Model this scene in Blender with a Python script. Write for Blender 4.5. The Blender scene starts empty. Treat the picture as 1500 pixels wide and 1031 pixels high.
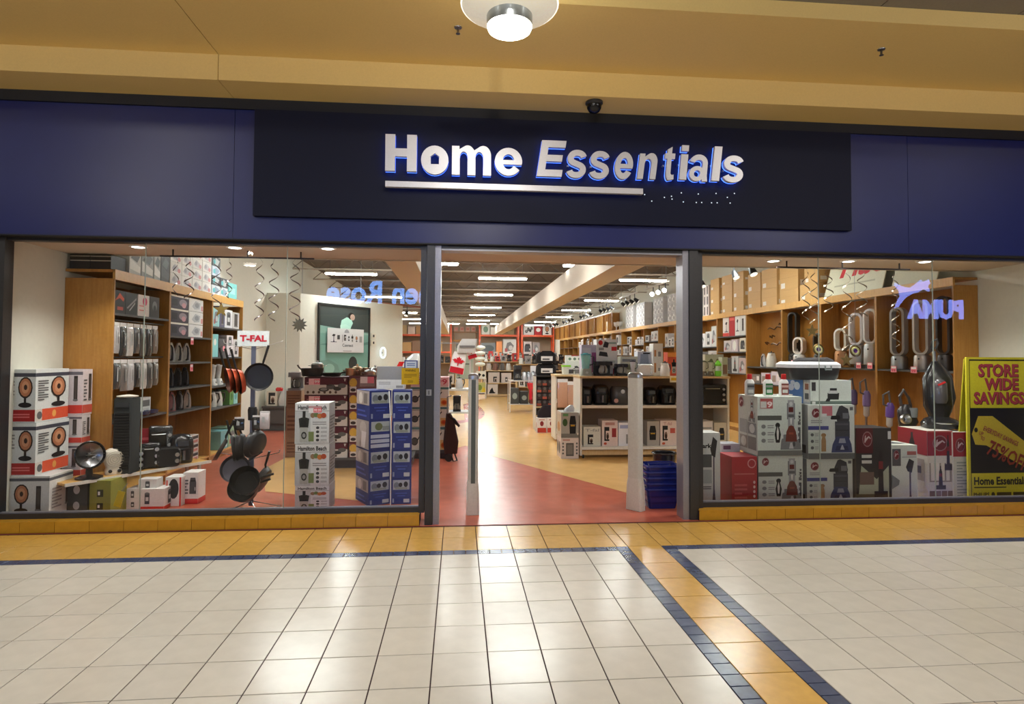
import bpy, math, random
from mathutils import Matrix, Vector
random.seed(7)
S = bpy.context.scene
COL = S.collection
# ------------------------------------------------------------------ camera, world, light, exposure
CAM = Vector((0.12956, -6.00678, 1.67384)); FPX = 884.04
_pi, _ya, _ro, _cy = 0.03121, 0.08804, 0.00552, -22.913
_fw = Vector((math.sin(_ya)*math.cos(_pi), math.cos(_ya)*math.cos(_pi), math.sin(_pi)))
_r = Vector((math.cos(_ya), -math.sin(_ya), 0)); _u = _r.cross(_fw)
RT = _r*math.cos(_ro)+_u*math.sin(_ro); UP = -_r*math.sin(_ro)+_u*math.cos(_ro)
cd = bpy.data.cameras.new('camera'); cam = bpy.data.objects.new('camera', cd); COL.objects.link(cam)
cd.sensor_width = 36; cd.lens = FPX/1500*36; cd.shift_y = _cy/1500; cd.clip_end = 200
cam.matrix_world = Matrix.Translation(CAM) @ Matrix((RT, UP, -_fw)).transposed().to_4x4()
S.camera = cam
S.view_settings.view_transform = 'Standard'; S.view_settings.look = 'None'; S.view_settings.gamma = 1
S.view_settings.use_curve_mapping = False
S.view_settings.exposure = 0.0
W = bpy.data.worlds.new('world'); S.world = W; W.use_nodes = True
W.node_tree.nodes['Background'].inputs[0].default_value = (0.9, 0.85, 0.75, 1)
W.node_tree.nodes['Background'].inputs[1].default_value = 0.03
MALL_W = 27.0      # watts of each mall pendant lamp
TUBE = 105.0        # radiance of the shop's ceiling tubes
SPOT_W = 70.0      # watts of each window downlight
SIGN = 24.0         # radiance of the lit signs across the mall

def _ray(px, py): return _fw + RT*((px-750)/FPX) - UP*((py-515.5-_cy)/FPX)
def atY(px, py, Y):            # the world point on the upright plane Y seen at a picture position
    d = _ray(px, py); return CAM + d*((Y-CAM.y)/d.y)
def atZ(px, py, Z=0.0):
    d = _ray(px, py); return CAM + d*((Z-CAM.z)/d.z)
def atX(px, py, X):
    d = _ray(px, py); return CAM + d*((X-CAM.x)/d.x)

# ------------------------------------------------------------------ materials
def lin(c):
    c = c/255.0
    return c/12.92 if c <= 0.04045 else ((c+0.055)/1.055)**2.4
def C(r, g, b): return (lin(r), lin(g), lin(b), 1.0)
MAT = {}
def mat(name, rough=.6, metal=0.0, color=None, grain=.06, gscale=60, rand=0.0, spec=.5, emit=None, strength=1, bump=0.0, coat=0.0):
    m = bpy.data.materials.new(name); m.use_nodes = True; nt = m.node_tree; N = nt.nodes; L = nt.links
    b = N['Principled BSDF']; b.inputs['Roughness'].default_value = rough; b.inputs['Metallic'].default_value = metal
    b.inputs['Specular IOR Level'].default_value = spec
    if coat: b.inputs['Coat Weight'].default_value = coat; b.inputs['Coat Roughness'].default_value = .05
    if color is None:
        src = N.new('ShaderNodeAttribute'); src.attribute_name = 'Col'; out = src.outputs['Color']
    else:
        src = N.new('ShaderNodeRGB'); src.outputs[0].default_value = color; out = src.outputs[0]
    tc = N.new('ShaderNodeTexCoord'); nz = N.new('ShaderNodeTexNoise'); nz.inputs['Scale'].default_value = gscale
    nz.inputs['Detail'].default_value = 3
    L.new(tc.outputs['Object'], nz.inputs['Vector'])
    mr = N.new('ShaderNodeMapRange'); mr.inputs['From Min'].default_value = .3; mr.inputs['From Max'].default_value = .7
    mr.inputs['To Min'].default_value = 1-grain; mr.inputs['To Max'].default_value = 1+grain
    L.new(nz.outputs['Fac'], mr.inputs['Value'])
    fac = mr.outputs[0]
    if rand:
        oi = N.new('ShaderNodeObjectInfo'); r2 = N.new('ShaderNodeMapRange')
        r2.inputs['To Min'].default_value = 1-rand; r2.inputs['To Max'].default_value = 1+rand
        L.new(oi.outputs['Random'], r2.inputs['Value'])
        mu = N.new('ShaderNodeMath'); mu.operation = 'MULTIPLY'
        L.new(fac, mu.inputs[0]); L.new(r2.outputs[0], mu.inputs[1]); fac = mu.outputs[0]
    vm = N.new('ShaderNodeVectorMath'); vm.operation = 'SCALE'
    L.new(out, vm.inputs[0]); L.new(fac, vm.inputs['Scale']); L.new(vm.outputs[0], b.inputs['Base Color'])
    if bump:
        bp = N.new('ShaderNodeBump'); bp.inputs['Strength'].default_value = bump; bp.inputs['Distance'].default_value = .002
        L.new(nz.outputs['Fac'], bp.inputs['Height']); L.new(bp.outputs[0], b.inputs['Normal'])
    if emit is not None:
        b.inputs['Emission Color'].default_value = emit; b.inputs['Emission Strength'].default_value = strength
    MAT[name] = m; return m
mat('card', .55, spec=.3); mat('gloss', .22); mat('plastic', .38); mat('matte', .85, spec=.2); mat('metal', .28, 1.0, grain=.03)
mat('satin', .45, .9, grain=.03); mat('film', .12, spec=.8)
def wood(name, c1, c2, rough=.4, scale=3.0):
    m = mat(name, rough, color=C(*c1), grain=.05, gscale=40); nt = m.node_tree; N = nt.nodes; L = nt.links
    tc = N.new('ShaderNodeTexCoord'); mp = N.new('ShaderNodeMapping'); mp.inputs['Scale'].default_value = (14, 14, 1.2)
    wv = N.new('ShaderNodeTexNoise'); wv.inputs['Scale'].default_value = scale; wv.inputs['Detail'].default_value = 5
    L.new(tc.outputs['Object'], mp.inputs['Vector']); L.new(mp.outputs[0], wv.inputs['Vector'])
    cr = N.new('ShaderNodeValToRGB'); cr.color_ramp.elements[0].color = C(*c1); cr.color_ramp.elements[1].color = C(*c2)
    cr.color_ramp.elements[0].position = .3; cr.color_ramp.elements[1].position = .7
    L.new(wv.outputs['Fac'], cr.inputs['Fac'])
    vm = [n for n in N if n.type == 'VECT_MATH'][0]; L.new(cr.outputs['Color'], vm.inputs[0]); return m
wood('wood', (178, 128, 60), (164, 112, 46)); wood('wood_back', (166, 114, 48), (152, 100, 38)); wood('wood_edge', (216, 168, 92), (204, 152, 76))
def glass(name, tint=(1, 1, 1, 1)):
    m = bpy.data.materials.new(name); m.use_nodes = True; nt = m.node_tree; N = nt.nodes; L = nt.links; N.clear()
    o = N.new('ShaderNodeOutputMaterial'); mx = N.new('ShaderNodeMixShader'); t = N.new('ShaderNodeBsdfTransparent')
    g = N.new('ShaderNodeBsdfGlossy'); fr = N.new('ShaderNodeFresnel'); fr.inputs['IOR'].default_value = 1.5
    nz = N.new('ShaderNodeTexNoise'); nz.inputs['Scale'].default_value = 2.0
    mr = N.new('ShaderNodeMapRange'); mr.inputs['To Min'].default_value = .0; mr.inputs['To Max'].default_value = .002
    L.new(nz.outputs['Fac'], mr.inputs['Value']); L.new(mr.outputs[0], g.inputs['Roughness'])
    t.inputs[0].default_value = tint
    L.new(fr.outputs[0], mx.inputs[0]); L.new(t.outputs[0], mx.inputs[1]); L.new(g.outputs[0], mx.inputs[2]); L.new(mx.outputs[0], o.inputs[0])
    MAT[name] = m
glass('glass', (.955, .97, .96, 1)); glass('clear', (.86, .93, .92, 1))
def emis(name, col, s):
    m = bpy.data.materials.new(name); m.use_nodes = True; nt = m.node_tree; N = nt.nodes; L = nt.links; N.clear()
    o = N.new('ShaderNodeOutputMaterial'); e = N.new('ShaderNodeEmission'); e.inputs[0].default_value = col; e.inputs[1].default_value = s
    L.new(e.outputs[0], o.inputs[0]); MAT[name] = m
emis('tube', (.95, 1, .97, 1), TUBE); emis('lamp', (1, .93, .8, 1), 14); emis('downlight', (1, .96, .9, 1), 12)
emis('blue_led', (.05, .16, 1, 1), 5.0); emis('sign_blue', (.16, .40, 1, 1), SIGN); emis('sign_violet', (.24, .32, 1, 1), SIGN*.8)
emis('halogen', (1, .95, .88, 1), 20)

# ------------------------------------------------------------------ mesh builder
class MB:
    def __init__(s): s.v = []; s.f = []; s.c = []; s.M = Matrix.Identity(4)
    def add(s, vs, fs, col):
        n = len(s.v); s.v += [tuple(s.M @ Vector(p)) for p in vs]
        for f in fs: s.f.append([n+i for i in f]); s.c.append(col)
        return s
    def box(s, x0, x1, y0, y1, z0, z1, col):
        return s.add([(x0,y0,z0),(x1,y0,z0),(x1,y1,z0),(x0,y1,z0),(x0,y0,z1),(x1,y0,z1),(x1,y1,z1),(x0,y1,z1)],
              [(0,3,2,1),(4,5,6,7),(0,1,5,4),(1,2,6,5),(2,3,7,6),(3,0,4,7)], col)
    def bar(s, a, b, w, h, col):          # square bar from a to b
        a, b = Vector(a), Vector(b); d = (b-a).normalized(); u = d.cross(Vector((0,0,1)))
        u = u.normalized() if u.length > 1e-4 else Vector((1,0,0)); v = u.cross(d)
        vs = []
        for p in (a, b):
            for i, j in ((-1,-1),(1,-1),(1,1),(-1,1)): vs.append(p+u*(i*w/2)+v*(j*h/2))
        return s.add(vs, [(0,1,2,3),(7,6,5,4),(0,4,5,1),(1,5,6,2),(2,6,7,3),(3,7,4,0)], col)
    def loft(s, secs, col, k=3, cap=True, cols=None):   # sections (z, cx, cy, w, d, r) of rounded rectangles
        rings = []
        for (z, cx, cy, w, d, r) in secs:
            r = max(1e-4, min(r, w/2-1e-5, d/2-1e-5)); ring = []
            for (sx, sy, a0) in ((1,1,0),(-1,1,90),(-1,-1,180),(1,-1,270)):
                for i in range(k+1):
                    a = math.radians(a0+90*i/k)
                    ring.append((cx+sx*(w/2-r)+r*math.cos(a), cy+sy*(d/2-r)+r*math.sin(a), z))
            rings.append(ring)
        n = len(rings[0]); base = len(s.v); s.v += [tuple(s.M @ Vector(p)) for R in rings for p in R]
        for j in range(len(rings)-1):
            cc = cols[j] if cols else col
            for i in range(n):
                a = base+j*n+i; b = base+j*n+(i+1) % n
                s.f.append([a, b, b+n, a+n]); s.c.append(cc)
        if cap:
            s.f.append([base+i for i in range(n)][::-1]); s.c.append(cols[0] if cols else col)
            s.f.append([base+(len(rings)-1)*n+i for i in range(n)]); s.c.append(cols[-1] if cols else col)
        return s
    def lathe(s, prof, col, n=16, cap=True, cols=None):    # (r, z)
        base = len(s.v)
        for (r, z) in prof:
            for i in range(n):
                a = 2*math.pi*i/n; s.v.append(tuple(s.M @ Vector((r*math.cos(a), r*math.sin(a), z))))
        for j in range(len(prof)-1):
            for i in range(n):
                a = base+j*n+i; b = base+j*n+(i+1) % n; s.f.append([a, b, b+n, a+n]); s.c.append(cols[j] if cols else col)
        if cap:
            if prof[0][0] > 1e-5: s.f.append([base+i for i in range(n)][::-1]); s.c.append(cols[0] if cols else col)
            if prof[-1][0] > 1e-5: s.f.append([base+(len(prof)-1)*n+i for i in range(n)]); s.c.append(cols[-1] if cols else col)
        return s
    def tube(s, pts, r, col, n=6, closed=False):
        pts = [Vector(p) for p in pts]; base = len(s.v); m = len(pts); rr = r if isinstance(r, (list, tuple)) else [r]*m
        nrm = None
        for i, p in enumerate(pts):
            a = pts[i-1] if i > 0 or closed else p; b = pts[(i+1) % m] if i < m-1 or closed else p
            d = (b-a).normalized()
            if nrm is None:
                nrm = d.cross(Vector((0,0,1)))
                if nrm.length < 1e-3: nrm = d.cross(Vector((1,0,0)))
            nrm = (nrm-d*nrm.dot(d)).normalized(); bi = d.cross(nrm)
            for q in range(n):
                t = 2*math.pi*q/n; s.v.append(tuple(s.M @ (p+(nrm*math.cos(t)+bi*math.sin(t))*rr[i])))
        for i in range(m if closed else m-1):
            for q in range(n):
                a = base+i*n+q; b = base+i*n+(q+1) % n; i2 = ((i+1) % m)*n
                s.f.append([a, b, base+i2+(q+1) % n, base+i2+q]); s.c.append(col)
        if not closed:
            s.f.append([base+q for q in range(n)][::-1]); s.c.append(col); s.f.append([base+(m-1)*n+q for q in range(n)]); s.c.append(col)
        return s
    def prism(s, poly, y0, y1, col):     # polygon in xz, pushed from y0 to y1
        n = len(poly); vs = [(x, y0, z) for x, z in poly]+[(x, y1, z) for x, z in poly]
        fs = [list(range(n)), list(range(2*n-1, n-1, -1))]+[[i, i+n, (i+1) % n+n, (i+1) % n] for i in range(n)]
        return s.add(vs, fs, col)
    def build(s, name, m, parent=None, loc=None, rot=0.0, smooth=True, mesh_only=False):
        me = bpy.data.meshes.new(name); me.from_pydata(s.v, [], s.f)
        at = me.color_attributes.new('Col', 'FLOAT_COLOR', 'CORNER')
        cl = []
        for f, c in zip(s.f, s.c): cl += list(c)*len(f)
        at.data.foreach_set('color', cl)
        me.materials.append(MAT[m])
        if smooth:
            me.polygons.foreach_set('use_smooth', [True]*len(me.polygons)); me.set_sharp_from_angle(angle=math.radians(38))
        me.update()
        if mesh_only: return me
        return link(name, me, parent, loc, rot)
def link(name, me, parent=None, loc=None, rot=0.0):
    o = bpy.data.objects.new(name, me); COL.objects.link(o)
    if parent is not None: o.parent = parent
    if loc is not None: o.location = loc
    if rot: o.rotation_euler = (0, 0, rot)
    return o
def tag(o, label=None, cat=None, group=None, kind=None):
    if label: o['label'] = label
    if cat: o['category'] = cat
    if group: o['group'] = group
    if kind: o['kind'] = kind
    return o
def thing(name, label, cat, loc=(0,0,0), rot=0.0, group=None, kind=None):
    o = link(name, None, None, loc, rot); return tag(o, label, cat, group, kind)
def copy_tree(o, parent=None):
    c = o.copy(); COL.objects.link(c); c.parent = parent
    for ch in list(o.children): copy_tree(ch, c)
    return c
def clone(o, loc, rot=0.0, label=None, scale=None):
    c = copy_tree(o); c.location = loc; c.rotation_euler = (0, 0, rot)
    if scale: c.scale = scale
    if label: c['label'] = label
    return c
_txt = {}
def text_mesh(t, res=2, bold=0.0, spacing=1.0):
    k = (t, res, bold, spacing)
    if k in _txt: return _txt[k]
    cu = bpy.data.curves.new('t', 'FONT'); cu.body = t; cu.size = 1; cu.resolution_u = res; cu.offset = bold; cu.fill_mode = 'FRONT'; cu.space_character = spacing
    o = bpy.data.objects.new('t', cu); COL.objects.link(o)
    dg = bpy.context.evaluated_depsgraph_get(); me = o.evaluated_get(dg).to_mesh()
    vs = [(v.co.x, v.co.y) for v in me.vertices]; fs = [list(p.vertices) for p in me.polygons]
    bd = {}
    for f in fs:
        for i in range(len(f)):
            e = (f[i], f[(i+1) % len(f)])
            if (e[1], e[0]) in bd: del bd[(e[1], e[0])]
            else: bd[e] = 1
    o.evaluated_get(dg).to_mesh_clear(); bpy.data.objects.remove(o); bpy.data.curves.remove(cu)
    x0 = min(v[0] for v in vs); x1 = max(v[0] for v in vs); y0 = min(v[1] for v in vs); y1 = max(v[1] for v in vs)
    vs = [((x-x0)/(x1-x0), (y-y0)/(y1-y0)) for x, y in vs]
    _txt[k] = (vs, fs, list(bd)); return _txt[k]
def ellipse(n=14, a0=0, a1=360): return [(.5+.5*math.cos(math.radians(a0+(a1-a0)*i/n)), .5+.5*math.sin(math.radians(a0+(a1-a0)*i/n))) for i in range(n)]
ELL = ellipse()
# a printed mark: (face, shape, u0, v0, u1, v1, colour[, extra]); faces f front, r right, l left, t top
def art(face, rect, items):
    u0, v0, u1, v1 = rect; out = []
    for it in items:
        k, a, b, c, d, col = it[:6]
        out.append((face, k, u0+(u1-u0)*a, v0+(v1-v0)*b, u0+(u1-u0)*c, v0+(v1-v0)*d, col)+tuple(it[6:]))
    return out
def prints(mb, w, d, h, dec, eps=.0007):
    fr = {'f': (Vector((-w/2,0,0)), Vector((w,0,0)), Vector((0,0,h)), Vector((0,-1,0))),
          'r': (Vector((w/2,0,0)), Vector((0,d,0)), Vector((0,0,h)), Vector((1,0,0))),
          'l': (Vector((-w/2,d,0)), Vector((0,-d,0)), Vector((0,0,h)), Vector((-1,0,0))),
          't': (Vector((-w/2,0,h)), Vector((w,0,0)), Vector((0,d,0)), Vector((0,0,1)))}
    for i, it in enumerate(dec):
        face, k, u0, v0, u1, v1, col = it[:7]; ex = it[7] if len(it) > 7 else None
        O, U, V, N = fr[face]; off = N*(eps*(i+1) if len(dec) < 8 else eps*(1+i*7/len(dec)))
        def P(a, b): return O+U*(u0+(u1-u0)*a)+V*(v0+(v1-v0)*b)+off
        if k == 'r': mb.add([P(0,0), P(1,0), P(1,1), P(0,1)], [(0,1,2,3)], col)
        elif k == 'e': mb.add([P(a,b) for a, b in ELL], [list(range(len(ELL)))], col)
        elif k == 'p': mb.add([P(a,b) for a, b in ex], [list(range(len(ex)))], col)
        elif k == 't':
            vs, fs, _ = text_mesh(ex[0], 2, ex[2] if len(ex) > 2 else .012)
            sh = ex[3] if len(ex) > 3 else 0
            mb.add([P(a+sh*b, b) for a, b in vs], fs, col)
        elif k == 'L':       # small print: ex lines
            n = ex
            for q in range(n):
                l = 1 if q % 3 != 2 else .6; b0 = 1-(q+.8)/n; b1 = 1-(q+.3)/n
                mb.add([P(0,b0), P(l,b0), P(l,b1), P(0,b1)], [(0,1,2,3)], col)
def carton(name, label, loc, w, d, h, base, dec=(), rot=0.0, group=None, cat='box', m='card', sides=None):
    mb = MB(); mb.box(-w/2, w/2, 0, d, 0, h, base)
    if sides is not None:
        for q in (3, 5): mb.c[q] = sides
    prints(mb, w, d, h, list(dec))
    o = mb.build(name, m, None, loc, rot, smooth=False)
    return tag(o, label, cat, group)
# ------------------------------------------------------------------ colours
WHITE = C(232,230,224); OFFW = C(214,208,198); BLACK = C(20,20,22); DK = C(42,42,44); GREY = C(128,128,128); LG = C(186,188,188)
RED = C(196,34,34); YEL = C(222,200,30); NAVY = C(22,34,92); TEAL = C(98,190,196); PINK = C(238,150,160); ORANGE = C(232,98,44)
TAN = C(196,150,98); BROWN = C(96,62,44); STEEL = C(200,200,200); COPPER = C(190,84,56); GREEN = C(120,210,40); MAROON = C(84,24,40)
# ------------------------------------------------------------------ mall lamps
def add_light(name, kind, loc, power, col=(1,1,1), size=.2, rot=None, spot=None):
    l = bpy.data.lights.new(name, kind); l.energy = power; l.color = col
    if kind == 'AREA': l.shape = 'DISK'; l.size = size
    else: l.shadow_soft_size = size
    if kind == 'SPOT': l.spot_size = math.radians(spot or 110); l.spot_blend = .6
    o = link(name, l, None, loc)
    if rot: o.rotation_euler = rot
    return o
def pendant(loc, label, proto=[None]):
    if proto[0] is None:
        t = thing('pendant_lamp', label, 'lamp', loc, 0, 'pendant lamps of the mall')
        mb = MB(); mb.lathe([(.02,.46),(.02,.20),(.05,.19),(.05,.12),(.02,.10)], C(190,190,190), 12); mb.build('stem', 'satin', t)
        mb = MB(); mb.lathe([(.1,.02),(.31,.10),(.325,.115),(.325,.125),(.31,.118),(.1,.04)], C(236,232,214), 40, cap=False); mb.build('glass_shade', 'shade', t)
        mb = MB(); mb.tube([(.325*math.cos(i*math.pi/20), .325*math.sin(i*math.pi/20), .12) for i in range(40)], .008, C(255,252,240), 6, True); mb.build('shade_rim', 'lamp_rim', t)
        mb = MB(); mb.lathe([(.155,-.03),(.155,.12),(.03,.13)], C(176,184,190), 32, cap=False); mb.build('housing', 'metal', t)
        mb = MB(); mb.lathe([(0,-.075),(.10,-.07),(.145,-.05),(.152,-.03)], WHITE, 32, cap=False); mb.build('lens', 'lamp', t)
        proto[0] = t
    else: t = clone(proto[0], loc, 0, label)
    add_light('pendant_bulb', 'AREA', (loc[0], loc[1], loc[2]-.085), MALL_W, (1,.94,.84), .28)
    add_light('pendant_upglow', 'POINT', (loc[0], loc[1], loc[2]+.2), MALL_W*(.8 if loc[1] > -3 else 7.0), (1,.94,.84), .06)  # unseen pendants boosted to brighten the bulkhead's upright face
mat('shade', .25, color=C(226,222,200), emit=(1,.93,.78,1), strength=.35); mat('lamp_rim', .2, color=C(255,250,235), emit=(1,.95,.82,1), strength=1.2)
PZ = 3.925
pendant((.455,-2.0,PZ), 'round glass pendant lamp hanging in front of the shop sign')
for x, y, lb in ((-5.0,-4.4,'left of the viewer'),(.45,-4.4,'over the viewer'),(5.9,-4.4,'right of the viewer'),(-5.0,-9.0,'behind the viewer on the left'),(.45,-9.0,'behind the viewer'),(5.9,-9.0,'behind the viewer on the right')):
    pendant((x,y,PZ), 'added unseen glass pendant lamp hanging '+lb)  # out-of-view pendants, added to light the yellow bulkhead and the floor
def high_bay(loc, label, proto=[None]):
    if proto[0] is None:
        t = thing('atrium_lamp', label, 'lamp', loc, 0, 'lamps high in the mall atrium')
        mb = MB(); mb.lathe([(.30,0),(.26,.12),(.08,.26),(.05,.30)], C(200,198,190), 24, cap=False); mb.build('reflector','satin',t)
        mb = MB(); mb.lathe([(0,-.02),(.2,-.01),(.29,.01)], WHITE, 24, cap=False); mb.build('lens','lamp',t)
        mb = MB(); mb.tube([(0,0,.29),(0,0,1.0)],.015,GREY); mb.build('stem','satin',t); proto[0] = t
    else: clone(proto[0], loc, 0, label)
    add_light('atrium_bulb','AREA',(loc[0],loc[1],loc[2]-.03),MALL_W*2.2,(1,.94,.84),.5)
for x, y, lb in ((-4.5,-4.5,'left of the shop'),(.4,-4.5,'in front of the shop'),(5.4,-4.5,'right of the shop'),(10.0,-5.9,'far right of the shop'),(-9.5,-5.9,'far left of the shop')):
    high_bay((x,y,5.42 if y > -5 else 5.62), 'wide lamp high in the mall atrium '+lb)
# ------------------------------------------------------------------ mall floor
TW, TD = .305, .3408
mat('grout', .95, color=C(58,42,46), spec=.1); mat('tile_white', .24, color=C(208,202,190), grain=.04, gscale=9, rand=.03, spec=.55)
mat('tile_yellow', .22, color=C(206,162,80), grain=.07, gscale=14, rand=.05); mat('tile_blue', .25, color=C(62,70,98), grain=.10, gscale=20, rand=.10)
mat('tile_kerb', .25, color=C(190,140,40), grain=.08, gscale=16, rand=.05)
fl = MB(); fl.box(-18,20,-13.5,.2,-.12,-.005,WHITE)
floor = tag(fl.build('floor','grout'), 'mall floor of cream, yellow and blue tiles', 'floor', kind='structure')
def tile_mesh(name, w, d, m):
    mb = MB(); g = .0034; c = .0012; x, y = w/2-g, d/2-g
    vs = [(sx*x, sy*y, -.008) for sx, sy in ((-1,-1),(1,-1),(1,1),(-1,1))]+[(sx*x, sy*y, -c) for sx, sy in ((-1,-1),(1,-1),(1,1),(-1,1))]+[(sx*(x-c), sy*(y-c), 0) for sx, sy in ((-1,-1),(1,-1),(1,1),(-1,1))]
    fs = [(8,9,10,11)]+[(i, (i+1) % 4, 4+(i+1) % 4, 4+i) for i in range(4)]+[(4+i, 4+(i+1) % 4, 8+(i+1) % 4, 8+i) for i in range(4)]
    mb.add(vs, fs, WHITE); return mb.build(name, m, smooth=False, mesh_only=True)
_tm = {}
def tile(name, m, x0, x1, y0, y1):
    k = (name, round(x1-x0,3), round(y1-y0,3))
    if k not in _tm: _tm[k] = tile_mesh(name, x1-x0, y1-y0, m)
    return link(name, _tm[k], floor, ((x0+x1)/2, (y0+y1)/2, 0))
Y_Y = [-.04, -.40, -.755]; Y_B = -.865; ROW0 = -1.184
rows = [(Y_B, ROW0)]+[(ROW0-j*TD, ROW0-(j+1)*TD) for j in range(6)]
def vis(x, y, mar=.45):           # the stretch of floor the photograph can see
    hw = (y-CAM.y)*.86+mar; return -hw+.5 < x < hw+1.0
lx = [i*TW for i in range(-19, 5)]+[1.515]; rx = [2.0338+i*TW for i in range(0, 19)]
for (ya, yb) in rows:
    for i in range(len(lx)-1):
        if vis((lx[i]+lx[i+1])/2, yb): tile('floor_tile', 'tile_white', lx[i], lx[i+1], yb, ya)
    for i in range(len(rx)-1):
        if vis((rx[i]+rx[i+1])/2, yb): tile('floor_tile', 'tile_white', rx[i], rx[i+1], yb, ya)
    tile('border_tile', 'tile_yellow', 1.625, 1.925, yb, ya if ya < Y_B-.01 else -.755)
    n = 3
    for q in range(n):
        a = ya-(ya-yb)*q/n; b = ya-(ya-yb)*(q+1)/n
        tile('accent_tile', 'tile_blue', 1.515 if True else 0, 1.625, b, a); tile('accent_tile', 'tile_blue', 1.925, 2.0338, b, a)
yx = [i*TW for i in range(-17, 6)]+[1.625, 1.925, 2.0338]+[2.0338+i*TW for i in range(1, 18)]
for (ya, yb) in ((-.04,-.40),(-.40,-.755)):
    for i in range(len(yx)-1): tile('border_tile', 'tile_yellow', yx[i], yx[i+1], yb, ya)
bx = [i*TW/3 for i in range(-17*3, 15)]+[1.515, 1.625]
for i in range(len(bx)-1): tile('accent_tile', 'tile_blue', bx[i], bx[i+1], Y_B, -.755)
bx = [1.925, 2.0338]+[2.0338+i*TW/3 for i in range(1, 52)]
for i in range(len(bx)-1): tile('accent_tile', 'tile_blue', bx[i], bx[i+1], Y_B, -.755)
# beyond the picture the same paving goes on as one tiled sheet
m = mat('tile_sheet', .2, color=C(206,196,182)); nt = m.node_tree
bt = nt.nodes.new('ShaderNodeTexBrick'); bt.offset = 0; bt.inputs['Color1'].default_value = C(206,196,182); bt.inputs['Color2'].default_value = C(200,190,176); bt.inputs['Mortar'].default_value = C(74,54,58)
bt.inputs['Scale'].default_value = 1; bt.inputs['Brick Width'].default_value = TW; bt.inputs['Row Height'].default_value = TD; bt.inputs['Mortar Size'].default_value = .0026
tcn = [n for n in nt.nodes if n.type == 'TEX_COORD'][0]; nt.links.new(tcn.outputs['Object'], bt.inputs['Vector'])
nt.links.new(bt.outputs['Color'], [n for n in nt.nodes if n.type == 'VECT_MATH'][0].inputs[0])
sh = MB(); yb = rows[-1][1]
sh.add([(-18,-13.5,-.002),(20,-13.5,-.002),(20,yb,-.002),(-18,yb,-.002)], [(0,1,2,3)], WHITE)
for (ya, yb2) in rows:
    hw = (yb2-CAM.y)*.86+.45
    xa = min([lx[i] for i in range(len(lx)-1) if vis((lx[i]+lx[i+1])/2, yb2)]); xb = max([rx[i+1] for i in range(len(rx)-1) if vis((rx[i]+rx[i+1])/2, yb2)])
    sh.add([(-18,yb2,-.002),(xa,yb2,-.002),(xa,ya,-.002),(-18,ya,-.002)], [(0,1,2,3)], WHITE)
    sh.add([(xb,yb2,-.002),(20,yb2,-.002),(20,ya,-.002),(xb,ya,-.002)], [(0,1,2,3)], WHITE)
sh.build('paving_sheet', 'tile_sheet', floor, smooth=False)
# ------------------------------------------------------------------ kerb of yellow tiles
def kerb(n, x0, x1):
    mb = MB(); mb.box(x0, x1, .006, .26, -.05, .1, WHITE)
    k = tag(mb.build('trim_%d' % n, 'grout'), 'low kerb of yellow tiles under the shop window', 'kerb', kind='structure')
    me = MB(); me.box(-TW/2+.002, TW/2-.002, 0, .25, .004, .106, WHITE); me = me.build('kerb_tile', 'tile_kerb', smooth=False, mesh_only=True)
    x = x0
    while x < x1-.01:
        w = min(TW, x1-x); o = link('kerb_tile', me, k, (x+w/2, 0, 0)); o.scale = (w/TW, 1, 1); x += w
kerb(1, -.24-16*TW, -.24); kerb(2, 2.585, 2.585+16*TW)
# ------------------------------------------------------------------ blue fascia, shop front and bulkheads
mat('blue_paint', .38, color=C(14,26,90), grain=.05, gscale=5); mat('board_paint', .6, color=C(16,20,42), grain=.05, spec=.2); mat('dark_metal', .38, .6, color=C(70,70,72))
mat('pale_metal', .35, .5, color=C(150,150,160)); mat('soffit_black', .6, color=C(14,16,24)); mat('yellow_paint', .6, color=C(228,198,126), grain=.025, gscale=70, bump=.1)
FZ0, FZ1 = 2.783, 4.143
wf = thing('wall_front', 'dark blue painted fascia above the shop windows', 'wall', (0,0,0), 0, None, 'structure')
for a, b in ((-18,-6.2),(-6.2,-2.054),(-2.05,4.9),(4.904,10),(10.004,20)):
    mb = MB(); mb.box(a, b, 0, .05, FZ0, FZ1+.05, WHITE); mb.build('fascia_panel', 'blue_paint', wf, smooth=False)
mb = MB(); mb.box(-18, 20, .05, .30, FZ0+.06, FZ1+.05, WHITE); mb.build('backing', 'soffit_black', wf, smooth=False)
mb = MB(); mb.box(-18, 20, .002, .12, FZ0-.012, FZ0+.06, WHITE); mb.build('lower_edge', 'soffit_black', wf, smooth=False)
mb = MB(); mb.box(-18, 20, -.028, 0, FZ1-.10, FZ1+.0, WHITE); mb.build('soffit_shadow', 'soffit_black', wf, smooth=False)  # black strip standing in for the soffit's shadow on the fascia
def bulk(name, label, parts):
    t = thing(name, label, 'ceiling', (0,0,0), 0, None, 'structure')
    for a, b in ((-18,-2.058),(-2.052,20)):
        for (y0, y1, z0, z1) in parts:
            mb = MB(); mb.box(a, b, y0, y1, z0, z1, WHITE); mb.build('bulkhead_panel', 'yellow_paint', t, smooth=False)
    return t
bulk('ceiling', 'stepped yellow bulkhead over the shop front', ((-.42,.3,FZ1,FZ1+.232),(-1.5,.3,FZ1+.232,FZ1+.36)))
ct = thing('ceiling.001', 'grey panelled ceiling of the mall beyond the yellow bulkhead', 'ceiling', (0,0,0), 0, None, 'structure')
mat('ceiling_tile', .9, color=C(132,124,112), grain=.05)
me = MB(); me.box(-.595,.595,-.222,.222,0,.02,WHITE); me = me.build('ceiling_panel','ceiling_tile', smooth=False, mesh_only=True)
for i in range(-2, 9):
    for j in range(1): link('ceiling_panel', me, ct, (.5+i*1.2, -1.725-j*.6, FZ1+.36))
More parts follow.
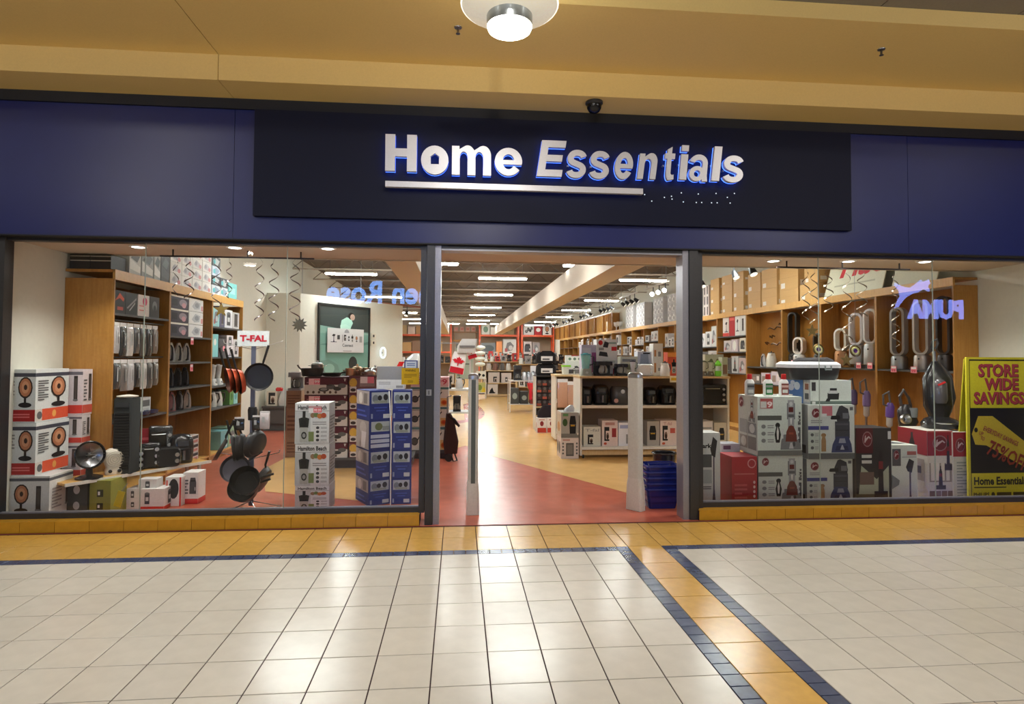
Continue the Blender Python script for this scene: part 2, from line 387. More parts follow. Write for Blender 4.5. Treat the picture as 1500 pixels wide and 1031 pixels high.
mb = MB(); mb.box(-18,20,-1.95,-1.5,FZ1+.379,FZ1+.40,WHITE); mb.box(-18,20,-13.5,-1.90,6.55,6.65,WHITE); mb.box(-18,20,-1.95,-1.90,FZ1+.40,6.6,WHITE); mb.build('ceiling_slab','ceiling_tile',ct,smooth=False)
# side walls and far side of the mall, seen only in reflections
mat('mall_wall', .7, color=C(170,150,120))
for nm, x0, x1, y0, y1 in (('wall_back',-18,20,-13.6,-13.4),('wall_left',-18.2,-18,-13.5,.3),('wall_right',20,20.2,-13.5,.3)):
    mb = MB(); mb.box(x0,x1,y0,y1,-.1,6.6,WHITE); tag(mb.build(nm,'mall_wall',smooth=False), 'plain tan wall on the far side of the mall' if nm == 'wall_back' else 'plain tan end wall of the mall', 'wall', kind='structure')
# ------------------------------------------------------------------ shop front glazing
GY = .15
def window(n, x0, x1, joints, label, left_jamb, right_jamb):
    t = thing('window_%d' % n, label, 'window', (0,0,0), 0, None, 'structure')
    mb = MB(); mb.box(x0,x1,.11,.2,.106,.155,WHITE); mb.build('bottom_rail','dark_metal',t,smooth=False)
    mb = MB(); mb.box(x0,x1,.11,.2,2.745,2.80,WHITE); mb.build('head_rail','dark_metal',t,smooth=False)
    mb = MB(); mb.box(x0,x1,.13,.17,.155,.166,WHITE); mb.build('glazing_bead','pale_metal',t,smooth=False)
    for a, b in (left_jamb, right_jamb):
        mb = MB(); mb.box(a,b,.09,.21,.106,2.80,WHITE); mb.build('jamb','dark_metal',t,smooth=False)
    xs = [left_jamb[1]]+joints+[right_jamb[0]]
    for a, b in zip(xs, xs[1:]):
        mb = MB(); mb.add([(a+.003,GY,.16),(b-.003,GY,.16),(b-.003,GY,2.75),(a+.003,GY,2.75)], [(0,1,2,3)], WHITE); mb.build('pane','glass',t,smooth=False)
    for a in joints:
        mb = MB(); mb.box(a-.003,a+.003,GY-.005,GY+.005,.16,2.75,C(150,160,150)); mb.build('glass_joint','plastic',t,smooth=False)
window(1, -4.26, -.2, [-2.92,-1.576], 'three frameless glass panes of the left shop window', (-4.24,-4.165), (-.255,-.2))
window(2, 2.575, 6.72, [3.977,5.29], 'three frameless glass panes of the right shop window', (2.60,2.665), (6.60,6.66))
d1 = thing('door_1', 'open shop doorway between grey metal posts', 'doorway', (0,0,0), 0, None, 'structure')
for a, b, m, y0 in ((-.192,-.115,'dark_metal',.03),(-.112,-.052,'pale_metal',.05),(2.437,2.500,'pale_metal',.05),(2.503,2.594,'dark_metal',.03)):
    mb = MB(); mb.box(a,b,y0,.24,0,2.80,WHITE); mb.build('door_post', m, d1, smooth=False)
mb = MB(); mb.box(-.112,2.5,.06,.22,2.735,2.80,WHITE); mb.build('head_track','dark_metal',d1,smooth=False)
mb = MB(); mb.box(-.05,2.435,.055,.23,2.722,2.737,WHITE); mb.build('track_lip','pale_metal',d1,smooth=False)
mb = MB(); mb.box(-.185,-.135,.015,.03,1.27,1.33,C(170,170,170)); mb.box(-.168,-.152,.008,.016,1.28,1.32,C(120,120,120)); mb.build('key_switch','satin',d1,smooth=False)
# ------------------------------------------------------------------ the shop room
XL, XR, YB, CZ = -4.19, 6.66, 36.5, 4.25
mat('wall_paint', .8, color=C(222,222,210), grain=.02, gscale=20); mat('peach_paint', .8, color=C(198,182,162), grain=.02); mat('deck', .85, color=C(104,92,80), grain=.12, gscale=6)
mat('joist_paint', .7, color=C(170,158,142)); mat('beam_paint', .75, color=C(202,188,172), grain=.03)
mat('terrazzo_red', .24, color=C(184,96,74), grain=.10, gscale=5, spec=.3); mat('terrazzo_tan', .24, color=C(212,166,102), grain=.07, gscale=4, spec=.32)
sf = MB(); sf.box(-5.5,7.0,.0,37,-.1,.0,WHITE)
sfl = tag(sf.build('floor.001','terrazzo_red',smooth=False), 'polished red and tan terrazzo floor inside the shop', 'floor', kind='structure')
def field(pts, zz=[.002]):
    zz[0] += .0004; z = zz[0]
    mb = MB(); mb.add([(x,y,z) for x, y in pts], [list(range(len(pts)))], WHITE); mb.build('tan_field','terrazzo_tan',sfl,smooth=False)
field([(2.23,1.19),(6.6,-.6+.7),(6.6,37),(1.0,37),(.62,15.4),(.78,14.2),(.87,12.9),(.9,11.7),(.85,10.7),(.72,9.9),(.5,9.3),(.2,8.9),(.0,8.7),(.28,5.2),(.71,4.04)])
field([(.28,5.2),(.2,8.6),(-.6,7.6),(-2.6,5.8),(-2.64,3.9),(-1.2,3.5),(-.4,4.2)])
field([(-2.67,3.1),(-2.64,3.9),(-.9,3.3),(-.45,.95),(-1.03,1.09),(-1.83,1.45),(-2.2,1.62)])
field([(-.5,9.0),(.3,9.6),(.3,14.5),(.6,15.5),(1.0,37),(-3,37),(-2.2,11)])
def sbox(name, label, m, x0,x1,y0,y1,z0,z1, cat='wall'):
    mb = MB(); mb.box(x0,x1,y0,y1,z0,z1,WHITE); return tag(mb.build(name,m,smooth=False), label, cat, kind='structure')
sbox('wall_left.001','cream side wall of the shop behind the left bookcase','wall_paint',XL-.2,XL,.2,YB,0,CZ)
sbox('wall_right.001','cream side wall of the shop behind the right bookcases','wall_paint',XR,XR+.2,.2,YB,0,CZ)
sbox('wall_back.001','tan rear wall of the shop behind the orange racks','peach_paint',XL,XR,YB,YB+.2,0,CZ)
bw = sbox('wall_left.002','low cream wall beside the framed poster','wall_paint',XL,-3.45,8.0,8.15,0,3.05)
A2, B2 = Vector((-3.45,8.0,0)), Vector((-1.45,11.2,0)); DV = (B2-A2).normalized(); DN = Vector((DV.y,-DV.x,0))
mb = MB(); mb.bar(A2-DN*.08+Vector((0,0,1.525)), B2-DN*.08+Vector((0,0,1.525)), .16, 3.05, WHITE); dw = tag(mb.build('wall_left.003','wall_paint',smooth=False), 'angled cream wall carrying the framed poster', 'wall', kind='structure')
mb = MB(); mb.box(XL,-3.45,7.97,8.0,0,.16,WHITE); mb.build('skirting','terrazzo_red',bw,smooth=False)
t = thing('ceiling.002','open shop ceiling of dark metal deck and steel joists','ceiling',(0,0,0),0,None,'structure')
mb = MB(); mb.box(XL,XR,.2,YB,CZ,CZ+.1,WHITE); mb.build('deck','deck',t,smooth=False)
jm = MB(); jm.box(XL,XR,-.04,.04,0,.035,WHITE)
jw = MB(); jw.box(XL,XR,-.03,.03,.30,.33,WHITE); x = XL; k = 0
while x < XR-.3:
    jw.bar((x,0,.03 if k % 2 == 0 else .3),(x+.32,0,.3 if k % 2 == 0 else .03),.016,.016,WHITE); x += .32; k += 1
jm = jm.build('joist','joist_paint',smooth=False,mesh_only=True); jw = jw.build('joist_web','deck',smooth=False,mesh_only=True)
for i in range(14): link('joist_web', jw, link('joist', jm, t, (0, 3.4+i*2.23, 3.88)))['kind'] = 'stuff'
def beam(label, x0, x1, z0, z1):
    sbox('trim_%d' % (3 if x0 < 0 else 4), label, 'beam_paint', x0, x1, 1.12, 33, z0, z1, 'beam')
beam('boxed pale duct along the shop ceiling on the left', -.94,-.5,3.02,3.5); beam('boxed pale duct along the shop ceiling beside the doorway tubes', 2.44,2.9,3.02,3.5)
ds = thing('ceiling.003','low peach soffit just inside the shop windows','ceiling',(0,0,0),0,None,'structure')
mb = MB(); mb.box(XL,XR,.2,1.12,2.772,2.9,WHITE); mb.build('soffit','peach_paint',ds,smooth=False)
mb = MB(); mb.box(XL,XR,1.08,1.16,2.772,CZ,WHITE); mb.build('soffit_back','wall_paint',ds,smooth=False)
# ceiling tubes
tl = None
TUBES = [(1.22,9.09),(1.23,13.2),(1.22,18.4),(1.25,23.1),(1.22,27.7),(1.2,31.4),(2.95,6.73),(2.7,31.4),(4.8,8.99),(5.1,14.7),(5.1,19.3),(5.1,24),(5.1,28.6),(5.0,32.5),
         (-.5,6.8),(-.45,31.4),(-2.45,8.7),(-2.4,22),(-2.4,27),(-2.3,31.4),(-2.45,4.4),(4.8,4.4),(1.2,4.4),(-2.4,14.5)]
for i, (x, y) in enumerate(TUBES):
    row = [t_ for t_ in TUBES if abs(t_[0]-x) < .6]; nth = sum(1 for t_ in row if t_[1] < y)
    lab = '%s tube light from the window in the ceiling row %s' % (['first','second','third','fourth','fifth','sixth','seventh'][nth], 'over the left bookcases' if x < -1.5 else 'left of the doorway aisle' if x < 0 else 'over the centre aisle' if x < 2 else 'beside the pale duct' if x < 3.5 else 'along the right bookcases')
    if tl is None:
        tl = thing('tube_light', lab, 'light', (x,y,3.58), 0, 'ceiling tube lights in the shop')
        mb = MB(); mb.loft([(0,0,0,1.2,.14,.06),(.025,0,0,1.22,.16,.07),(.03,0,0,1.22,.16,.07)], WHITE); mb.build('diffuser','tube',tl)
        mb = MB(); mb.box(-.6,.6,-.08,.08,.031,.08,WHITE); mb.build('tray','joist_paint',tl,smooth=False)
        for hx in (-.5,.5):
            mb = MB(); mb.bar((hx,0,.08),(hx,0,.671),.008,.008,GREY); mb.build('hanger','satin',tl,smooth=False)
    else: clone(tl, (x,y,3.58), 0, lab)
dl = None
for i, (x, y, lab) in enumerate(((-3.17,.5,'recessed downlight above the tall left bookcase end'),(-2.18,.42,'recessed downlight above the hanging spirals of the left window'),(-1.23,.36,'recessed downlight of the left window nearest the doorway'),
      (3.71,.58,'recessed downlight of the right window nearest the doorway'),(4.56,.5,'recessed downlight above the cartons of the right window'),(5.43,.42,'recessed downlight above the tall bladeless fans'))):
    if dl is None:
        dl = thing('downlight', lab, 'light', (x,y,2.772), 0)
        mb = MB(); mb.lathe([(.085,0),(.085,-.006),(.062,-.01),(.06,-.002)], WHITE, 20, cap=False); mb.build('trim_ring','plastic',dl)
        mb = MB(); mb.lathe([(0,-.012),(.045,-.010),(.06,-.003)], WHITE, 16, cap=False); mb.build('lens','downlight',dl)
    else: clone(dl, (x,y,2.772), 0, lab)
    add_light('downlight_bulb','SPOT',(x,y,2.74),SPOT_W,(1,.97,.9),.05,None,125)
# ------------------------------------------------------------------ printed pictures (flat marks on packaging)
G1, G2, G3 = C(150,150,150), C(96,96,98), C(60,60,62)
HEATER = [('e',.12,.30,.88,1,C(50,36,30)),('e',.19,.36,.81,.95,C(186,120,84)),('e',.30,.46,.70,.86,C(208,150,112)),('e',.42,.57,.60,.75,C(60,40,32)),('r',.44,.12,.56,.32,C(40,34,34)),('e',.15,0,.85,.17,C(32,28,30))]
TOWER = [('r',.2,.06,.8,1,C(58,52,50)),('r',.3,.12,.7,.9,C(80,72,68)),('e',.1,0,.9,.1,C(120,120,120))]
JUICER = [('r',.40,.78,.62,1,C(30,32,30)),('p',.12,.45,.90,.80,C(40,44,40),[(0,.9),(.3,1),(.7,1),(1,.9),(.9,0),(.1,0)]),('r',.22,0,.80,.48,C(176,178,172)),('e',.32,.10,.72,.34,C(40,42,40)),('e',.40,.15,.64,.29,C(150,152,150)),('r',.30,.48,.70,.76,C(26,28,26))]
WASHER = [('r',.38,.40,.68,.98,C(160,162,164)),('r',.34,.60,.40,.92,C(120,122,126)),('r',.66,.60,.72,.92,C(120,122,126)),('r',.42,.74,.64,.84,C(96,30,30)),('r',.40,.64,.66,.70,C(90,92,96)),('e',.45,.86,.61,.95,C(196,198,200)),('p',.48,.50,.58,.62,C(226,226,226),[(0,1),(1,1),(.7,0),(.3,0)]),
 ('p',.02,0,1,.30,C(120,122,124),[(0,0),(.04,.6),(.16,1),(.84,1),(.96,.6),(1,0)]),('p',.26,.16,.80,.48,C(112,48,36),[(.0,.0),(.08,.6),(.3,.95),(.5,1),(.7,.95),(.92,.6),(1,0)]),('p',.42,.02,.64,.14,C(190,192,194),[(0,0),(.3,1),(.7,1),(1,0)]),('e',.60,.06,.72,.16,C(70,72,74)),('r',.80,.20,.90,.46,C(206,208,208)),('r',.90,.14,.97,.44,C(80,82,84)),('r',.08,.22,.16,.42,C(206,208,208)),('r',.42,.30,.64,.34,C(150,70,50))]
WASHER2 = [('p',.34,.64,.90,1,C(54,54,60),[(.1,0),(0,.45),(.25,.95),(.45,1),(.9,.8),(1,.3),(.95,0)]),('r',.62,.72,.86,.84,C(110,112,118)),('p',.12,.70,.52,.79,C(28,28,30),[(0,.2),(.1,.9),(.9,1),(1,.5),(.95,0),(.1,0)]),('r',.30,.30,.90,.66,C(62,64,72)),('r',.34,.58,.86,.62,C(84,86,94)),('r',.34,.46,.86,.48,C(46,48,54)),
 ('p',.14,0,1,.34,C(58,66,104),[(0,0),(.06,.5),(.24,1),(.82,1),(.96,.5),(1,0)]),('p',.44,.20,.74,.30,C(150,156,172),[(0,0),(.15,1),(.85,1),(1,0)]),('p',.30,.04,.86,.14,C(40,46,80),[(0,0),(.1,1),(.9,1),(1,0)]),('p',.50,.06,.68,.16,C(170,176,190),[(0,0),(.4,1),(.6,1),(1,0)])]
DOG = [('e',.2,.74,.8,1,C(28,26,26)),('p',.1,0,.9,.82,C(32,30,30),[(.2,0),(0,.5),(.3,1),(.7,1),(1,.5),(.8,0)]),('p',.36,.15,.64,.82,C(226,224,220),[(.2,0),(0,.6),(.5,1),(1,.6),(.8,0)])]
CAT = [('e',.2,.78,.8,1,C(150,118,80)),('p',.15,0,.85,.86,C(160,126,86),[(.1,0),(.1,.7),(.3,1),(.7,1),(.9,.7),(.9,0)])]
STICK = [('r',.44,.1,.56,.82,C(84,74,90)),('p',.20,.70,.80,1,C(44,42,46),[(0,.4),(.4,1),(1,.8),(.7,0),(.2,.1)]),('r',0,0,1,.07,C(56,56,80)),('p',.35,.06,.65,.30,C(70,60,80),[(0,0),(.4,1),(.6,1),(1,0)])]
UPRIGHT = [('p',.25,.14,.75,.9,C(44,38,40),[(.1,0),(.2,.8),(.4,1),(.6,1),(.8,.8),(.9,0)]),('r',.44,.86,.56,1,C(50,46,48)),('r',0,0,1,.18,C(52,44,46)),('r',.34,.55,.66,.68,C(120,40,44))]
AIRFRY = [('p',.1,0,.9,1,C(28,28,30),[(.05,.05),(0,.6),(.15,.95),(.85,.95),(1,.6),(.95,.05)]),('r',.25,.42,.75,.50,C(190,150,40)),('r',.1,.50,.9,.53,C(90,90,92))]
MAKER = [('r',.1,0,.9,.12,C(30,28,30)),('r',.1,0,.34,1,C(34,32,34)),('r',.1,.72,.9,1,C(40,38,40)),('e',.40,.10,.84,.60,C(120,96,84)),('e',.46,.12,.78,.44,C(52,34,28))]
PANSET = [('e',.04,.10,.40,.46,C(70,66,66)),('e',.30,.30,.62,.72,C(90,88,88)),('e',.54,.18,.82,.54,C(60,58,58)),('e',.70,.4,.98,.8,C(96,94,92)),('r',.3,.62,.5,.68,C(40,38,38)),('e',.1,.2,.34,.42,C(140,138,136))]
PAN1 = [('e',.05,.1,.65,.62,C(52,50,50)),('e',.12,.18,.58,.54,C(74,70,70)),('p',.55,.4,1,.95,C(36,34,34),[(0,.1),(.9,1),(1,.85),(.15,0)])]
DISH = [('e',.1,.1,.9,.8,C(214,120,50)),('e',.24,.25,.76,.66,C(190,70,30))]
BUST = [('e',.3,.5,.7,1,C(214,160,130)),('p',.05,0,.95,.55,C(190,190,200),[(0,0),(.2,.9),(.8,.9),(1,0)])]
MIX = [('p',.1,.1,.9,.9,C(120,120,124),[(0,.2),(.2,.9),(.6,1),(1,.6),(.8,.1),(.3,0)]),('e',.4,.2,.8,.6,C(190,190,192)),('r',.05,.05,.3,.35,C(170,90,90))]
TOAST = [('p',.05,.1,.95,.9,C(70,70,74),[(0,0),(0,.7),(.15,1),(.85,1),(1,.7),(1,0)]),('r',.2,.7,.8,.78,C(30,30,32)),('e',.74,.25,.88,.45,C(190,190,190))]
FRUIT = [('e',0,.1,.3,.9,C(150,120,90)),('e',.2,.2,.5,1,C(110,130,80)),('e',.42,0,.75,.8,C(196,120,60)),('e',.65,.1,1,.9,C(180,80,50))]
CUP = [('r',.2,.05,.8,.9,C(70,70,74)),('e',.2,.8,.8,.98,C(110,110,112)),('r',.32,.3,.68,.6,C(210,210,210))]
EMBLEM = [('e',0,0,1,1,C(150,110,112)),('e',.07,.07,.93,.93,C(112,34,42)),('p',.2,.25,.85,.75,C(200,176,176),[(0,.1),(.1,.9),(.25,1),(.2,.6),(.7,.9),(1,.6),(.9,.5),(.7,.7),(.3,.3),(.1,0)])]
def pic(face, rect, P): return art(face, rect, P)
def words(face, u0, v0, u1, v1, t, col=BLACK, bold=.02, sh=0): return [(face,'t',u0,v0,u1,v1,col,(t,1,bold,sh))]
def lines(face, u0, v0, u1, v1, n, col=G2): return [(face,'L',u0,v0,u1,v1,col,n)]
def rect(face, u0, v0, u1, v1, col): return [(face,'r',u0,v0,u1,v1,col)]
def fbox(xl, xr, yt, yb, Y, z0=None):   # front rectangle on the plane Y: (cx, z0, w, h)
    a = atY(xl, (yt+yb)/2, Y); b = atY(xr, (yt+yb)/2, Y); xm = (xl+xr)/2
    zt = atY(xm, yt, Y).z; zb = atY(xm, yb, Y).z if z0 is None else z0
    return (a.x+b.x)/2, zb, b.x-a.x, zt-zb
# ------------------------------------------------------------------ product builders: base at the origin, front towards -y
def T(name, label, cat, loc, rot=0, group=None): return thing(name, label, cat, loc, rot, group)
def P(t, name, m, fn, label=None, smooth=True):
    mb = MB(); fn(mb); o = mb.build(name, m, t, smooth=smooth)
    if label: o['label'] = label
    return o
def dish_heater(label, loc, rot=0):
    t = T('dish_heater', label, 'heater', loc, rot)
    P(t,'base','gloss',lambda b: b.lathe([(.15,0),(.15,.015),(.10,.035),(.04,.05),(.035,.14)],BLACK,24))
    R = Matrix.Translation((0,0,.29)) @ Matrix.Rotation(math.radians(82),4,'X')
    def dish(b): b.M = R; b.lathe([(.02,-.09),(.10,-.075),(.165,-.02),(.175,.02),(.165,.025),(.15,-.005)],BLACK,28,cap=False)
    def refl(b): b.M = R; b.lathe([(.0,-.06),(.09,-.05),(.15,.0)],C(150,150,152),24,cap=False)
    def emit(b): b.M = R; b.lathe([(.03,-.05),(.03,.01),(.0,.02)],DK,12,cap=False)
    def guard(b):
        b.M = R
        for k in range(4): b.tube([(.165*math.cos(a),.165*math.sin(a),.02) for a in (k*math.pi/4,)]+[(0,0,.035)]+[(-.165*math.cos(k*math.pi/4),-.165*math.sin(k*math.pi/4),.02)],.002,C(150,150,150),4)
    P(t,'dish','gloss',dish); P(t,'reflector','metal',refl); P(t,'heating_element','plastic',emit); o = P(t,'wire_guard','metal',guard); o['kind'] = 'stuff'
    return t
def fan_heater(label, loc, rot=0):
    t = T('fan_heater', label, 'heater', loc, rot)
    P(t,'body','plastic',lambda b: b.loft([(0,0,0,.17,.15,.03),(.03,0,0,.18,.16,.03),(.07,0,0,.16,.15,.05),(.16,0,0,.22,.17,.06),(.24,0,0,.19,.15,.06),(.27,0,0,.11,.10,.05)],C(226,220,204),4))
    def gr(b):
        b.M = Matrix.Translation((.0,-.088,.165)) @ Matrix.Rotation(math.radians(90),4,'X')
        for r in (.02,.04,.06,.078): b.tube([(r*math.cos(i*math.pi/10),r*math.sin(i*math.pi/10)*1.0,0) for i in range(20)],.004,C(196,190,172),5,True)
    P(t,'grille','plastic',gr)
    for s in (-1,1): P(t,'dial','plastic',lambda b: (setattr(b,'M',Matrix.Translation((s*.04,-.082,.04)) @ Matrix.Rotation(math.radians(90),4,'X')), b.lathe([(.018,-.004),(.018,.012),(.014,.015)],BLACK,12)))
    return t
def toaster_oven(label, loc, w, d, h, rot=0, col=C(30,31,32), steel=False):
    t = T('toaster_oven', label, 'oven', loc, rot)
    P(t,'body','gloss' if not steel else 'satin',lambda b: b.loft([(.012,0,d/2,w,d,.02),(h-.02,0,d/2,w,d,.02),(h,0,d/2,w-.03,d-.03,.02)],col,3))
    P(t,'glass_door','gloss',lambda b: b.box(-w*.44,w*.24,-.012,.004,h*.12,h*.86,C(22,20,18)))
    P(t,'door_handle','metal',lambda b: b.tube([(-w*.38,-.012,h*.80),(-w*.38,-.035,h*.80),(w*.18,-.035,h*.80),(w*.18,-.012,h*.80)],.006,STEEL))
    for k in range(3): P(t,'knob','satin',lambda b: (setattr(b,'M',Matrix.Translation((w*.37,0,h*(.24+.26*k))) @ Matrix.Rotation(math.radians(90),4,'X')), b.lathe([(.022,0),(.02,.018),(.0,.019)],STEEL,12)))
    return t
def toaster(label, loc, w=.3, d=.18, h=.2, rot=0, col=C(34,35,36)):
    t = T('toaster', label, 'toaster', loc, rot)
    def body(b):
        b.M = Matrix.Translation((0,d,0)) @ Matrix.Rotation(math.radians(90),4,'X')
        b.loft([(0,0,h/2,w-.02,h-.01,.05),(.02,0,h/2,w,h,.06),(d-.02,0,h/2,w,h,.06),(d,0,h/2,w-.03,h-.03,.05)],col,4)
    P(t,'body','gloss',body)
    P(t,'slot','matte',lambda b: b.box(-w*.34,w*.34,d*.3,d*.4,h-.004,h+.003,BLACK)); P(t,'slot','matte',lambda b: b.box(-w*.34,w*.34,d*.6,d*.7,h-.004,h+.003,BLACK))
    for z in (.62,.30): P(t,'knob','metal',lambda b: (setattr(b,'M',Matrix.Translation((w*.33,0,h*z)) @ Matrix.Rotation(math.radians(90),4,'X')), b.lathe([(.024,0),(.022,.014),(.0,.016)],C(220,220,220),12)))
    return t
def air_fryer(label, loc, w=.27, d=.3, h=.32, rot=0, col=C(24,24,26), grp=None):
    t = T('air_fryer', label, 'air fryer', loc, rot, grp)
    P(t,'body','gloss',lambda b: b.loft([(0,0,d/2,w*.84,d*.84,.06),(.02,0,d/2,w*.9,d*.9,.07),(h*.55,0,d/2,w,d,.09),(h*.85,0,d/2,w*.94,d*.94,.09),(h*.97,0,d/2,w*.72,d*.72,.08),(h,0,d/2,w*.4,d*.4,.06)],col,4))
    P(t,'drawer','gloss',lambda b: b.loft([(h*.08,0,d*.16,w*.7,d*.26,.05),(h*.10,0,d*.14,w*.74,d*.28,.05),(h*.52,0,d*.12,w*.78,d*.28,.05),(h*.54,0,d*.14,w*.7,d*.24,.05)],C(30,30,32),3))
    P(t,'drawer_handle','metal',lambda b: b.loft([(h*.14,0,-.035,.03,.03,.008),(h*.48,0,-.045,.034,.03,.008)],C(120,120,124),2))
    P(t,'control_panel','film',lambda b: b.box(-w*.22,w*.22,.0,.03,h*.62,h*.8,C(60,62,66)))
    return t
def kettle(label, loc, col=C(226,226,222), rot=0, s=1.0, m='plastic', grp=None):
    t = T('kettle', label, 'kettle', loc, rot, grp)
    P(t,'body',m,lambda b: b.lathe([(.075*s,0),(.08*s,.02*s),(.075*s,.12*s),(.055*s,.2*s),(.05*s,.215*s)],col,18))
    P(t,'lid','plastic',lambda b: b.lathe([(.05*s,.215*s),(.045*s,.228*s),(.012*s,.232*s),(.012*s,.25*s)],DK,14))
    P(t,'handle','plastic',lambda b: b.tube([(.05*s,0,.2*s),(.11*s,0,.19*s),(.12*s,0,.12*s),(.085*s,0,.05*s)],.011*s,DK))
    P(t,'spout',m,lambda b: b.prism([(-.05*s,.16*s),(-.085*s,.21*s),(-.045*s,.21*s)],-.015*s,.015*s,col))
    return t
def blender(label, loc, h=.42, col=C(130,132,130), jar=C(150,190,190), lid=DK, rot=0, grp=None):
    t = T('blender', label, 'blender', loc, rot, grp); s = h/.42
    P(t,'motor_base','plastic',lambda b: b.loft([(0,0,0,.18*s,.18*s,.03),(.02*s,0,0,.18*s,.18*s,.03),(.13*s,0,0,.13*s,.13*s,.03)],col,3))
    P(t,'jar','film',lambda b: b.lathe([(.05*s,.13*s),(.055*s,.16*s),(.075*s,.38*s)],jar,16))
    P(t,'lid','plastic',lambda b: b.lathe([(.08*s,.375*s),(.08*s,.40*s),(.04*s,.405*s),(.035*s,.42*s)],lid,16))
    P(t,'jar_handle','plastic',lambda b: b.tube([(.07*s,0,.36*s),(.12*s,0,.35*s),(.12*s,0,.22*s),(.06*s,0,.19*s)],.01*s,DK))
    P(t,'dial','metal',lambda b: (setattr(b,'M',Matrix.Translation((0,-.078*s,.06*s)) @ Matrix.Rotation(math.radians(90),4,'X')), b.lathe([(.022*s,0),(.02*s,.02*s)],STEEL,12)))
    return t
def coffee_maker(label, loc, w=.2, h=.3, col=C(28,27,28), rot=0, carafe=C(90,84,78), grp=None):
    t = T('coffee_maker', label, 'coffee maker', loc, rot, grp)
    P(t,'base','gloss',lambda b: b.loft([(0,0,.12,w,.24,.03),(.035,0,.12,w,.24,.03)],col))
    P(t,'column','gloss',lambda b: b.loft([(.035,0,.2,w*.95,.08,.02),(h*.72,0,.2,w*.95,.08,.02)],col))
    P(t,'brew_head','gloss',lambda b: b.loft([(h*.72,0,.12,w,.24,.04),(h*.98,0,.12,w,.24,.05),(h,0,.12,w*.9,.2,.05)],col))
    P(t,'carafe','film',lambda b: (setattr(b,'M',Matrix.Translation((0,.085,.036))), b.lathe([(.055,0),(.075,.02),(.078,.07),(.05,.13),(.052,.15)],carafe,16)))
    P(t,'carafe_handle','plastic',lambda b: b.tube([(.0,.03,.17),(0,-.03,.16),(0,-.035,.09),(0,.005,.06)],.01,col))
    return t
def iron(label, loc, col=C(214,216,218), rot=0, grp=None, acc=C(60,62,70)):
    t = T('steam_iron', label, 'iron', loc, rot, grp)     # stands on its heel, tip up, soleplate towards +x
    def out(s): return [(-.055*s,0),(.055*s,0),(.058*s,.08),(.045*s,.18),(.015*s,.27),(-.015*s,.27),(-.045*s,.18),(-.058*s,.08)]
    P(t,'soleplate','metal',lambda b: b.prism(out(1),.055,.062,STEEL)); P(t,'body','gloss',lambda b: b.prism(out(.94),.01,.056,col))
    P(t,'handle','plastic',lambda b: b.tube([(0,.01,.03),(0,-.045,.035),(0,-.06,.12),(0,-.045,.2),(0,.015,.23)],[.014,.016,.014,.012,.01],acc))
    return t
def pan(label, loc, r=.14, dep=.05, col=C(26,26,28), inner=None, rot=(0,0,0), hl=.18, grp=None, name='frying_pan'):
    t = T(name, label, 'pan', loc, 0, grp); t.rotation_euler = rot
    P(t,'pan_body','plastic' if inner is None else 'satin',lambda b: b.lathe([(0,0),(r*.78,0),(r*.86,.006),(r,dep),(r*.985,dep),(r*.84,.012),(0,.008)],col,26,cap=False,cols=[col,col,col,col,inner or col,inner or col]))
    P(t,'handle','plastic',lambda b: b.tube([(r*.95,0,dep*.8),(r*1.15,0,dep*1.1),(r+hl,0,dep*1.4)],[.009,.012,.013],BLACK))
    return t
def pot(label, loc, r=.11, h=.13, col=C(190,186,180), lid=True, grp=None, m='metal'):
    t = T('cooking_pot', label, 'pot', loc, 0, grp)
    P(t,'pot_body',m,lambda b: b.lathe([(r*.95,0),(r,.01),(r,h),(r*1.03,h+.004),(r*.97,h)],col,20,cap=False).lathe([(0,.002),(r*.95,0)],col,20,cap=False))
    for s in (-1,1): P(t,'side_handle','metal',lambda b: b.tube([(s*r,-.03,h*.7),(s*(r+.035),-.025,h*.75),(s*(r+.035),.025,h*.75),(s*r,.03,h*.7)],.006,col))
    if lid:
        P(t,'lid',m,lambda b: b.lathe([(r*1.02,h+.002),(r*.8,h+.025),(.02,h+.035),(.012,h+.04),(.02,h+.06),(.0,h+.065)],col,20,cap=False))
    return t
def loop_fan(label, loc, h, w, rot=0, col=C(222,222,220), base=C(190,192,194), d=.12, bfrac=.3, grp=None, tray=False):
    t = T('bladeless_fan', label, 'fan', loc, rot, grp); bh = h*bfrac; lw = w*.86
    P(t,'base','satin' if base[0] < .6 else 'plastic',lambda b: b.lathe([(w*.46,0),(w*.47,.01),(w*.45,bh*.8),(w*.40,bh*.95),(w*.3,bh)],base,24))
    def loop(b):
        th = w*.13; r = lw/2; z0 = bh*.96; n = 10; path = []
        for i in range(n+1):
            a = math.pi*i/n; path.append((r*math.cos(a), h-r+r*math.sin(a)))
        for i in range(n+1):
            a = math.pi+math.pi*i/n; path.append((r*math.cos(a), z0+r+r*math.sin(a)))
        m = len(path); base_i = len(b.v); cx = 0
        for x, z in path:
            cz = min(max(z, z0+r), h-r); dx, dz = x, z-cz; L = math.hypot(dx,dz) or 1; ix, iz = x-dx/L*th, z-dz/L*th
            for (px, py, pz) in ((x,-d/2,z),(x,d/2,z),(ix,d/2,iz),(ix,-d/2-.006,iz)): b.v.append((px,py,pz))
        for i in range(m):
            for q in range(4):
                a = base_i+i*4+q; c = base_i+i*4+(q+1) % 4; a2 = base_i+((i+1) % m)*4+q; c2 = base_i+((i+1) % m)*4+(q+1) % 4
                b.f.append([a,a2,c2,c]); b.c.append(col)
    P(t,'loop','plastic',loop)
    P(t,'control','gloss',lambda b: (setattr(b,'M',Matrix.Translation((0,-w*.44,bh*.72)) @ Matrix.Rotation(math.radians(90),4,'X')), b.lathe([(.012,0),(.012,.006)],BLACK,10)))
    return t
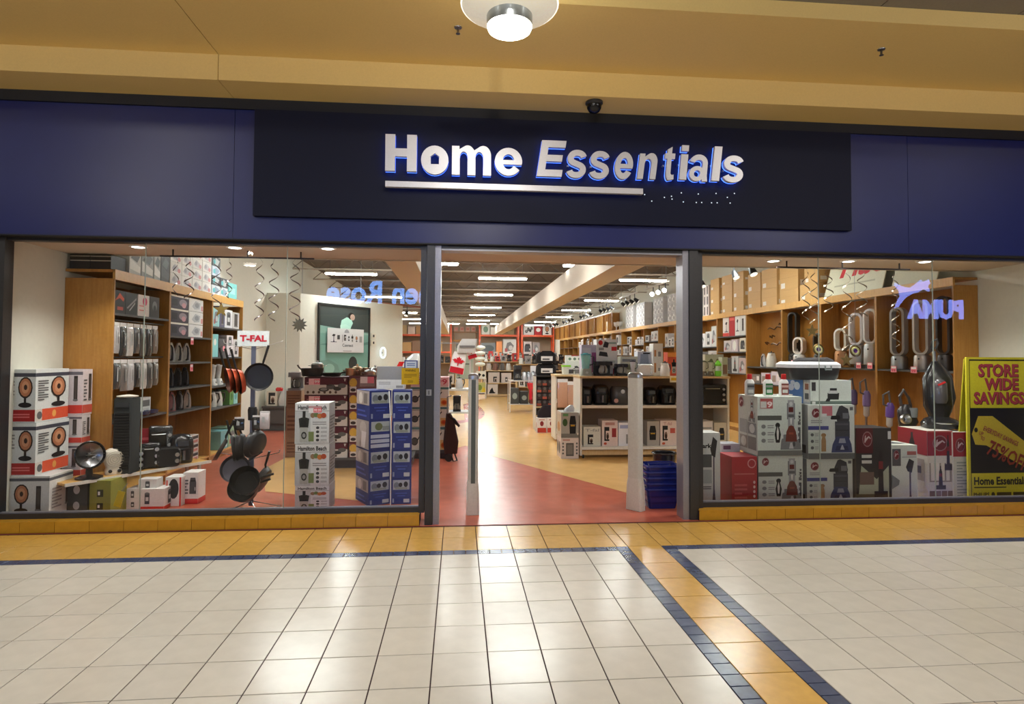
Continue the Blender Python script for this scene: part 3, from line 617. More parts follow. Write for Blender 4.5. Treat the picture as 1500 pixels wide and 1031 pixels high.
def bottle(label, loc, h=.24, cap=RED, lab=C(140,142,140), lab2=C(60,60,62), grp=None):
    t = T('cleaner_bottle', label, 'bottle', loc, 0, grp)
    P(t,'bottle_body','plastic',lambda b: b.loft([(0,0,0,.1,.055,.02),(.01,0,0,.105,.06,.025),(h*.62,0,0,.105,.06,.025),(h*.72,0,0,.085,.05,.024),(h*.78,0,0,.045,.04,.019)],C(232,232,230),3))
    P(t,'cap','plastic',lambda b: b.lathe([(.026,h*.77),(.028,h*.79),(.026,h),(.02,h*1.01)],cap,14))
    P(t,'paper_label','card',lambda b: b.add([(-.042,-.0315,h*.06),(.042,-.0315,h*.06),(.042,-.0315,h*.58),(-.042,-.0315,h*.58)],[(0,1,2,3)],lab).add([(-.04,-.0322,h*.4),(.04,-.0322,h*.4),(.04,-.0322,h*.5),(-.04,-.0322,h*.5)],[(0,1,2,3)],lab2).add([(-.03,-.0322,h*.15),(.03,-.0322,h*.15),(.03,-.0322,h*.3),(-.03,-.0322,h*.3)],[(0,1,2,3)],C(200,204,200)),smooth=False)
    return t
def spiral(label, loc, L, r=.05, turns=3.5, col=C(120,116,120), seed=0, deco=None, grp='silver foil spirals hanging in the windows'):
    mb = MB(); n = 46; ph = seed*1.7; pts = []
    for i in range(n): q = i/(n-1); a = ph+turns*2*math.pi*q; rr = r*(.45+.55*math.sin(min(1,q*1.5)*math.pi/2+.3)); pts.append((rr*math.cos(a), rr*math.sin(a), -L*q))
    v0 = len(mb.v)
    for (x, y, z) in pts: mb.v += [(x,y,z),(x*.86,y*.86,z-.012)]
    for i in range(n-1): mb.f.append([v0+2*i, v0+2*i+2, v0+2*i+3, v0+2*i+1]); mb.c.append(col)
    t = thing('foil_spiral', label, 'decoration', loc, 0, grp)
    mb.build('spiral_ribbon','foil',t)
    mbs = MB(); mbs.tube([(0,0,.045),(pts[0][0],pts[0][1],0)],.0015,G1,4); mbs.build('hanging_thread','satin',t)
    if deco:
        def leaf(b):
            star = []; k = 11 if deco == 'leaf' else 10
            for i in range(2*k if deco == 'leaf' else 10):
                a = math.pi/2+2*math.pi*i/(2*k if deco == 'leaf' else 10); rr = (.085 if i % 2 == 0 else (.05 if deco == 'leaf' else .034)); star.append((pts[-1][0]+rr*math.cos(a), -L-.06+rr*math.sin(a)))
            b.prism(star, pts[-1][1]-.002, pts[-1][1]+.002, C(120,112,92) if deco == 'leaf' else C(176,150,90))
        P(t, 'maple_leaf' if deco == 'leaf' else 'foil_star', 'foil', leaf, smooth=False)
    return t
mat('foil', .25, .85, grain=.03)
def price_tag(label, loc, w=.07, h=.09, rot=0, col=C(244,150,160), grp='pink shelf price tags'):
    mb = MB(); mb.box(-w/2,w/2,-.002,0,0,h,col); prints(mb,w,.002,h,[('f','r',.1,.62,.9,.9,C(250,244,244)),('f','t',.15,.12,.85,.5,C(200,50,70),('99',1,.02))],.003)
    return tag(mb.build('price_tag','card',None,loc,rot,smooth=False), label, 'price tag', grp)
def pouch(label, loc, w, h, rot=0, col=C(90,92,94), art_=(), grp=None):
    t = T('hanging_pack', label, 'package', loc, rot, grp)      # hangs down from loc
    P(t,'pouch','film',lambda b: b.loft([(-h,0,0,w*.96,.012,.004),(-h*.85,0,0,w,.035,.012),(-h*.2,0,0,w,.03,.01),(-h*.12,0,0,w,.008,.003)],col,2))
    def head(b):
        b.box(-w/2,w/2,-.004,.004,-h*.14,0,C(228,224,222)); b.M = Matrix.Translation((0,-.02,-h*.8)); prints(b,w*.8,.001,h*.6,list(art_))
    P(t,'header_card','card',head,smooth=False)
    return t
def vac_upright(label, loc, rot=0, h=1.05):
    t = T('upright_vacuum', label, 'vacuum', loc, rot); s = h/1.05
    P(t,'floor_head','gloss',lambda b: b.loft([(0,0,0,.34*s,.30*s,.06),(.05*s,0,0,.36*s,.32*s,.08),(.10*s,0,.02*s,.30*s,.22*s,.08),(.13*s,0,.05,.18*s,.12*s,.05)],C(30,30,32),4))
    P(t,'bumper_trim','metal',lambda b: b.tube([(.17*s*math.cos(a),-.15*s*math.sin(a)-.01,.06*s) for a in [math.pi*i/12 for i in range(13)]],.008*s,STEEL))
    P(t,'body','gloss',lambda b: b.loft([(.10*s,0,.06*s,.17*s,.15*s,.05),(.25*s,0,.08*s,.28*s,.21*s,.08),(.58*s,0,.12*s,.27*s,.20*s,.08),(.72*s,0,.15*s,.13*s,.12*s,.05),(.78*s,0,.16*s,.06*s,.06*s,.02)],C(28,28,30),4))
    P(t,'dust_cup','film',lambda b: (setattr(b,'M',Matrix.Translation((0,.0,0)) @ Matrix.Rotation(math.radians(-6),4,'X')), b.lathe([(.07*s,.28*s),(.085*s,.32*s),(.085*s,.52*s),(.06*s,.56*s)],C(74,72,78),18)))
    P(t,'hose','matte',lambda b: b.tube([(.12*s,.1,.18*s),(.17*s,.12,.35*s),(.15*s,.16,.6*s),(.05*s,.18,.74*s)],.02*s,C(60,60,62),8))
    P(t,'wand','metal',lambda b: b.tube([(0,.16*s,.74*s),(0,.19*s,.9*s)],.018*s,C(150,150,150),8))
    P(t,'handle','plastic',lambda b: b.tube([(0,.19*s,.88*s),(-.02*s,.2*s,.95*s),(-.01*s,.19*s,1.02*s),(.035*s,.2*s,1.05*s),(.05*s,.2*s,1.0*s),(.02*s,.2*s,.93*s)],.013*s,C(40,40,42),8))
    P(t,'red_latch','plastic',lambda b: b.bar((-.03*s,-.02*s,.50*s),(.04*s,-.03*s,.54*s),.02*s,.02*s,RED))
    return t
def vac_stick(label, loc, h=1.15, col=C(96,66,140), rot=0, lean=.06, head=True, grp=None):
    t = T('stick_vacuum', label, 'vacuum', loc, rot, grp); t.rotation_euler = (0,lean,rot)
    P(t,'tube','metal',lambda b: b.tube([(0,0,.05),(0,0,h*.68)],.016,C(150,140,150),10))
    P(t,'motor_body','plastic',lambda b: b.lathe([(.03,h*.66),(.055,h*.68),(.055,h*.80),(.03,h*.84)],col,16))
    P(t,'dust_bin','film',lambda b: b.lathe([(.028,h*.56),(.042,h*.58),(.042,h*.68)],C(170,168,174),14))
    P(t,'grip','plastic',lambda b: b.tube([(0,-.03,h*.8),(0,-.10,h*.82),(0,-.11,h*.93),(0,-.03,h*.97),(0,0,h*.84)],.014,C(90,90,94),8))
    if head: P(t,'floor_head','plastic',lambda b: b.loft([(0,0,0,.24,.09,.03),(.04,0,0,.24,.09,.03),(.06,0,0,.1,.05,.02)],C(120,110,130),3))
    return t
# ------------------------------------------------------------------ bookcases along the side walls
mat('shelf_grey', .5, color=C(72,72,72))
def bookcase(side, y0, y1, z1, shelves, label, ends=(True,True)):
    t = thing('bookcase', label, 'bookcase', (0,0,0), 0, 'wooden bookcases along the shop walls')
    xf, xb = (6.327, XR-.004) if side == 'R' else (-3.672, XL+.004); sg = 1 if side == 'R' else -1
    def X(a): return (xf, xf+sg*a)
    def bx(name, m, xa, xb_, ya, yb, za, zb): P(t,name,m,lambda b: b.box(min(xa,xb_),max(xa,xb_),ya,yb,za,zb,WHITE),smooth=False)
    bx('side_panel','wood',xf,xb,y0,y0+.022,0,z1-.1); bx('side_panel','wood',xf,xb,y1-.022,y1,0,z1-.1)
    bx('back_panel','wood_back',xb-sg*.012,xb,y0+.022,y1-.022,.1,z1-.1); bx('top_board','wood',xf+sg*.001,xb,y0,y1,z1-.03,z1)
    bx('top_rail','wood_edge',xf-sg*.006,xf+sg*.02,y0,y1,z1-.11,z1+.001); bx('plinth','wood_back',xf+sg*.03,xb,y0+.022,y1-.022,0,.085); bx('bottom_board','wood_edge',xf,xb,y0+.022,y1-.022,.085,.11)
    for z in shelves: bx('shelf','shelf_grey',xf+sg*.004,xb-sg*.012,y0+.022,y1-.022,z-.025,z)
    return t
LB = [1.015,2.32,3.70,5.02]; LS = [[2.12,.91],[1.91,1.55,1.20,.87],[2.10,1.62,1.16,.81]]
bookcase('L',LB[0],LB[1],2.60,LS[0],'left wall wooden bookcase bay nearest the window, with hanging utensil packs')
bookcase('L',LB[1],LB[2],2.60,LS[1],'middle bay of the left wall wooden bookcase, with steam irons')
bookcase('L',LB[2],LB[3],2.60,LS[2],'far bay of the left wall wooden bookcase, with teal cartons')
RB = [1.05,2.48,3.86,5.11,6.55,8.04,9.40,10.91,12.34,13.81,15.22,16.62,18.08,19.5,20.9,22.3,23.7,25.1,26.5,27.9,29.3,30.7]
RS = [[1.5],[1.5],[1.52],[1.46,1.12],[2.14,1.78,1.3],[1.91,1.45],[2.1,1.72],[1.95],[2.15,1.8],[2.05,1.6]]+[[2.1,1.7]]*20
ORD = ['first','second','third','fourth','fifth','sixth','seventh','eighth','ninth','tenth','eleventh','twelfth','thirteenth','fourteenth','fifteenth','sixteenth','seventeenth','eighteenth','nineteenth','twentieth','twenty-first','twenty-second','twenty-third']
for i in range(len(RB)-1):
    bookcase('R',RB[i],RB[i+1],2.69,RS[i],'%s wooden bookcase bay from the window along the right wall' % ORD[i])
def onL(y0, y1, z, h, base, dec, label, d=.3, name='product_box', x=-3.70, grp=None, m='card'):
    return carton(name, label, (x, (y0+y1)/2, z+.001), y1-y0-.006, d, h, base, dec, math.pi/2, grp, m=m)
def onR(y0, y1, z, h, base, dec, label, d=.26, name='product_box', x=6.345, grp=None, m='card'):
    return carton(name, label, (x, (y0+y1)/2, z+.001), y1-y0-.006, d, h, base, dec, -math.pi/2, grp, m=m)
# ================================================================== LEFT WINDOW
# --- heater cartons at the far left
HB = [('f','r',0,.86,1,.93,C(70,72,84)),('r','r',0,.86,1,.93,C(70,72,84)),('f','r',0,.02,1,.24,C(178,40,40)),('r','r',0,.02,.2,.24,C(214,206,198)),('r','r',.2,.02,1,.24,C(226,92,60)),('r','e',.5,.06,.62,.2,C(240,170,90)),('r','e',.05,.05,.2,.2,G2),('f','L',.12,.08,.8,.18,C(230,120,120),2)]
hbd = HB+pic('f',(.24,.28,.98,.86),HEATER)+pic('r',(.36,.26,.98,.86),HEATER)+lines('r',.06,.4,.36,.8,9,G2)+lines('f',.02,.5,.2,.8,5,G1)
ZB = atY(30,697,.3).z; ZA = atY(30,619,.3).z
cx,_,w,_h = fbox(12,72,700,752,.28); carton('heater_box','bottom carton of the heater stack, printed with dish and tower heaters',(cx,.28,.003),w,.36,ZB-.004,C(220,222,220),[('f','r',0,.90,1,.96,C(90,92,100)),('r','r',0,.90,1,.96,C(90,92,100))]+pic('f',(.08,.25,.56,.84),HEATER)+pic('f',(.64,.28,.84,.8),TOWER)+lines('r',.1,.3,.5,.75,7,G1)+pic('r',(.6,.3,.95,.8),TOWER))
cx,_,w,_h = fbox(12,50,624,697,.3); carton('heater_box','middle carton of the heater stack with copper dish heater picture and red band',(cx+.012,.3,ZB),w,.5,ZA-ZB-.004,C(222,226,224),hbd)
cx,_,w,h = fbox(12,50,541,619,.3,ZA); carton('heater_box','top carton of the heater stack with copper dish heater picture and red band',(cx+.012,.3,ZA),w,.5,h,C(222,226,224),hbd)
tb = [('f','r',0,.88,1,.95,C(110,104,112)),('f','r',0,.04,1,.22,C(214,70,60)),('r','r',0,.04,1,.22,C(206,90,74))]+pic('f',(.45,.3,.8,.86),TOWER)+pic('r',(.5,.3,.95,.9),TOWER)+lines('r',.08,.3,.4,.8,7)
cx,_,w,h = fbox(94,121,540,607,.83); zt = atY(110,608,.83).z; z1 = atY(110,650,.83).z
b3 = [carton('tower_heater_box','floor-level carton under the pink-white tower heater cartons',(cx,.83,.003),w,.17,z1*.5-.004,C(222,216,216),tb),
 carton('tower_heater_box','second carton up in the tower heater stack by the bookcase end',(cx,.83,z1*.5),w,.16,z1*.5-.003,C(222,216,216),tb),
 carton('tower_heater_box','third carton up in the tower heater stack, behind the dish heater',(cx,.83,z1),w,.15,zt-z1-.003,C(222,214,214),tb),
 carton('tower_heater_box','topmost pink-white tower heater carton against the bookcase end',(cx,.83,zt),w,.17,h,C(226,214,216),tb)]
# --- folded yellow sale board at the left edge
def sale_board(label, loc, rot, w=.62, h=1.5, back_off=.20):
    t = T('sale_board', label, 'sign', loc, rot)
    P(t,'front_panel','card',lambda b: b.box(-w/2,w/2,0,.02,0,h,C(214,204,52)),smooth=False)
    def back(b): b.bar((0,back_off,.008),(0,.03,h-.02),w,.015,C(186,176,40))
    P(t,'rear_panel','card',back,smooth=False)
    def pr(b):
        d = rect('f',.045,.012,.99,.985,C(24,22,24))+rect('f',.055,.655,.98,.975,C(218,208,48))+rect('f',.055,.02,.98,.215,C(218,208,48))
        d += [('f','p',.07,.28,.98,.60,C(214,190,60),[(0,.62),(.12,1),(.38,1.0),(1,.42),(1,-.12),(.26,.38),(.06,.40)]),('f','e',.11,.49,.17,.523,C(30,26,26))]
        k = .004
        for (s, u0,v0,u1,v1) in (('STORE',.19,.865,.86,.955),('WIDE',.29,.775,.86,.858),('SAVINGS',.11,.680,.95,.765)):
            d += words('f',u0+k*2,v0-k,u1+k*2,v1-k,s,C(60,20,30),.045)+words('f',u0,v0,u1,v1,s,C(176,62,78),.042)
        b.M = Matrix.Identity(4); prints(b,w,.02,h,d+words('f',.09,.135,.96,.19,'Home Essentials',C(40,38,20),.035)+rect('f',.09,.116,.62,.123,C(40,38,20))+words('f',.08,.055,.34,.085,'PHILIPS',C(60,56,24),.02)+[('f','e',.37,.052,.43,.088,C(60,56,24))]+rect('f',.46,.056,.70,.086,C(70,64,28))+rect('f',.73,.056,.93,.086,C(70,64,28)))
        for (s,a,c,wd,hh) in (('EVERYDAY SAVINGS',.24,.505,.62,.034),('UP',.17,.478,.07,.026),('TO',.19,.444,.07,.026),('75%OFF',.28,.345,.70,.105)):
            vs, fs, _ = text_mesh(s,2,.02)
            ang = -math.radians(24); pts = []
            for x,y in vs:
                lx_, ly_ = x*wd*w, y*hh*h; pts.append((-w/2+a*w+lx_*math.cos(ang)-ly_*math.sin(ang), -.012, c*h+lx_*math.sin(ang)+ly_*math.cos(ang)))
            b.add(pts,fs,C(150,56,40) if '%' in s else C(170,84,70))
    P(t,'printed_face','card',pr,smooth=False)
    return t
sale_board('yellow folded sale board squeezed between window jamb and heater cartons',(-4.135,.55,.003),math.pi/2,.46,1.4,.038)
# --- low display bench along the left bookcase
BA, BBp = Vector((-3.52,.60,0)), Vector((-2.90,1.52,0)); bd = (BBp-BA).normalized(); ang = math.atan2(bd.y,bd.x)
BZ = .385
bn = T('display_bench','low white-edged display bench in front of the left bookcase','bench',(0,0,0))
bl = (BBp-BA).length+.0; bench_M = Matrix.Translation(BA) @ Matrix.Rotation(ang,4,'Z')
def bw_(fn): return lambda b: (setattr(b,'M',bench_M), fn(b))
P(bn,'bench_top','wood_edge',bw_(lambda b: b.box(-.34,bl+.1,.002,.36,BZ-.02,BZ,WHITE)),smooth=False)
P(bn,'edge_strip','plastic',bw_(lambda b: b.box(-.34,bl+.11,-.012,.002,BZ-.028,BZ+.004,C(214,208,196))),smooth=False)
for x,y in ((-.05,.02),(bl-.03,.02),(bl-.03,.26)): P(bn,'leg','plastic',bw_(lambda b: b.box(x,x+.03,y,y+.03,0.003,BZ-.02,C(176,172,164))),smooth=False)
def onB(s, off, z=0): v = bench_M @ Vector((s,off,0)); return (v.x, v.y, BZ+.001+z)
def bpos(px, Y): return (atY(px,680,Y).x, Y, BZ+.001)
f1 = dish_heater('black dish heater with chrome reflector on the display bench',bpos(131,.60),math.radians(48)); f1.scale = (.82,.82,.82)
fan_heater('small cream fan heater on the front of the display bench',bpos(168,.84),math.radians(30))
t = T('tower_heater','tall black tower heater on the bench against the bookcase end, with cream platter on top','heater',(atY(178,640,.80).x,.80,BZ+.001)); hh = atY(176,583,.8).z-BZ
P(t,'body','matte',lambda b: b.loft([(0,0,.1,.20,.2,.015),(.02,0,.1,.19,.19,.015),(hh-.02,0,.1,.19,.19,.02),(hh,0,.1,.17,.17,.02)],C(44,46,46),3))
P(t,'front_grille','plastic',lambda b: [b.box(-.075,.075,-.006,.01,.06+.03*k,.078+.03*k,C(30,31,32)) for k in range(int((hh-.2)/.03))],smooth=False)['kind'] = 'stuff'
P(t,'control_strip','gloss',lambda b: b.box(-.07,.07,-.003,.012,hh-.10,hh-.05,C(62,64,66)),smooth=False)
mb = MB(); mb.lathe([(.0,0),(.10,.004),(.105,.016),(.02,.03),(.0,.03)],C(226,220,206),20,cap=False); tag(mb.build('oval_platter','plastic',None,(t.location.x,.90,atY(176,583,.8).z+.002)),'oval cream platter on top of the tall black tower heater','platter')
toaster_oven('squat black toaster oven right of the cream fan heater',bpos(196,.99),.19,.18,.24,.2)
toaster_oven('black countertop oven left of the two-knob toaster',bpos(219,1.09),.19,.16,.28,.35)
toaster_oven('taller black oven with silver edge behind the two-knob toaster',bpos(235,1.36),.24,.16,.44,.5)
toaster('black toaster with two silver knobs at the bench edge',bpos(247,1.16),.26,.15,.22,.6)
air_fryer('glossy black two-knob fryer at the far end of the bench',bpos(268,1.40),.26,.26,.33,.6)
carton('red_product_box','slim red carton between black ovens on the bench',bpos(214,1.44),.12,.06,.40,C(140,24,40),lines('f',.1,.2,.9,.8,4,C(190,80,90)),.3)
# cartons under the bench
def under(xl,xr,yt,yb,Y,label,base,dec,d=.2,z0=.003,name='appliance_box',hh=None):
    cx,_,w,h = fbox(xl,xr,yt,yb,Y,z0); return carton(name,label,(cx,Y,z0),w,d,hh or h,base,dec)
blk = pic('f',(.3,.2,.7,.85),CUP); wr = [('f','r',0,0,1,.16,C(206,50,46)),('r','r',0,0,1,.16,C(206,60,50))]
under(96,128,703,752,.55,'dark grey carton with round emblems left under the bench',C(74,78,74),[('f','e',.35,.62,.65,.85,C(200,204,200)),('f','e',.35,.2,.65,.42,C(180,184,180))],.3)
under(131,162,704,752,.55,'olive green carton under the near end of the bench',C(140,140,60),[('f','r',.35,.55,.65,.75,C(60,62,40)),('f','r',.35,.2,.65,.38,C(60,62,40)),('f','r',.4,.6,.5,.7,WHITE),('f','r',.4,.25,.5,.33,WHITE)],.3)
q = atY(195,733,.85).z
for (a,b,t0,t1,Y,lb,de,z0) in ((184,204,733,752,.85,'lower white carton with dark appliance picture behind the yellow tag',blk,.003),(184,204,716,733,.85,'upper white carton with dark appliance picture behind the yellow tag',blk,q),
    (206,240,716,752,.80,'wide white carton with red foot, second under the bench',wr+pic('f',(.1,.25,.45,.85),CUP)+pic('r',(.3,.2,.9,.9),CUP),.003),(242,265,699,752,.95,'tall white carton with black oval window picture and red edge under the bench',[('f','e',.2,.25,.85,.95,C(40,40,42)),('f','r',.9,0,1,1,RED),('f','r',.05,.1,.15,.9,C(206,90,80))],.003),(268,290,692,752,1.05,'rightmost white carton with red corner under the bench',wr+pic('f',(.4,.25,.9,.9),TOAST)+lines('f',.06,.3,.35,.8,5),.003)):
    under(a,b,t0,t1,Y,lb,C(228,224,220),de,.2,z0)
under(214,240,698,716,1.0,'small white carton lying on the wide red-footed carton',C(224,220,216),blk,.14,atY(225,717,.88).z,hh=.12).location.y = .84
mb = MB(); mb.box(-.035,.035,0,.004,0,.16,C(216,196,50)); mb.bar((0,.002,.16),(.03,.002,.25),.012,.004,C(150,152,150)); tg = mb.build('yellow_swing_tag','card',None,atY(171,742,.5),0,smooth=False); tg.rotation_euler = (0,.28,0); tag(tg,'yellow paper swing tag hanging from the bench front edge','tag')
# --- left bookcase, nearest bay
zt = 2.12
for i,(a,b,base,de,lb) in enumerate(((1.06,1.30,C(44,44,46),[('f','p',.1,.45,.9,.9,C(222,96,60),[(0,.2),(.5,1),(1,.5),(.9,.2),(.5,.5)]),('f','r',.3,.15,.8,.3,C(190,90,80))],'black carton with orange knife picture, first on the top shelf'),
   (1.30,1.56,C(52,54,54),[('f','p',.1,.3,.9,.8,G1,[(0,0),(1,1),(1,.8),(.1,-.1)]),('f','p',.3,.2,.8,.6,LG,[(0,0),(1,1),(1,.8),(.1,-.1)])],'dark carton with grey blade picture, second on the top shelf'),(1.57,1.84,C(232,222,220),[('f','e',.4,.5,.8,.9,C(214,60,110)),('f','r',.58,.1,.64,.6,C(200,60,100)),('f','r',.1,.45,.5,.5,C(220,130,130)),('f','r',.1,.25,.5,.3,C(220,130,130))],'white and pink carton, third on the top shelf of the utensil bay'),(1.85,2.09,C(56,50,48),[('f','e',.25,.3,.75,.8,C(120,118,116)),('f','e',.35,.25,.65,.6,C(50,48,48))],'brown-black carton with grey ring picture, fourth on the top shelf'))):
    onL(a,b,zt,.26,base,de,lb)
pc = [C(180,176,176),C(96,92,88),C(52,54,56),C(60,62,64),C(206,200,196),C(120,112,108),C(84,86,88)]
for r_,(zz,h) in enumerate(((2.02,.38),(1.60,.36))):
    for i in range(7):
        y = 1.12+i*.145+(.03 if r_ else 0); base = pc[(i*2+r_*3) % 7]
        pouch('%s clear-fronted kitchen tool pack on the %s row of hooks' % (ORD[i]+' from the window,', 'upper' if r_ == 0 else 'lower'),(-3.70,y,zz),.125,h*(1 if i % 3 else .92),math.pi/2,base,[('f','r',.3,.1,.5,.9,G3 if i % 2 else LG),('f','r',.6,.2,.7,.8,LG if i % 2 else G3)],'hanging kitchen tool packs in the left bookcase')
mb = MB()
t = T('hook_rail','black hook rails carrying the kitchen tool packs','rail',(0,0,0))
for zz in (2.045,1.625): P(t,'rail','plastic',lambda b: b.box(-3.735,-3.725,1.05,2.28,zz-.008,zz+.008,BLACK),smooth=False)
for i in range(2): onL(1.42+i*.27,1.66+i*.27,.91,.22,C(206,208,206),[('f','r',.1,.5,.9,.85,C(232,150,150) if i == 0 else G2),('f','r',.2,.15,.8,.4,LG)],'%s white card-backed pack on the lower shelf of the utensil bay' % ('pink-labelled' if i == 0 else 'dark-labelled'),.08)
for i in range(4):
    mb = MB(); mb.lathe([(.03,0),(.075,.02),(.085,.06),(.07,.062),(.03,.015)],C(52,60,92),16,cap=False); tag(mb.build('glass_bowl','film',None,(-3.68,1.3+i*.2,.912)),'%s dark blue glass bowl on the low shelf above the black ovens' % ORD[i],'bowl','dark blue glass bowls')
# --- middle bay
for r_ in range(3):
    z = 1.91+r_*.187; rn = ['bottom','middle','top'][r_]
    onL(2.40,2.93,z,.183,C(62,60,74),[('f','r',0,.86,1,1,C(236,232,220)),('f','e',.45,.2,.9,.75,C(150,140,150)),('f','e',.6,.1,.85,.5,C(200,150,160)),('f','r',.05,.2,.35,.7,C(40,40,50))],'dark picture carton, %s of three on the top shelf of the iron bay' % rn)
    onL(2.94,3.42,z,.18,C(228,228,226),[('f','p',.2,.15,.8,.85,C(186,190,194),[(0,.3),(.4,1),(1,.8),(.9,.1),(.3,0)]),('f','e',.4,.3,.7,.7,C(150,154,160)),('f','r',.85,.1,.97,.5,C(220,150,150))],'white carton with grey appliance picture, %s of three in the iron bay' % rn)
for i,(y,c,lb) in enumerate(((2.44,C(50,80,150),'blue and white steam iron first on the upper iron shelf'),(2.66,C(222,224,224),'pale steam iron second on the upper iron shelf'),(2.90,C(216,216,212),'pale steam iron third on the upper iron shelf'),(3.14,C(200,200,198),'pale steam iron last on the upper iron shelf'))): iron(lb,(-3.80,y,1.552),c,math.radians(40),'steam irons in the left bookcase')
for i,y in enumerate((2.45,2.66,2.90,3.12)): iron('%s black steam iron on the middle iron shelf' % ORD[i],(-3.80,y,1.202),C(34,36,42),math.radians(45),'steam irons in the left bookcase',C(70,72,78))
for i,(y,c) in enumerate(((2.44,C(60,60,66)),(2.72,C(170,120,124)),(2.96,C(44,42,46)),(3.2,C(190,170,160)))): iron('%s iron on the lower iron shelf' % ['grey','pinkish','black','beige'][i],(-3.80,y,.872),c,math.radians(45),'steam irons in the left bookcase',C(150,150,152))
for i,(y,z) in enumerate(((2.98,1.80),(2.98,1.42))): price_tag('pink price tag on the %s edge of the iron bay' % ['upper shelf','lower shelf'][i],(-3.664,y,z),.09,.10,math.pi/2)
for i in range(3): onL(3.06,3.36,.11+i*.125,.12,C(206,196,190),[('f','r',.05,.55,.95,.9,C(40,36,38)),('f','r',.1,.1,.9,.4,C(190,120,110))],'%s small printed carton at the foot of the iron bay' % ['bottom','middle','top'][i],.2)
kettle('black kettle with grey handle at the foot of the iron bay',(-3.82,2.62,.11),C(40,40,42),.6,1.5,'gloss'); coffee_maker('black machine beside the kettle at the foot of the iron bay',(-3.9,2.95,.11),.22,.42,C(40,42,46),math.pi/2)
# --- far bay
for a,b,z,h,base,de,lb in ((3.78,4.05,2.10,.30,C(150,196,200),pic('f',(.1,.1,.9,.9),MIX),'teal and white carton on the top shelf of the far bay'),(4.06,4.26,2.10,.34,C(96,92,120),pic('f',(.2,.1,.9,.9),TOWER),'purple-grey carton on the top shelf of the far bay'),(4.27,4.60,2.10,.30,C(226,224,228),pic('f',(.1,.1,.9,.9),CUP),'white carton with grey jug picture on the far top shelf'),(4.61,4.92,2.10,.28,C(210,206,206),pic('f',(.1,.1,.9,.9),TOWER),'last pale carton on the far top shelf'),
   (3.76,4.02,1.62,.36,C(136,206,210),[('f','e',.3,.5,.7,.8,WHITE)],'plain teal carton on the second far shelf'),(4.04,4.36,1.62,.30,C(84,80,84),pic('f',(.1,.1,.9,.9),PAN1)+[('f','e',.5,.3,.8,.6,PINK)],'dark grey carton on the second far shelf'),(4.37,4.66,1.62,.36,C(226,218,222),pic('f',(.1,.5,.9,.95),CUP)+pic('f',(.2,.05,.8,.45),STICK),'white carton with jug pictures on the second far shelf'),(4.67,4.92,1.62,.30,C(220,214,214),pic('f',(.1,.1,.9,.9),CUP),'last white carton on the second far shelf'),
   (4.55,4.72,.81,.24,C(110,160,90),[('f','e',.2,.3,.8,.8,C(60,110,60))],'green carton on the lower far shelf'),(4.73,4.92,.81,.24,C(150,206,204),[('f','e',.2,.3,.8,.8,C(90,160,160))],'small teal carton on the lower far shelf'),
   (4.2,4.5,.11,.30,C(130,190,196),[('f','p',.1,.1,.9,.9,C(220,232,232),[(0,0),(1,1),(1,0)])],'pale blue carton at the foot of the far bay'),(4.52,4.9,.11,.32,C(150,180,150),pic('f',(.1,.1,.9,.9),MIX),'green and teal carton at the foot of the far bay')):
    onL(a,b,z,h,base,de,lb)
for i,y in enumerate((3.86,4.10,4.34)): blender('%s white blender on the glassware shelf of the far bay' % ORD[i],(-3.82,y,1.162),.34,C(226,226,224),C(200,204,204),C(226,226,224),math.pi/2,'white blenders in the far bay')
for i,y in enumerate((3.86,4.14,4.38)): kettle('%s white kettle on the lower shelf of the far bay' % ORD[i],(-3.84,y,.812),C(224,222,216),.8,1.1,'plastic','white kettles in the far bay')
air_fryer('dark green rounded fryer at the foot of the far bay',(-3.88,4.02,.11),.28,.28,.46,math.pi/2,C(34,52,48)); 
# --- cartons along the top of the left bookcase
TZ = 2.601
def topbox(y0,y1,z,h,base,de,lb,x0=-4.05,x1=-3.70): return carton('storage_box',lb,(x1,(y0+y1)/2,z),y1-y0-.006,x1-x0,h,base,list(de),math.pi/2)
for i,(a,b) in enumerate(((-4.15,-3.94),(-3.935,-3.72))): carton('storage_box','%s black storage box on the bookcase end nearest the window' % ['left','right'][i],((a+b)/2,1.025,TZ),b-a,.3,.16,C(54,52,50),[('f','r',0,.55,1,.62,C(190,184,170)),('f','r',0,.85,1,.92,C(170,164,150))])
tops = [(1.36,1.62,.30,C(196,198,196)),(1.63,1.92,.32,C(150,152,148)),(1.93,2.1,.32,C(170,172,168)),(2.11,2.34,.34,C(62,60,58))]
for i,(a,b,h,c) in enumerate(tops): topbox(a,b,TZ,h,c,[('f','p',.05,.1,.95,.6,C(232,232,228) if i < 3 else C(80,78,76),[(0,.2),(0,1),(1,.5),(1,0)]),('f','p',.1,.5,.9,.95,C(90,94,92),[(0,.3),(.5,1),(1,.6),(.7,0)])],'%s tall grey-printed storage box along the left bookcase top' % ORD[i])
for c_ in range(4):
    for r_ in range(4): topbox(2.36+c_*.335,2.69+c_*.335,TZ+r_*.155,.152,C(230,226,220),[('f','p',.1,.15,.75,.85,C(196,192,196),[(0,.3),(.4,1),(1,.6),(.8,0),(.2,.1)]),('f','e',.62,.1,.9,.5,C(206,140,140)),('f','e',.2,.3,.45,.7,C(160,156,160))],'white printed carton, column %s, row %s up, stacked on the left bookcase' % (['one','two','three','four'][c_],['one','two','three','four'][r_]))
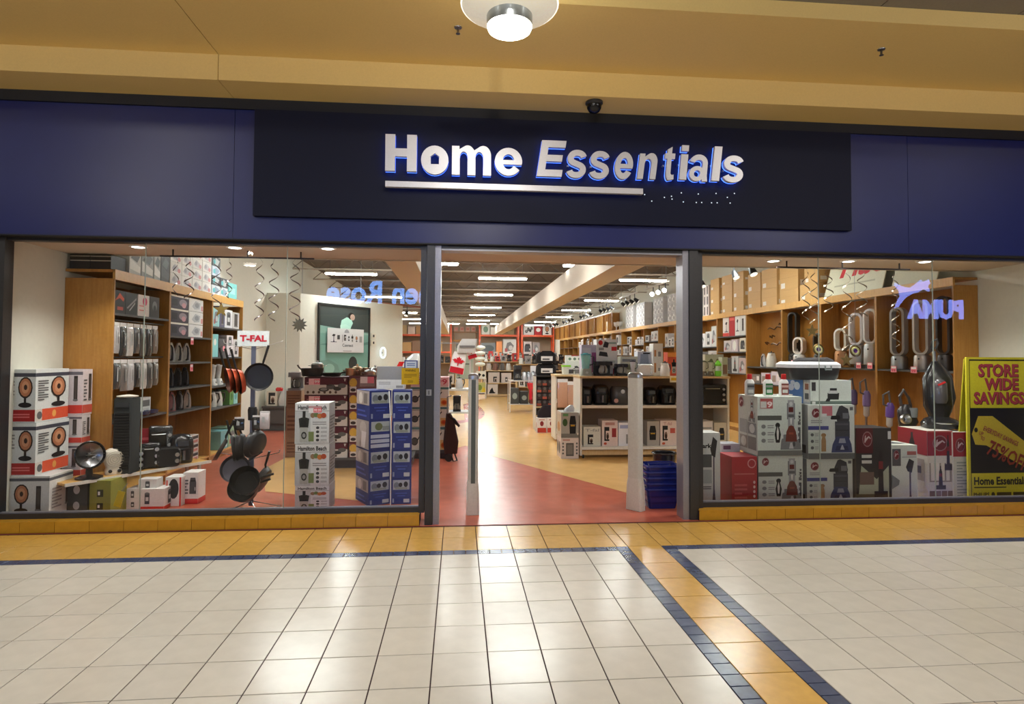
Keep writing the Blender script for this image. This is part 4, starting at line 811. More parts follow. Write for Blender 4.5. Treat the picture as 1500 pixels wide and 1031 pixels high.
for c_ in range(2):
    for r_ in range(4 if c_ == 0 else 2): topbox(3.72+c_*.33,4.04+c_*.33,TZ+r_*.15,.147,[C(214,220,224),C(70,72,76),C(206,214,224),C(80,80,82)][r_],[('f','p',.1,.1,.9,.9,C(150,170,190) if r_ % 2 == 0 else LG,[(0,.2),(.4,1),(1,.7),(.7,0)]),('f','e',.1,.2,.4,.7,TEAL)],'black and white carton, %s row up in %s stack on the left bookcase' % (ORD[r_],['the nearer','the farther'][c_]))
topbox(4.40,4.78,TZ,.26,C(120,196,196),[('f','r',.2,.3,.8,.7,C(160,216,214))],'teal carton at the far end of the left bookcase top')
# --- T-bar rails and foil spirals under the soffit
def track_rail(x0,x1,y,z,label,tees):
    t = T('ceiling_rail',label,'rail',(0,0,0))
    P(t,'rail_bar','plastic',lambda b: b.box(x0,x1,y-.006,y+.006,z-.008,z+.008,C(36,28,28)),smooth=False)
    for x in tees: P(t,'drop_rod','plastic',lambda b: b.box(x-.006,x+.006,y-.006,y+.006,z,2.772,C(36,30,30)),smooth=False)
    return t
RZ = 2.70
a_ = atZ(235,375,RZ); b_ = atZ(460,379,RZ); RY = (a_.y+b_.y)/2
track_rail(a_.x,b_.x,RY,RZ,'thin black rail with drop rods under the left soffit',(a_.x+.13,(a_.x+b_.x)/2+.1,b_.x-.14))
for i,(px,L,r,tn,dc,lb) in enumerate(((258,.36,.03,2,None,'foil spiral nearest the left end of the left rail'),(278,.42,.05,2.5,None,'second foil spiral from the left end of the left rail'),(318,.45,.05,2.5,'star','foil spiral ending in a gold star before the white cartons'),(336,.38,.035,3,None,'thin foil spiral beside the teal cartons'),(381,.62,.05,3.5,None,'long foil spiral hanging in the middle of the left window'),(402,.62,.055,3.5,None,'long foil spiral left of the glass joint'),(433,.60,.06,3.5,'leaf','long foil spiral with a dull maple leaf beside the glass joint'))):
    p = atY(px,378,RY); spiral(lb,(p.x,RY,RZ-.05),L,r,tn,C(126,118,122),i,dc)
# --- pan tower with the brand card
PX, PY = -2.07, .72
pt = T('pan_display_tower','grey pole display tower hung with pans, white brand card on top','display stand',(PX,PY,.003))
def Zp(y): return atY(367,y,PY).z-.003
P(pt,'pole','satin',lambda b: b.box(-.022,.022,-.012,.012,.05,Zp(507),C(120,126,146)),smooth=False)
def card(b):
    b.M = Matrix.Translation((0,-.02,Zp(507))); b.box(-.165,.165,-.004,.004,0,.165,C(200,206,208)); prints(b,.33,.001,.165,words('f',.08,.30,.93,.72,'T-FAL',C(176,30,50),.045),.006)
P(pt,'brand_card','card',card,smooth=False)
for s in (-1,1): P(pt,'arm','metal',lambda b: b.tube([(0,0,Zp(512)),(s*.30,-.02,Zp(503 if s < 0 else 500)),(s*.31,-.02,Zp(498))],.004,STEEL))
for s in (-1,1): P(pt,'lower_arm','metal',lambda b: b.tube([(0,0,Zp(672)),(s*.30,-.05,Zp(662)),(s*.305,-.05,Zp(658))],.004,STEEL))
for k in range(4): P(pt,'foot','metal',lambda b: b.tube([(0,0,.10),(.12*math.cos(.6+k*math.pi/2),.12*math.sin(.6+k*math.pi/2),.06),(.32*math.cos(.6+k*math.pi/2),.26*math.sin(.6+k*math.pi/2),.004)],.006,STEEL))
P(pt,'collar','plastic',lambda b: b.lathe([(.045,Zp(615)),(.05,Zp(600)),(.04,Zp(596))],BLACK,12))
def hang(px,py,Y,label,r,col,rot,inner=None,hl=.2,dep=.05,name='frying_pan'): p = atY(px,py,Y); return pan(label,p,r,dep,col,inner,rot,hl,'pans hanging on the display tower',name)
R_ = math.radians
for i in range(3): hang(340+i*8.5,556+i*1.0,PY-.05,'%s of three copper pans nested on the tower left arm' % ['leftmost','middle','rightmost'][i],.135,COPPER,(R_(12),R_(-100),R_(18)),C(60,40,34),.22,.05)
hang(380,552,PY-.02,'large black frying pan hanging right of the tower pole',.15,C(28,28,30),(R_(78),R_(-74),R_(18)),None,.2,.04)
for i,(px,py,ro) in enumerate(((346,655,(R_(8),R_(-98),R_(10))),(353,655,(R_(8),R_(-94),R_(4))),(359,653,(R_(8),R_(-92),0)))): hang(px,py,PY-.03+.02*i,'%s narrow-edged steel pan on the tower left side' % ORD[i],.14,C(70,70,72),ro,C(150,150,150),.16,.04)
for i,(px,py,ro) in enumerate(((374,652,(R_(-10),R_(-84),R_(-6))),(380,650,(R_(-10),R_(-80),R_(-12))))): hang(px,py,PY-.03,'%s dark pan on the tower right side' % ORD[i],.14,C(34,34,36),ro,None,.16,.045)
hang(326,660,PY-.1,'long-handled steel pan at the tip of the lower left arm',.13,C(120,118,114),(R_(5),R_(-62),R_(10)),C(170,168,164),.2,.04)
hang(388,705,PY-.05,'black saute pan hanging low on the right of the tower',.15,C(32,32,34),(R_(20),R_(-62),R_(-28)),None,.18,.06)
hang(345,688,PY-.06,'grey pan hanging low on the left of the tower',.15,C(92,88,96),(R_(60),R_(-30),R_(30)),C(96,92,100),.16,.04)
for i,(py,c) in enumerate(((712,C(96,84,70)),(702,C(30,30,32)))): hang(360+i*3,py+6,PY-.16-i*.08,'%s deep saucepan tilted open towards the window' % ['lower grey-brown','upper black'][i],.15,c,(R_(62),R_(-12+4*i),R_(6)),C(28,28,30),.14,.12,'saucepan')
for i,(px,py,w,h,c,lb) in enumerate(((351,622,.1,.14,C(26,26,28),'black boxed knife set hung on the tower pole'),(376,622,.08,.16,C(30,30,32),'black boxed utensil pack right of the tower pole'),(388,620,.1,.19,C(206,196,196),'white card pack beside the tower pole'))):
    p = atY(px,py+8,PY-.04); pouch(lb,(p.x,PY-.05,p.z+h),w,h,0,c,[('f','r',.2,.3,.6,.8,LG)])
# --- wall shelf, far left corner
ws = T('wall_shelf','dark low shelf against the cream wall behind the pan tower','shelf',(0,0,0))
xa, xb = -4.1, -3.5
P(ws,'shelf_board','shelf_grey',lambda b: b.box(xa,xb,7.5,7.96,.50,.54,WHITE),smooth=False); P(ws,'shelf_skirt','shelf_grey',lambda b: b.box(xa,xb,7.55,7.9,.16,.50,WHITE),smooth=False)
P(ws,'shelf_foot','shelf_grey',lambda b: b.box(xa,xb,7.6,7.9,.003,.16,WHITE),smooth=False)
carton('product_box','brown and white carton standing on the dark wall shelf',(-3.92,7.6,.541),.22,.2,.32,C(206,196,180),pic('f',(.1,.1,.9,.9),MAKER))
mb = MB(); mb.loft([(0,0,0,.34,.2,.04),(.1,0,0,.38,.24,.08),(.3,0,0,.30,.14,.06),(.36,0,0,.10,.04,.02)],C(186,188,186),3); tag(mb.build('plastic_bag','film',None,(-3.62,7.7,.541)),'crumpled pale plastic bag on the dark wall shelf','bag')
mb = MB(); mb.loft([(0,0,0,.14,.1,.03),(.05,0,0,.16,.1,.04),(.08,0,0,.1,.06,.03)],RED,3); tag(mb.build('red_pouch','film',None,(-3.78,7.66,.862)),'small red pouch on the carton of the wall shelf','pouch')
# ================================================================== LEFT WINDOW, RIGHT HALF
# --- three juicer cartons by the glass
jd = rect('f',0,.80,1,.815,C(150,152,152))+words('f',.08,.84,.92,.95,'Hamilton Beach',BLACK,.03)+rect('f',.0,.0,.46,.8,C(196,200,200))+pic('f',(.06,.04,.46,.80),JUICER)+pic('f',(.45,.62,.92,.78),FRUIT)+rect('f',.48,.04,.96,.58,C(222,224,224))+lines('f',.52,.46,.92,.56,2,G1)+rect('f',.40,.06,.56,.30,C(120,136,84))
for k in range(4): jd += [('f','e',.62,.36-.1*k,.72,.43-.1*k,G3)]+lines('f',.76,.37-.1*k,.94,.42-.1*k,2,G1)
jd += lines('r',.1,.1,.9,.7,8,G1)
z = .003; YJ = .62
for i,(y0,y1,n) in enumerate(((711,752,'bottom'),(650,711,'middle'),(590,650,'top'))):
    cx,_,w,h = fbox(432,482,y0,y1,YJ)
    zt = atY(457,y0,YJ).z
    d_ = list(jd)
    if n == 'top': d_ = d_+[('f','r',.40,.76,.78,.90,C(244,240,240)),('f','r',.54,.77,.78,.88,C(230,110,120)),('f','t',.56,.79,.76,.86,C(255,230,230),('99.99',1,.02)),('f','r',.40,.88,.78,.93,C(196,150,150))]
    carton('juicer_box','%s white juicer carton of the stack by the glass joint%s' % (n,', with pink price label' if n == 'top' else ''),(cx,YJ,z),w,.30,zt-z-.003,C(226,228,228),d_,0,sides=C(200,204,206)); z = zt
# --- two columns of blue cartons
BLU = C(42,56,128)
bp = [('f','r',.08,.56,.92,.94,C(176,186,196)),('f','e',.12,.60,.40,.86,C(120,130,140)),('f','e',.36,.66,.56,.84,C(40,42,48)),('f','e',.62,.66,.84,.88,C(44,46,52)),('f','r',.2,.58,.8,.66,C(150,160,150)),('f','r',.2,.40,.8,.44,C(70,90,180)),('f','r',.3,.30,.7,.34,C(70,90,180)),('f','r',.62,.06,.92,.20,C(200,206,212)),('f','r',.06,.06,.14,.22,C(150,160,190)),
      ('l','r',.02,.5,.98,.98,C(170,160,156)),('l','e',.2,.52,.5,.92,C(214,206,200)),('l','r',.6,.55,.85,.9,C(120,112,110)),('l','r',.1,.1,.8,.16,C(80,96,180)),('l','r',.1,.26,.7,.32,C(80,96,180))]
bp2 = [('f','r',.08,.62,.92,.96,C(176,186,190)),('f','e',.25,.66,.6,.92,C(110,120,84)),('f','r',.6,.66,.9,.80,C(140,150,150))]+[('f','r',.06,.40-.16*k,.92,.52-.16*k,C(186,196,220)) for k in range(3)]+[('l','r',.02,.02,.98,.98,C(160,150,146)),('l','e',.3,.5,.8,.95,C(186,176,170)),('l','p',.4,.05,.9,.6,C(214,206,206),[(0,0),(.1,1),(.8,1),(.6,0)])]
BY = .80; zs = [.003]+[atY(556,y,BY).z for y in (703,660,616,572)]
for c_,(xl,xr,rot) in enumerate(((541,571,.50),(573,602,.06))):
    a = atY(xl,640,BY); b = atY(xr,640,BY+.0); w = (b.x-a.x)/math.cos(rot) if c_ == 0 else b.x-a.x
    for r_ in range(4):
        nm = ['bottom','second','third','top'][r_]
        o = carton('blue_product_box','%s blue carton of the %s column behind the white cord' % (nm,'left' if c_ == 0 else 'right'),(a.x+(w/2)*math.cos(rot),BY+(w/2)*math.sin(rot)+(.0 if c_ == 0 else .08),zs[r_]),w,.42 if c_ == 0 else .28,zs[r_+1]-zs[r_]-.003,BLU,bp2 if (r_ == 2 and c_ == 0) else bp,rot,sides=C(48,60,120))
p0 = atY(571,574,.70); mb = MB(); pts = [atY(570,573,.86),atY(571,585,.79),atY(573,640,.77),atY(572,700,.77),atY(572,738,.77)]; pts.append(Vector((pts[-1].x,pts[-1].y,.012))); pts += [Vector((pts[-1].x-.05,.70,.008)),Vector((pts[-1].x+.15,.66,.008)),Vector((pts[-1].x+.2,.8,.008))]
mb.tube(pts,.006,C(226,226,226),6); tag(mb.build('extension_lead','plastic'), 'white power lead running down between the blue carton columns','lead')
# steel box on the blue cartons
cx,_,w,h = fbox(551,592,537,571,1.05,zs[4]); 
t = T('steel_appliance_box','brushed silver carton standing on the blue cartons','box',(cx,1.09,zs[4])); 
P(t,'carton','card',lambda b: (b.box(-w/2,w/2,0,.2,0,h*.42,C(214,214,212)), prints(b,w,.2,h,lines('f',.08,.2,.5,.34,2,G1)+[('f','r',.7,.06,.95,.16,G1)])),smooth=False); P(t,'silver_sleeve','satin',lambda b: b.loft([(h*.42,0,.1,w,.2,.01),(h,0,.1,w,.2,.01)],C(176,176,176),2))
# stickers on the glass
mb = MB(); mb.box(-.088,.088,0,.001,0,.165,C(196,160,20)); prints(mb,.176,.001,.165,words('f',.2,.78,.8,.92,'WARNING',C(60,50,20),.02)+lines('f',.14,.4,.86,.66,3,C(140,112,20))+lines('f',.35,.1,.65,.26,2,C(140,112,20)))
p = atY(601,563,.145); tag(mb.build('warning_sticker','card',None,p,0,smooth=False),'yellow warning sticker inside the left window near the doorway','sticker')
mb = MB(); mb.box(-.066,.066,0,.001,0,.085,C(34,50,130)); prints(mb,.132,.001,.085,rect('f',.08,.1,.92,.88,C(196,210,230))+lines('f',.2,.3,.8,.7,2,C(90,110,170)))
p = atY(602,540,.147); tag(mb.build('info_sticker','card',None,p,0,smooth=False),'small blue-edged sticker above the yellow warning sticker','sticker')
# --- gondola of cookware cartons
GYC = 3.1
t = T('carton_platform','low dark platform under the maroon cookware cartons','platform',((atY(446,680,GYC).x+atY(520,680,GYC).x)/2+.55,GYC,.003))
xw = atY(605,680,GYC).x-atY(446,680,GYC).x
P(t,'deck','shelf_grey',lambda b: b.box(-xw/2,xw/2,-.03,.6,.12,.15,WHITE),smooth=False); P(t,'plinth','plastic',lambda b: b.box(-xw/2+.02,xw/2-.02,0,.55,0,.12,C(40,32,34)),smooth=False)
t.location.x = (atY(446,680,GYC).x+atY(605,680,GYC).x)/2
ys = [672,648,624,600,578,552]; z = .154
cd_ = [('f','r',0,0,1,.56,C(206,198,192)),('f','r',0,.94,1,1,C(60,20,30))]+pic('f',(.30,.10,.98,.78),PANSET)+[('f','e',.05+.13*k,.06,.11+.13*k,.22,C(90,70,64)) for k in range(6)]+[('f','p',.91,.74,.97,.94,C(236,232,228),[(.1,.9),(.3,1),(.5,.3),(.7,1),(.9,.9),(.5,0)]),('f','r',.05,.66,.28,.72,C(150,110,120)),('r','r',0,0,1,.5,C(150,120,110))]
for i in range(5):
    cx,_,w,h = fbox(446,509,ys[i+1],ys[i],GYC); zt = atY(477,ys[i+1],GYC).z
    d_ = cd_+([('f','r',.10,.56,.36,.92,C(244,190,196)),('f','r',.22,.60,.36,.88,C(232,120,140)),('f','t',.23,.66,.35,.82,WHITE,('99',1,.02))] if i >= 3 else [])
    carton('cookware_box','%s maroon cookware set carton of the wide stack on the dark platform' % (ORD[i]+' from the bottom'),(cx,GYC,z),w,.5,zt-z-.003,MAROON,d_); z = zt
ZC1 = z
z = .154; yb = [672,648,624,600,576,551]
for i in range(5):
    cx,_,w,h = fbox(511,551,yb[i+1],yb[i],GYC); zt = atY(530,yb[i+1],GYC).z
    d_ = [('f','r',0,.3,1,.92,C(120,84,86)),('f','e',.02,.35,.3,.9,C(214,170,70)),('f','r',.04,.05,.28,.4,C(216,206,200)),('f','e',.06,.1,.26,.3,C(60,46,46)),('f','r',.4,.4,.95,.8,C(150,130,130))]+([('f','r',.42,.6,.7,.98,C(236,220,220)),('f','r',.68,.6,.92,.98,C(240,130,150))] if i == 4 else [])
    carton('cookware_box','%s maroon cookware carton of the narrow stack, with orange food pictures' % (ORD[i]+' from the bottom'),(cx,GYC,z),w,.5,zt-z-.003,C(96,36,48),d_); z = zt
ZC2 = z
z = .154; yc = [672,637,604,571,538]
# pans on top of the cartons
p = atY(455,553,GYC+.2); pan('big black roasting pan on the wide maroon carton stack',(p.x+.02,GYC+.22,ZC1+.002),.17,.12,C(28,28,30),None,(0,0,math.pi),.05,'pans and pots on the cookware cartons')
p = atY(487,551,GYC+.2); pan('flat black frying pan on the wide maroon carton stack',(p.x-.03,GYC+.30,ZC1+.002),.15,.05,C(40,38,38),None,(0,0,-.3),.13,'pans and pots on the cookware cartons')
pot('shiny lidded steel pot on the black roasting pan',(atY(465,545,GYC+.25).x,GYC+.24,ZC1+.124),.09,.05,C(210,210,210),True,'pans and pots on the cookware cartons')
for i,px in enumerate((510,517,524)): pot('%s copper-toned pot in the row on the narrow carton stack' % ORD[i],(atY(px,545,GYC).x+.02,GYC+.1+i*.16,ZC2+.002),.075,.11,C(196,170,140),i == 1,'pans and pots on the cookware cartons')
pot('stacked steel saucepan near the silver carton',(atY(540,545,GYC).x,GYC+.14,ZC2+.002),.09,.06,C(196,196,196),True,'pans and pots on the cookware cartons'); pot('low steel casserole behind the silver carton',(atY(545,545,GYC).x,GYC+.36,ZC2+.002),.09,.09,C(206,204,200),True,'pans and pots on the cookware cartons')
# carton stack C seen on both sides of the door post
GZ = 3.9
t = T('carton_stand','dark plinth under the pan cartons beside the doorway','platform',(0,0,0))
xa, xb = atY(600,690,GZ).x, atY(659,690,GZ).x
P(t,'plinth','plastic',lambda b: b.box(xa,xb,GZ-.05,GZ+.55,.003,.13,C(44,34,34)),smooth=False); P(t,'bumper','plastic',lambda b: b.box(xa,xb,GZ-.07,GZ-.05,.09,.14,C(70,70,72)),smooth=False)
yy = [653,624,595,566]; z = .134; 
pd = [('f','r',0,.86,1,.97,C(84,120,124)),('f','r',.5,0,1,.42,C(226,186,130))]+pic('f',(.02,.12,.62,.80),PAN1)+pic('f',(.52,.02,.96,.40),DISH)+lines('f',.1,.78,.6,.86,1,G1)
for c_,(l,r) in enumerate(((601,630),(631,657.5))):
    z = .134
    for i in range(4):
        zt = atY(645,[624,595,566,552][i],GZ).z
        a = atY(l,600,GZ).x; b = atY(r,600,GZ).x
        carton('pan_box','%s white pan carton with orange dish picture, %s the door post' % (ORD[i]+' from the bottom','left of' if c_ == 0 else 'right of'),((a+b)/2,GZ,z),b-a-.006,.45,zt-z-.003,C(226,222,216) if i < 3 else C(236,190,196),pd if i < 3 else words('f',.3,.2,.9,.8,'99',C(206,70,90))); z = zt
# brown stack and coffee maker at the left end
t0 = .003
for i,(yt,lb) in enumerate(((640,'lower'),(598,'middle'),(572,'upper'))):
    zt = atY(430,yt,4.1).z; a = atY(419,600,4.1).x; b = atY(441,600,4.1).x
    carton('brown_carton','%s brown printed carton of the stack left of the cookware' % lb,((a+b)/2,4.1,t0),b-a,.35,zt-t0-.003,C(156,122,98),lines('f',.1,.2,.9,.8,4,C(120,84,66))); t0 = zt
coffee_maker('chrome coffee maker on top of the brown carton stack',((a+b)/2,4.12,t0),.22,.30,C(150,150,150),0,C(60,60,60))
# --- framed poster on the angled wall
mid = Vector((0,0,0)); 
def onDiag(px): # where a picture column meets the angled wall
    d = _ray(px,500); n = DN; s = (A2-CAM).dot(n)/Vector((d.x,d.y,0)).dot(n); return CAM+d*s
pa, pb = onDiag(464), onDiag(540); ca = Vector(((pa.x+pb.x)/2,(pa.y+pb.y)/2,0)); pwid = math.hypot(pb.x-pa.x,pb.y-pa.y)
dpt = (ca-CAM).dot(_fw); ztop = 1.674+(519-447)*dpt/FPX; zbot = 1.674-(556-519)*dpt/FPX
rotp = math.atan2(DV.y,DV.x); ph = ztop-zbot
t = T('framed_poster','tall framed poster of a person crouching by green water on the angled wall','poster',(ca.x+DN.x*.01,ca.y+DN.y*.01,zbot),rotp)
def frm(b):
    for x0,x1,z0,z1 in ((-pwid/2,-pwid/2+.05,0,ph),(pwid/2-.05,pwid/2,0,ph),(-pwid/2,pwid/2,0,.05),(-pwid/2,pwid/2,ph-.05,ph)): b.box(x0,x1,-.04,0,z0,z1,C(34,38,40))
P(t,'frame','plastic',frm,smooth=False)
pd = rect('f',.0,.66,1,1,C(60,70,70))+[('f','p',.0,.60,1,.74,C(136,176,164),[(0,0),(0,.9),(.3,.7),(1,.3),(1,0)]),('f','r',0,0,1,.62,C(120,166,154)),('f','p',0,.42,1,.56,C(96,140,132),[(0,.3),(.3,.6),(.6,.2),(1,.7),(1,.4),(.6,0),(.2,.2)]),('f','p',0,.0,.45,.26,C(112,150,140),[(0,0),(0,.9),(.4,1),(.8,.7),(1,0)]),('f','e',.1,.06,.3,.2,C(140,180,168)),('f','p',.42,.0,1,.2,C(70,92,90),[(0,0),(.1,.5),(.5,.9),(.8,.6),(1,.7),(1,0)]),
  ('f','e',.58,.10,.76,.30,C(52,60,62)),('f','p',.40,.70,.66,.86,C(176,222,206),[(0,.1),(.1,.7),(.5,1),(.85,.9),(1,.5),(.8,.0)]),('f','p',.40,.56,.62,.76,C(186,228,212),[(.05,.0),(0,.9),(.5,1),(1,.8),(.8,.2),(.9,0)]),('f','e',.56,.83,.68,.93,C(44,44,46)),('f','e',.60,.82,.70,.91,C(176,150,136)),('f','p',.2,.40,.40,.56,C(150,140,110),[(0,0),(.3,1),(1,.6),(.8,0)])]
def face(b): b.M = Matrix.Translation((0,-.015,.05)); b.box(-pwid/2+.05,pwid/2-.05,0,.01,0,ph-.1,C(90,120,116)); prints(b,pwid-.1,.01,ph-.1,pd)
P(t,'print','film',face,smooth=False)
pl = T('hanging_card','pale card with small appliance pictures fixed over the middle of the framed poster','sign',(ca.x+DN.x*.07,ca.y+DN.y*.07,1.674-(517-519)*dpt/FPX*1.0-.0),rotp)
cw, ch = pwid*.70, 35*dpt/FPX; pl.location.z = 1.674+(519-516.5)*dpt/FPX
def cface(b):
    b.box(-cw/2,cw/2,0,.012,0,ch,C(206,206,206)); dk = C(120,120,124)
    d = [('f','p',.44,.82,.58,.98,C(150,150,154),[(0,0),(.1,.6),(.5,1),(.9,.6),(1,0)])]+pic('f',(.08,.42,.24,.76),STICK)+rect('f',.25,.54,.32,.72,G3)+rect('f',.38,.44,.40,.74,G1)+pic('f',(.42,.5,.50,.74),MAKER)+pic('f',(.53,.48,.60,.70),CUP)+pic('f',(.62,.44,.70,.76),JUICER)+pic('f',(.74,.46,.82,.70),HEATER)+rect('f',.86,.44,.94,.70,G1)+words('f',.38,.24,.68,.37,'Connect',C(90,90,94),.02)+lines('f',.4,.04,.64,.10,1,G1)
    prints(b,cw,.012,ch,d,.002)
P(pl,'card','card',cface,smooth=False)
# rail with spotlights along the angled wall
a_, b_ = atZ(438,431,3.12), atZ(616,450,3.12)
tr = T('track_light_rail','long reddish track rail with spotlights above the angled wall','track light',(0,0,0))
P(tr,'track','plastic',lambda b: b.bar(a_,b_,.05,.05,C(170,110,94)),smooth=False)
for s in (.02,.45,.98): q = a_.lerp(b_,s); P(tr,'hanger_rod','satin',lambda b: b.bar(q,(q.x,q.y,4.24),.015,.015,G1),smooth=False)
def spot_head(parent, q, dirn=(0,-.5,-.85), on=False):
    d = Vector(dirn).normalized(); M = Matrix.Translation(q) @ d.to_track_quat('Z','Y').to_matrix().to_4x4()
    o = P(parent,'spot_head','plastic',lambda b: (setattr(b,'M',M), b.lathe([(.03,-.02),(.05,.02),(.065,.14),(.06,.14)],C(40,40,42),14)))
    P(o,'bulb','halogen' if on else 'lamp_rim',lambda b: (setattr(b,'M',M), b.lathe([(.06,.142),(.04,.15),(0,.152)],WHITE,12,cap=False)))
    P(parent,'yoke','plastic',lambda b: b.bar(q+Vector((0,0,.16)),q,.02,.02,DK),smooth=False)
for s,on in ((.26,True),(.70,False),(.86,False)): spot_head(tr,a_.lerp(b_,s)+Vector((DN.x*.02,DN.y*.02,-.17)),(-.2,-.4,-.9),on)
add_light('track_bulb','SPOT',a_.lerp(b_,.26)+Vector((.05,-.1,-.35)),60,(1,.95,.88),.05,(math.radians(-20),0,0),100)
# wall plates, ring light and panel at the far end of the angled wall
for i,(px,py) in enumerate(((546,493),(546,503))):
    q = onDiag(px); mb = MB(); mb.box(-.09,.09,-.02,0,-.07,.07,C(226,222,206)); mb.box(-.02,.03,-.026,-.02,-.03,.03,DK); o = tag(mb.build('switch_plate','plastic',None,(q.x+DN.x*.005,q.y+DN.y*.005,1.674+(520-py)*(q-CAM).dot(_fw)/FPX),rotp,smooth=False),'%s switch plate right of the framed poster' % ['upper','lower'][i],'switch')
q = onDiag(557); zz = 1.674+(519-516.5)*(q-CAM).dot(_fw)/FPX
t = T('ring_sign','small glowing white ring sign on the angled wall','sign',(q.x+DN.x*.1,q.y+DN.y*.1,zz),rotp)
P(t,'ring','ring_glow',lambda b: b.tube([(.105*math.cos(i*math.pi/14),0,.135*math.sin(i*math.pi/14)) for i in range(28)],.02,WHITE,6,True)) if 'ring_glow' in MAT else (emis('ring_glow',(.75,.95,1,1),2.2), P(t,'ring','ring_glow',lambda b: b.tube([(.105*math.cos(i*math.pi/14),0,.135*math.sin(i*math.pi/14)) for i in range(28)],.02,WHITE,6,True)))
P(t,'bracket','plastic',lambda b: b.box(-.02,.02,.02,.1,-.02,.02,G1),smooth=False)
def sm(name, label, cat, loc, fn, m='plastic', rot=0, grp=None):
    mb = MB(); fn(mb); return tag(mb.build(name,m,None,loc,rot),label,cat,grp)
# ================================================================== DOORWAY
def gate(x, y, label, rot, strip):
    t = T('security_gate',label,'security gate',(x,y,.003),rot); H = 1.44
    P(t,'base','plastic',lambda b: b.loft([(0,0,0,.105,.195,.02),(.02,0,0,.105,.195,.02),(.28,0,0,.10,.185,.03),(.34,0,0,.088,.168,.03)],C(196,190,182),3))
    P(t,'panel','plastic',lambda b: b.loft([(.1,0,0,.085,.165,.03),(H-.03,0,0,.085,.165,.03),(H,0,0,.06,.13,.02)],C(190,186,178),4))
    P(t,'top_cap','metal',lambda b: b.loft([(H-.02,0,0,.094,.175,.035),(H+.015,0,0,.09,.17,.035),(H+.035,0,0,.05,.12,.02)],C(200,200,200),4))
    if strip: P(t,'dark_insert','plastic',lambda b: b.box(-.018,.018,-.086,-.07,.28,H-.03,C(84,90,88)),smooth=False)
    else: P(t,'foot_cover','plastic',lambda b: b.loft([(.0,.0,-.085,.095,.03,.012),(.24,.0,-.08,.09,.03,.012),(.30,.01,-.075,.06,.02,.008)],C(198,192,184),3))
    return t
gate(.29,.45,'slim grey security gate post with dark strip left in the doorway',0,True).scale = (1.25,1,1)
g = gate(2.06,.47,'wide pale security gate post right in the doorway',math.radians(38),False); g.scale = (1,1,1.01)
# shopping baskets
def basket_bm(b, col=C(28,38,110)):
    w0,d0,w1,d1,h,t_ = .30,.22,.38,.29,.22,.006
    b.loft([(0,0,0,w0,d0,.03),(h,0,0,w1,d1,.04)],col,3,cap=False); b.loft([(h,0,0,w1-t_*2,d1-t_*2,.035),(.006,0,0,w0-t_*2,d0-t_*2,.025)],col,3,cap=False); b.add([(-w0/2+.01,-d0/2+.01,.004),(w0/2-.01,-d0/2+.01,.004),(w0/2-.01,d0/2-.01,.004),(-w0/2+.01,d0/2-.01,.004)],[(0,1,2,3)],col)
bk = None
for i in range(5):
    lb = '%s blue plastic shopping basket of the stack beside the right doorpost' % (['lowest','second','third','fourth','topmost'][i])
    if bk is None:
        bk = T('shopping_basket',lb,'basket',(2.375,.60,.003),0,'blue shopping baskets')
        P(bk,'tub','gloss',basket_bm)
        P(bk,'rim','gloss',lambda b: [b.loft([(.205,0,0,.40,.31,.045),(.225,0,0,.40,.31,.045)],C(34,46,124),3,cap=False), b.loft([(.225,0,0,.40,.31,.045),(.225,0,0,.37,.28,.04)],C(34,46,124),3,cap=False)])
        for s in (-1,1): P(bk,'handle','gloss',lambda b: b.tube([(-.16,s*.13,.222),(-.15,s*.05,.236),(.15,s*.05,.236),(.16,s*.13,.222)],.007,C(30,40,112)))
        for k in range(2): P(bk,'rib_band','gloss',lambda b: b.loft([(.06+k*.07,0,0,.33+k*.025,.25+k*.022,.035),(.072+k*.07,0,0,.335+k*.025,.254+k*.022,.035)],C(22,30,96),3,cap=False))
        o = P(bk,'slot_row','plastic',lambda b: [b.box(-.15+k*.034,-.13+k*.034,.138,.1425,.18,.197,C(214,206,190)) for k in range(9)],smooth=False); o['kind'] = 'stuff'
    else: clone(bk,(2.375,.60,.003+i*.062),0,lb)
t = T('waste_bin','round black wire-ribbed waste bin behind the blue baskets','bin',(2.62,1.15,.003))
P(t,'tub','gloss',lambda b: [b.lathe([(.11,0),(.14,.5)],C(34,34,36),20,cap=False), b.lathe([(0,.004),(.11,.004)],C(34,34,36),20,cap=False), b.lathe([(.13,.5),(.105,.01)],C(28,28,30),20,cap=False)])
P(t,'rim','gloss',lambda b: b.tube([(.142*math.cos(i*math.pi/12),.142*math.sin(i*math.pi/12),.5) for i in range(24)],.012,C(40,40,42),6,True))
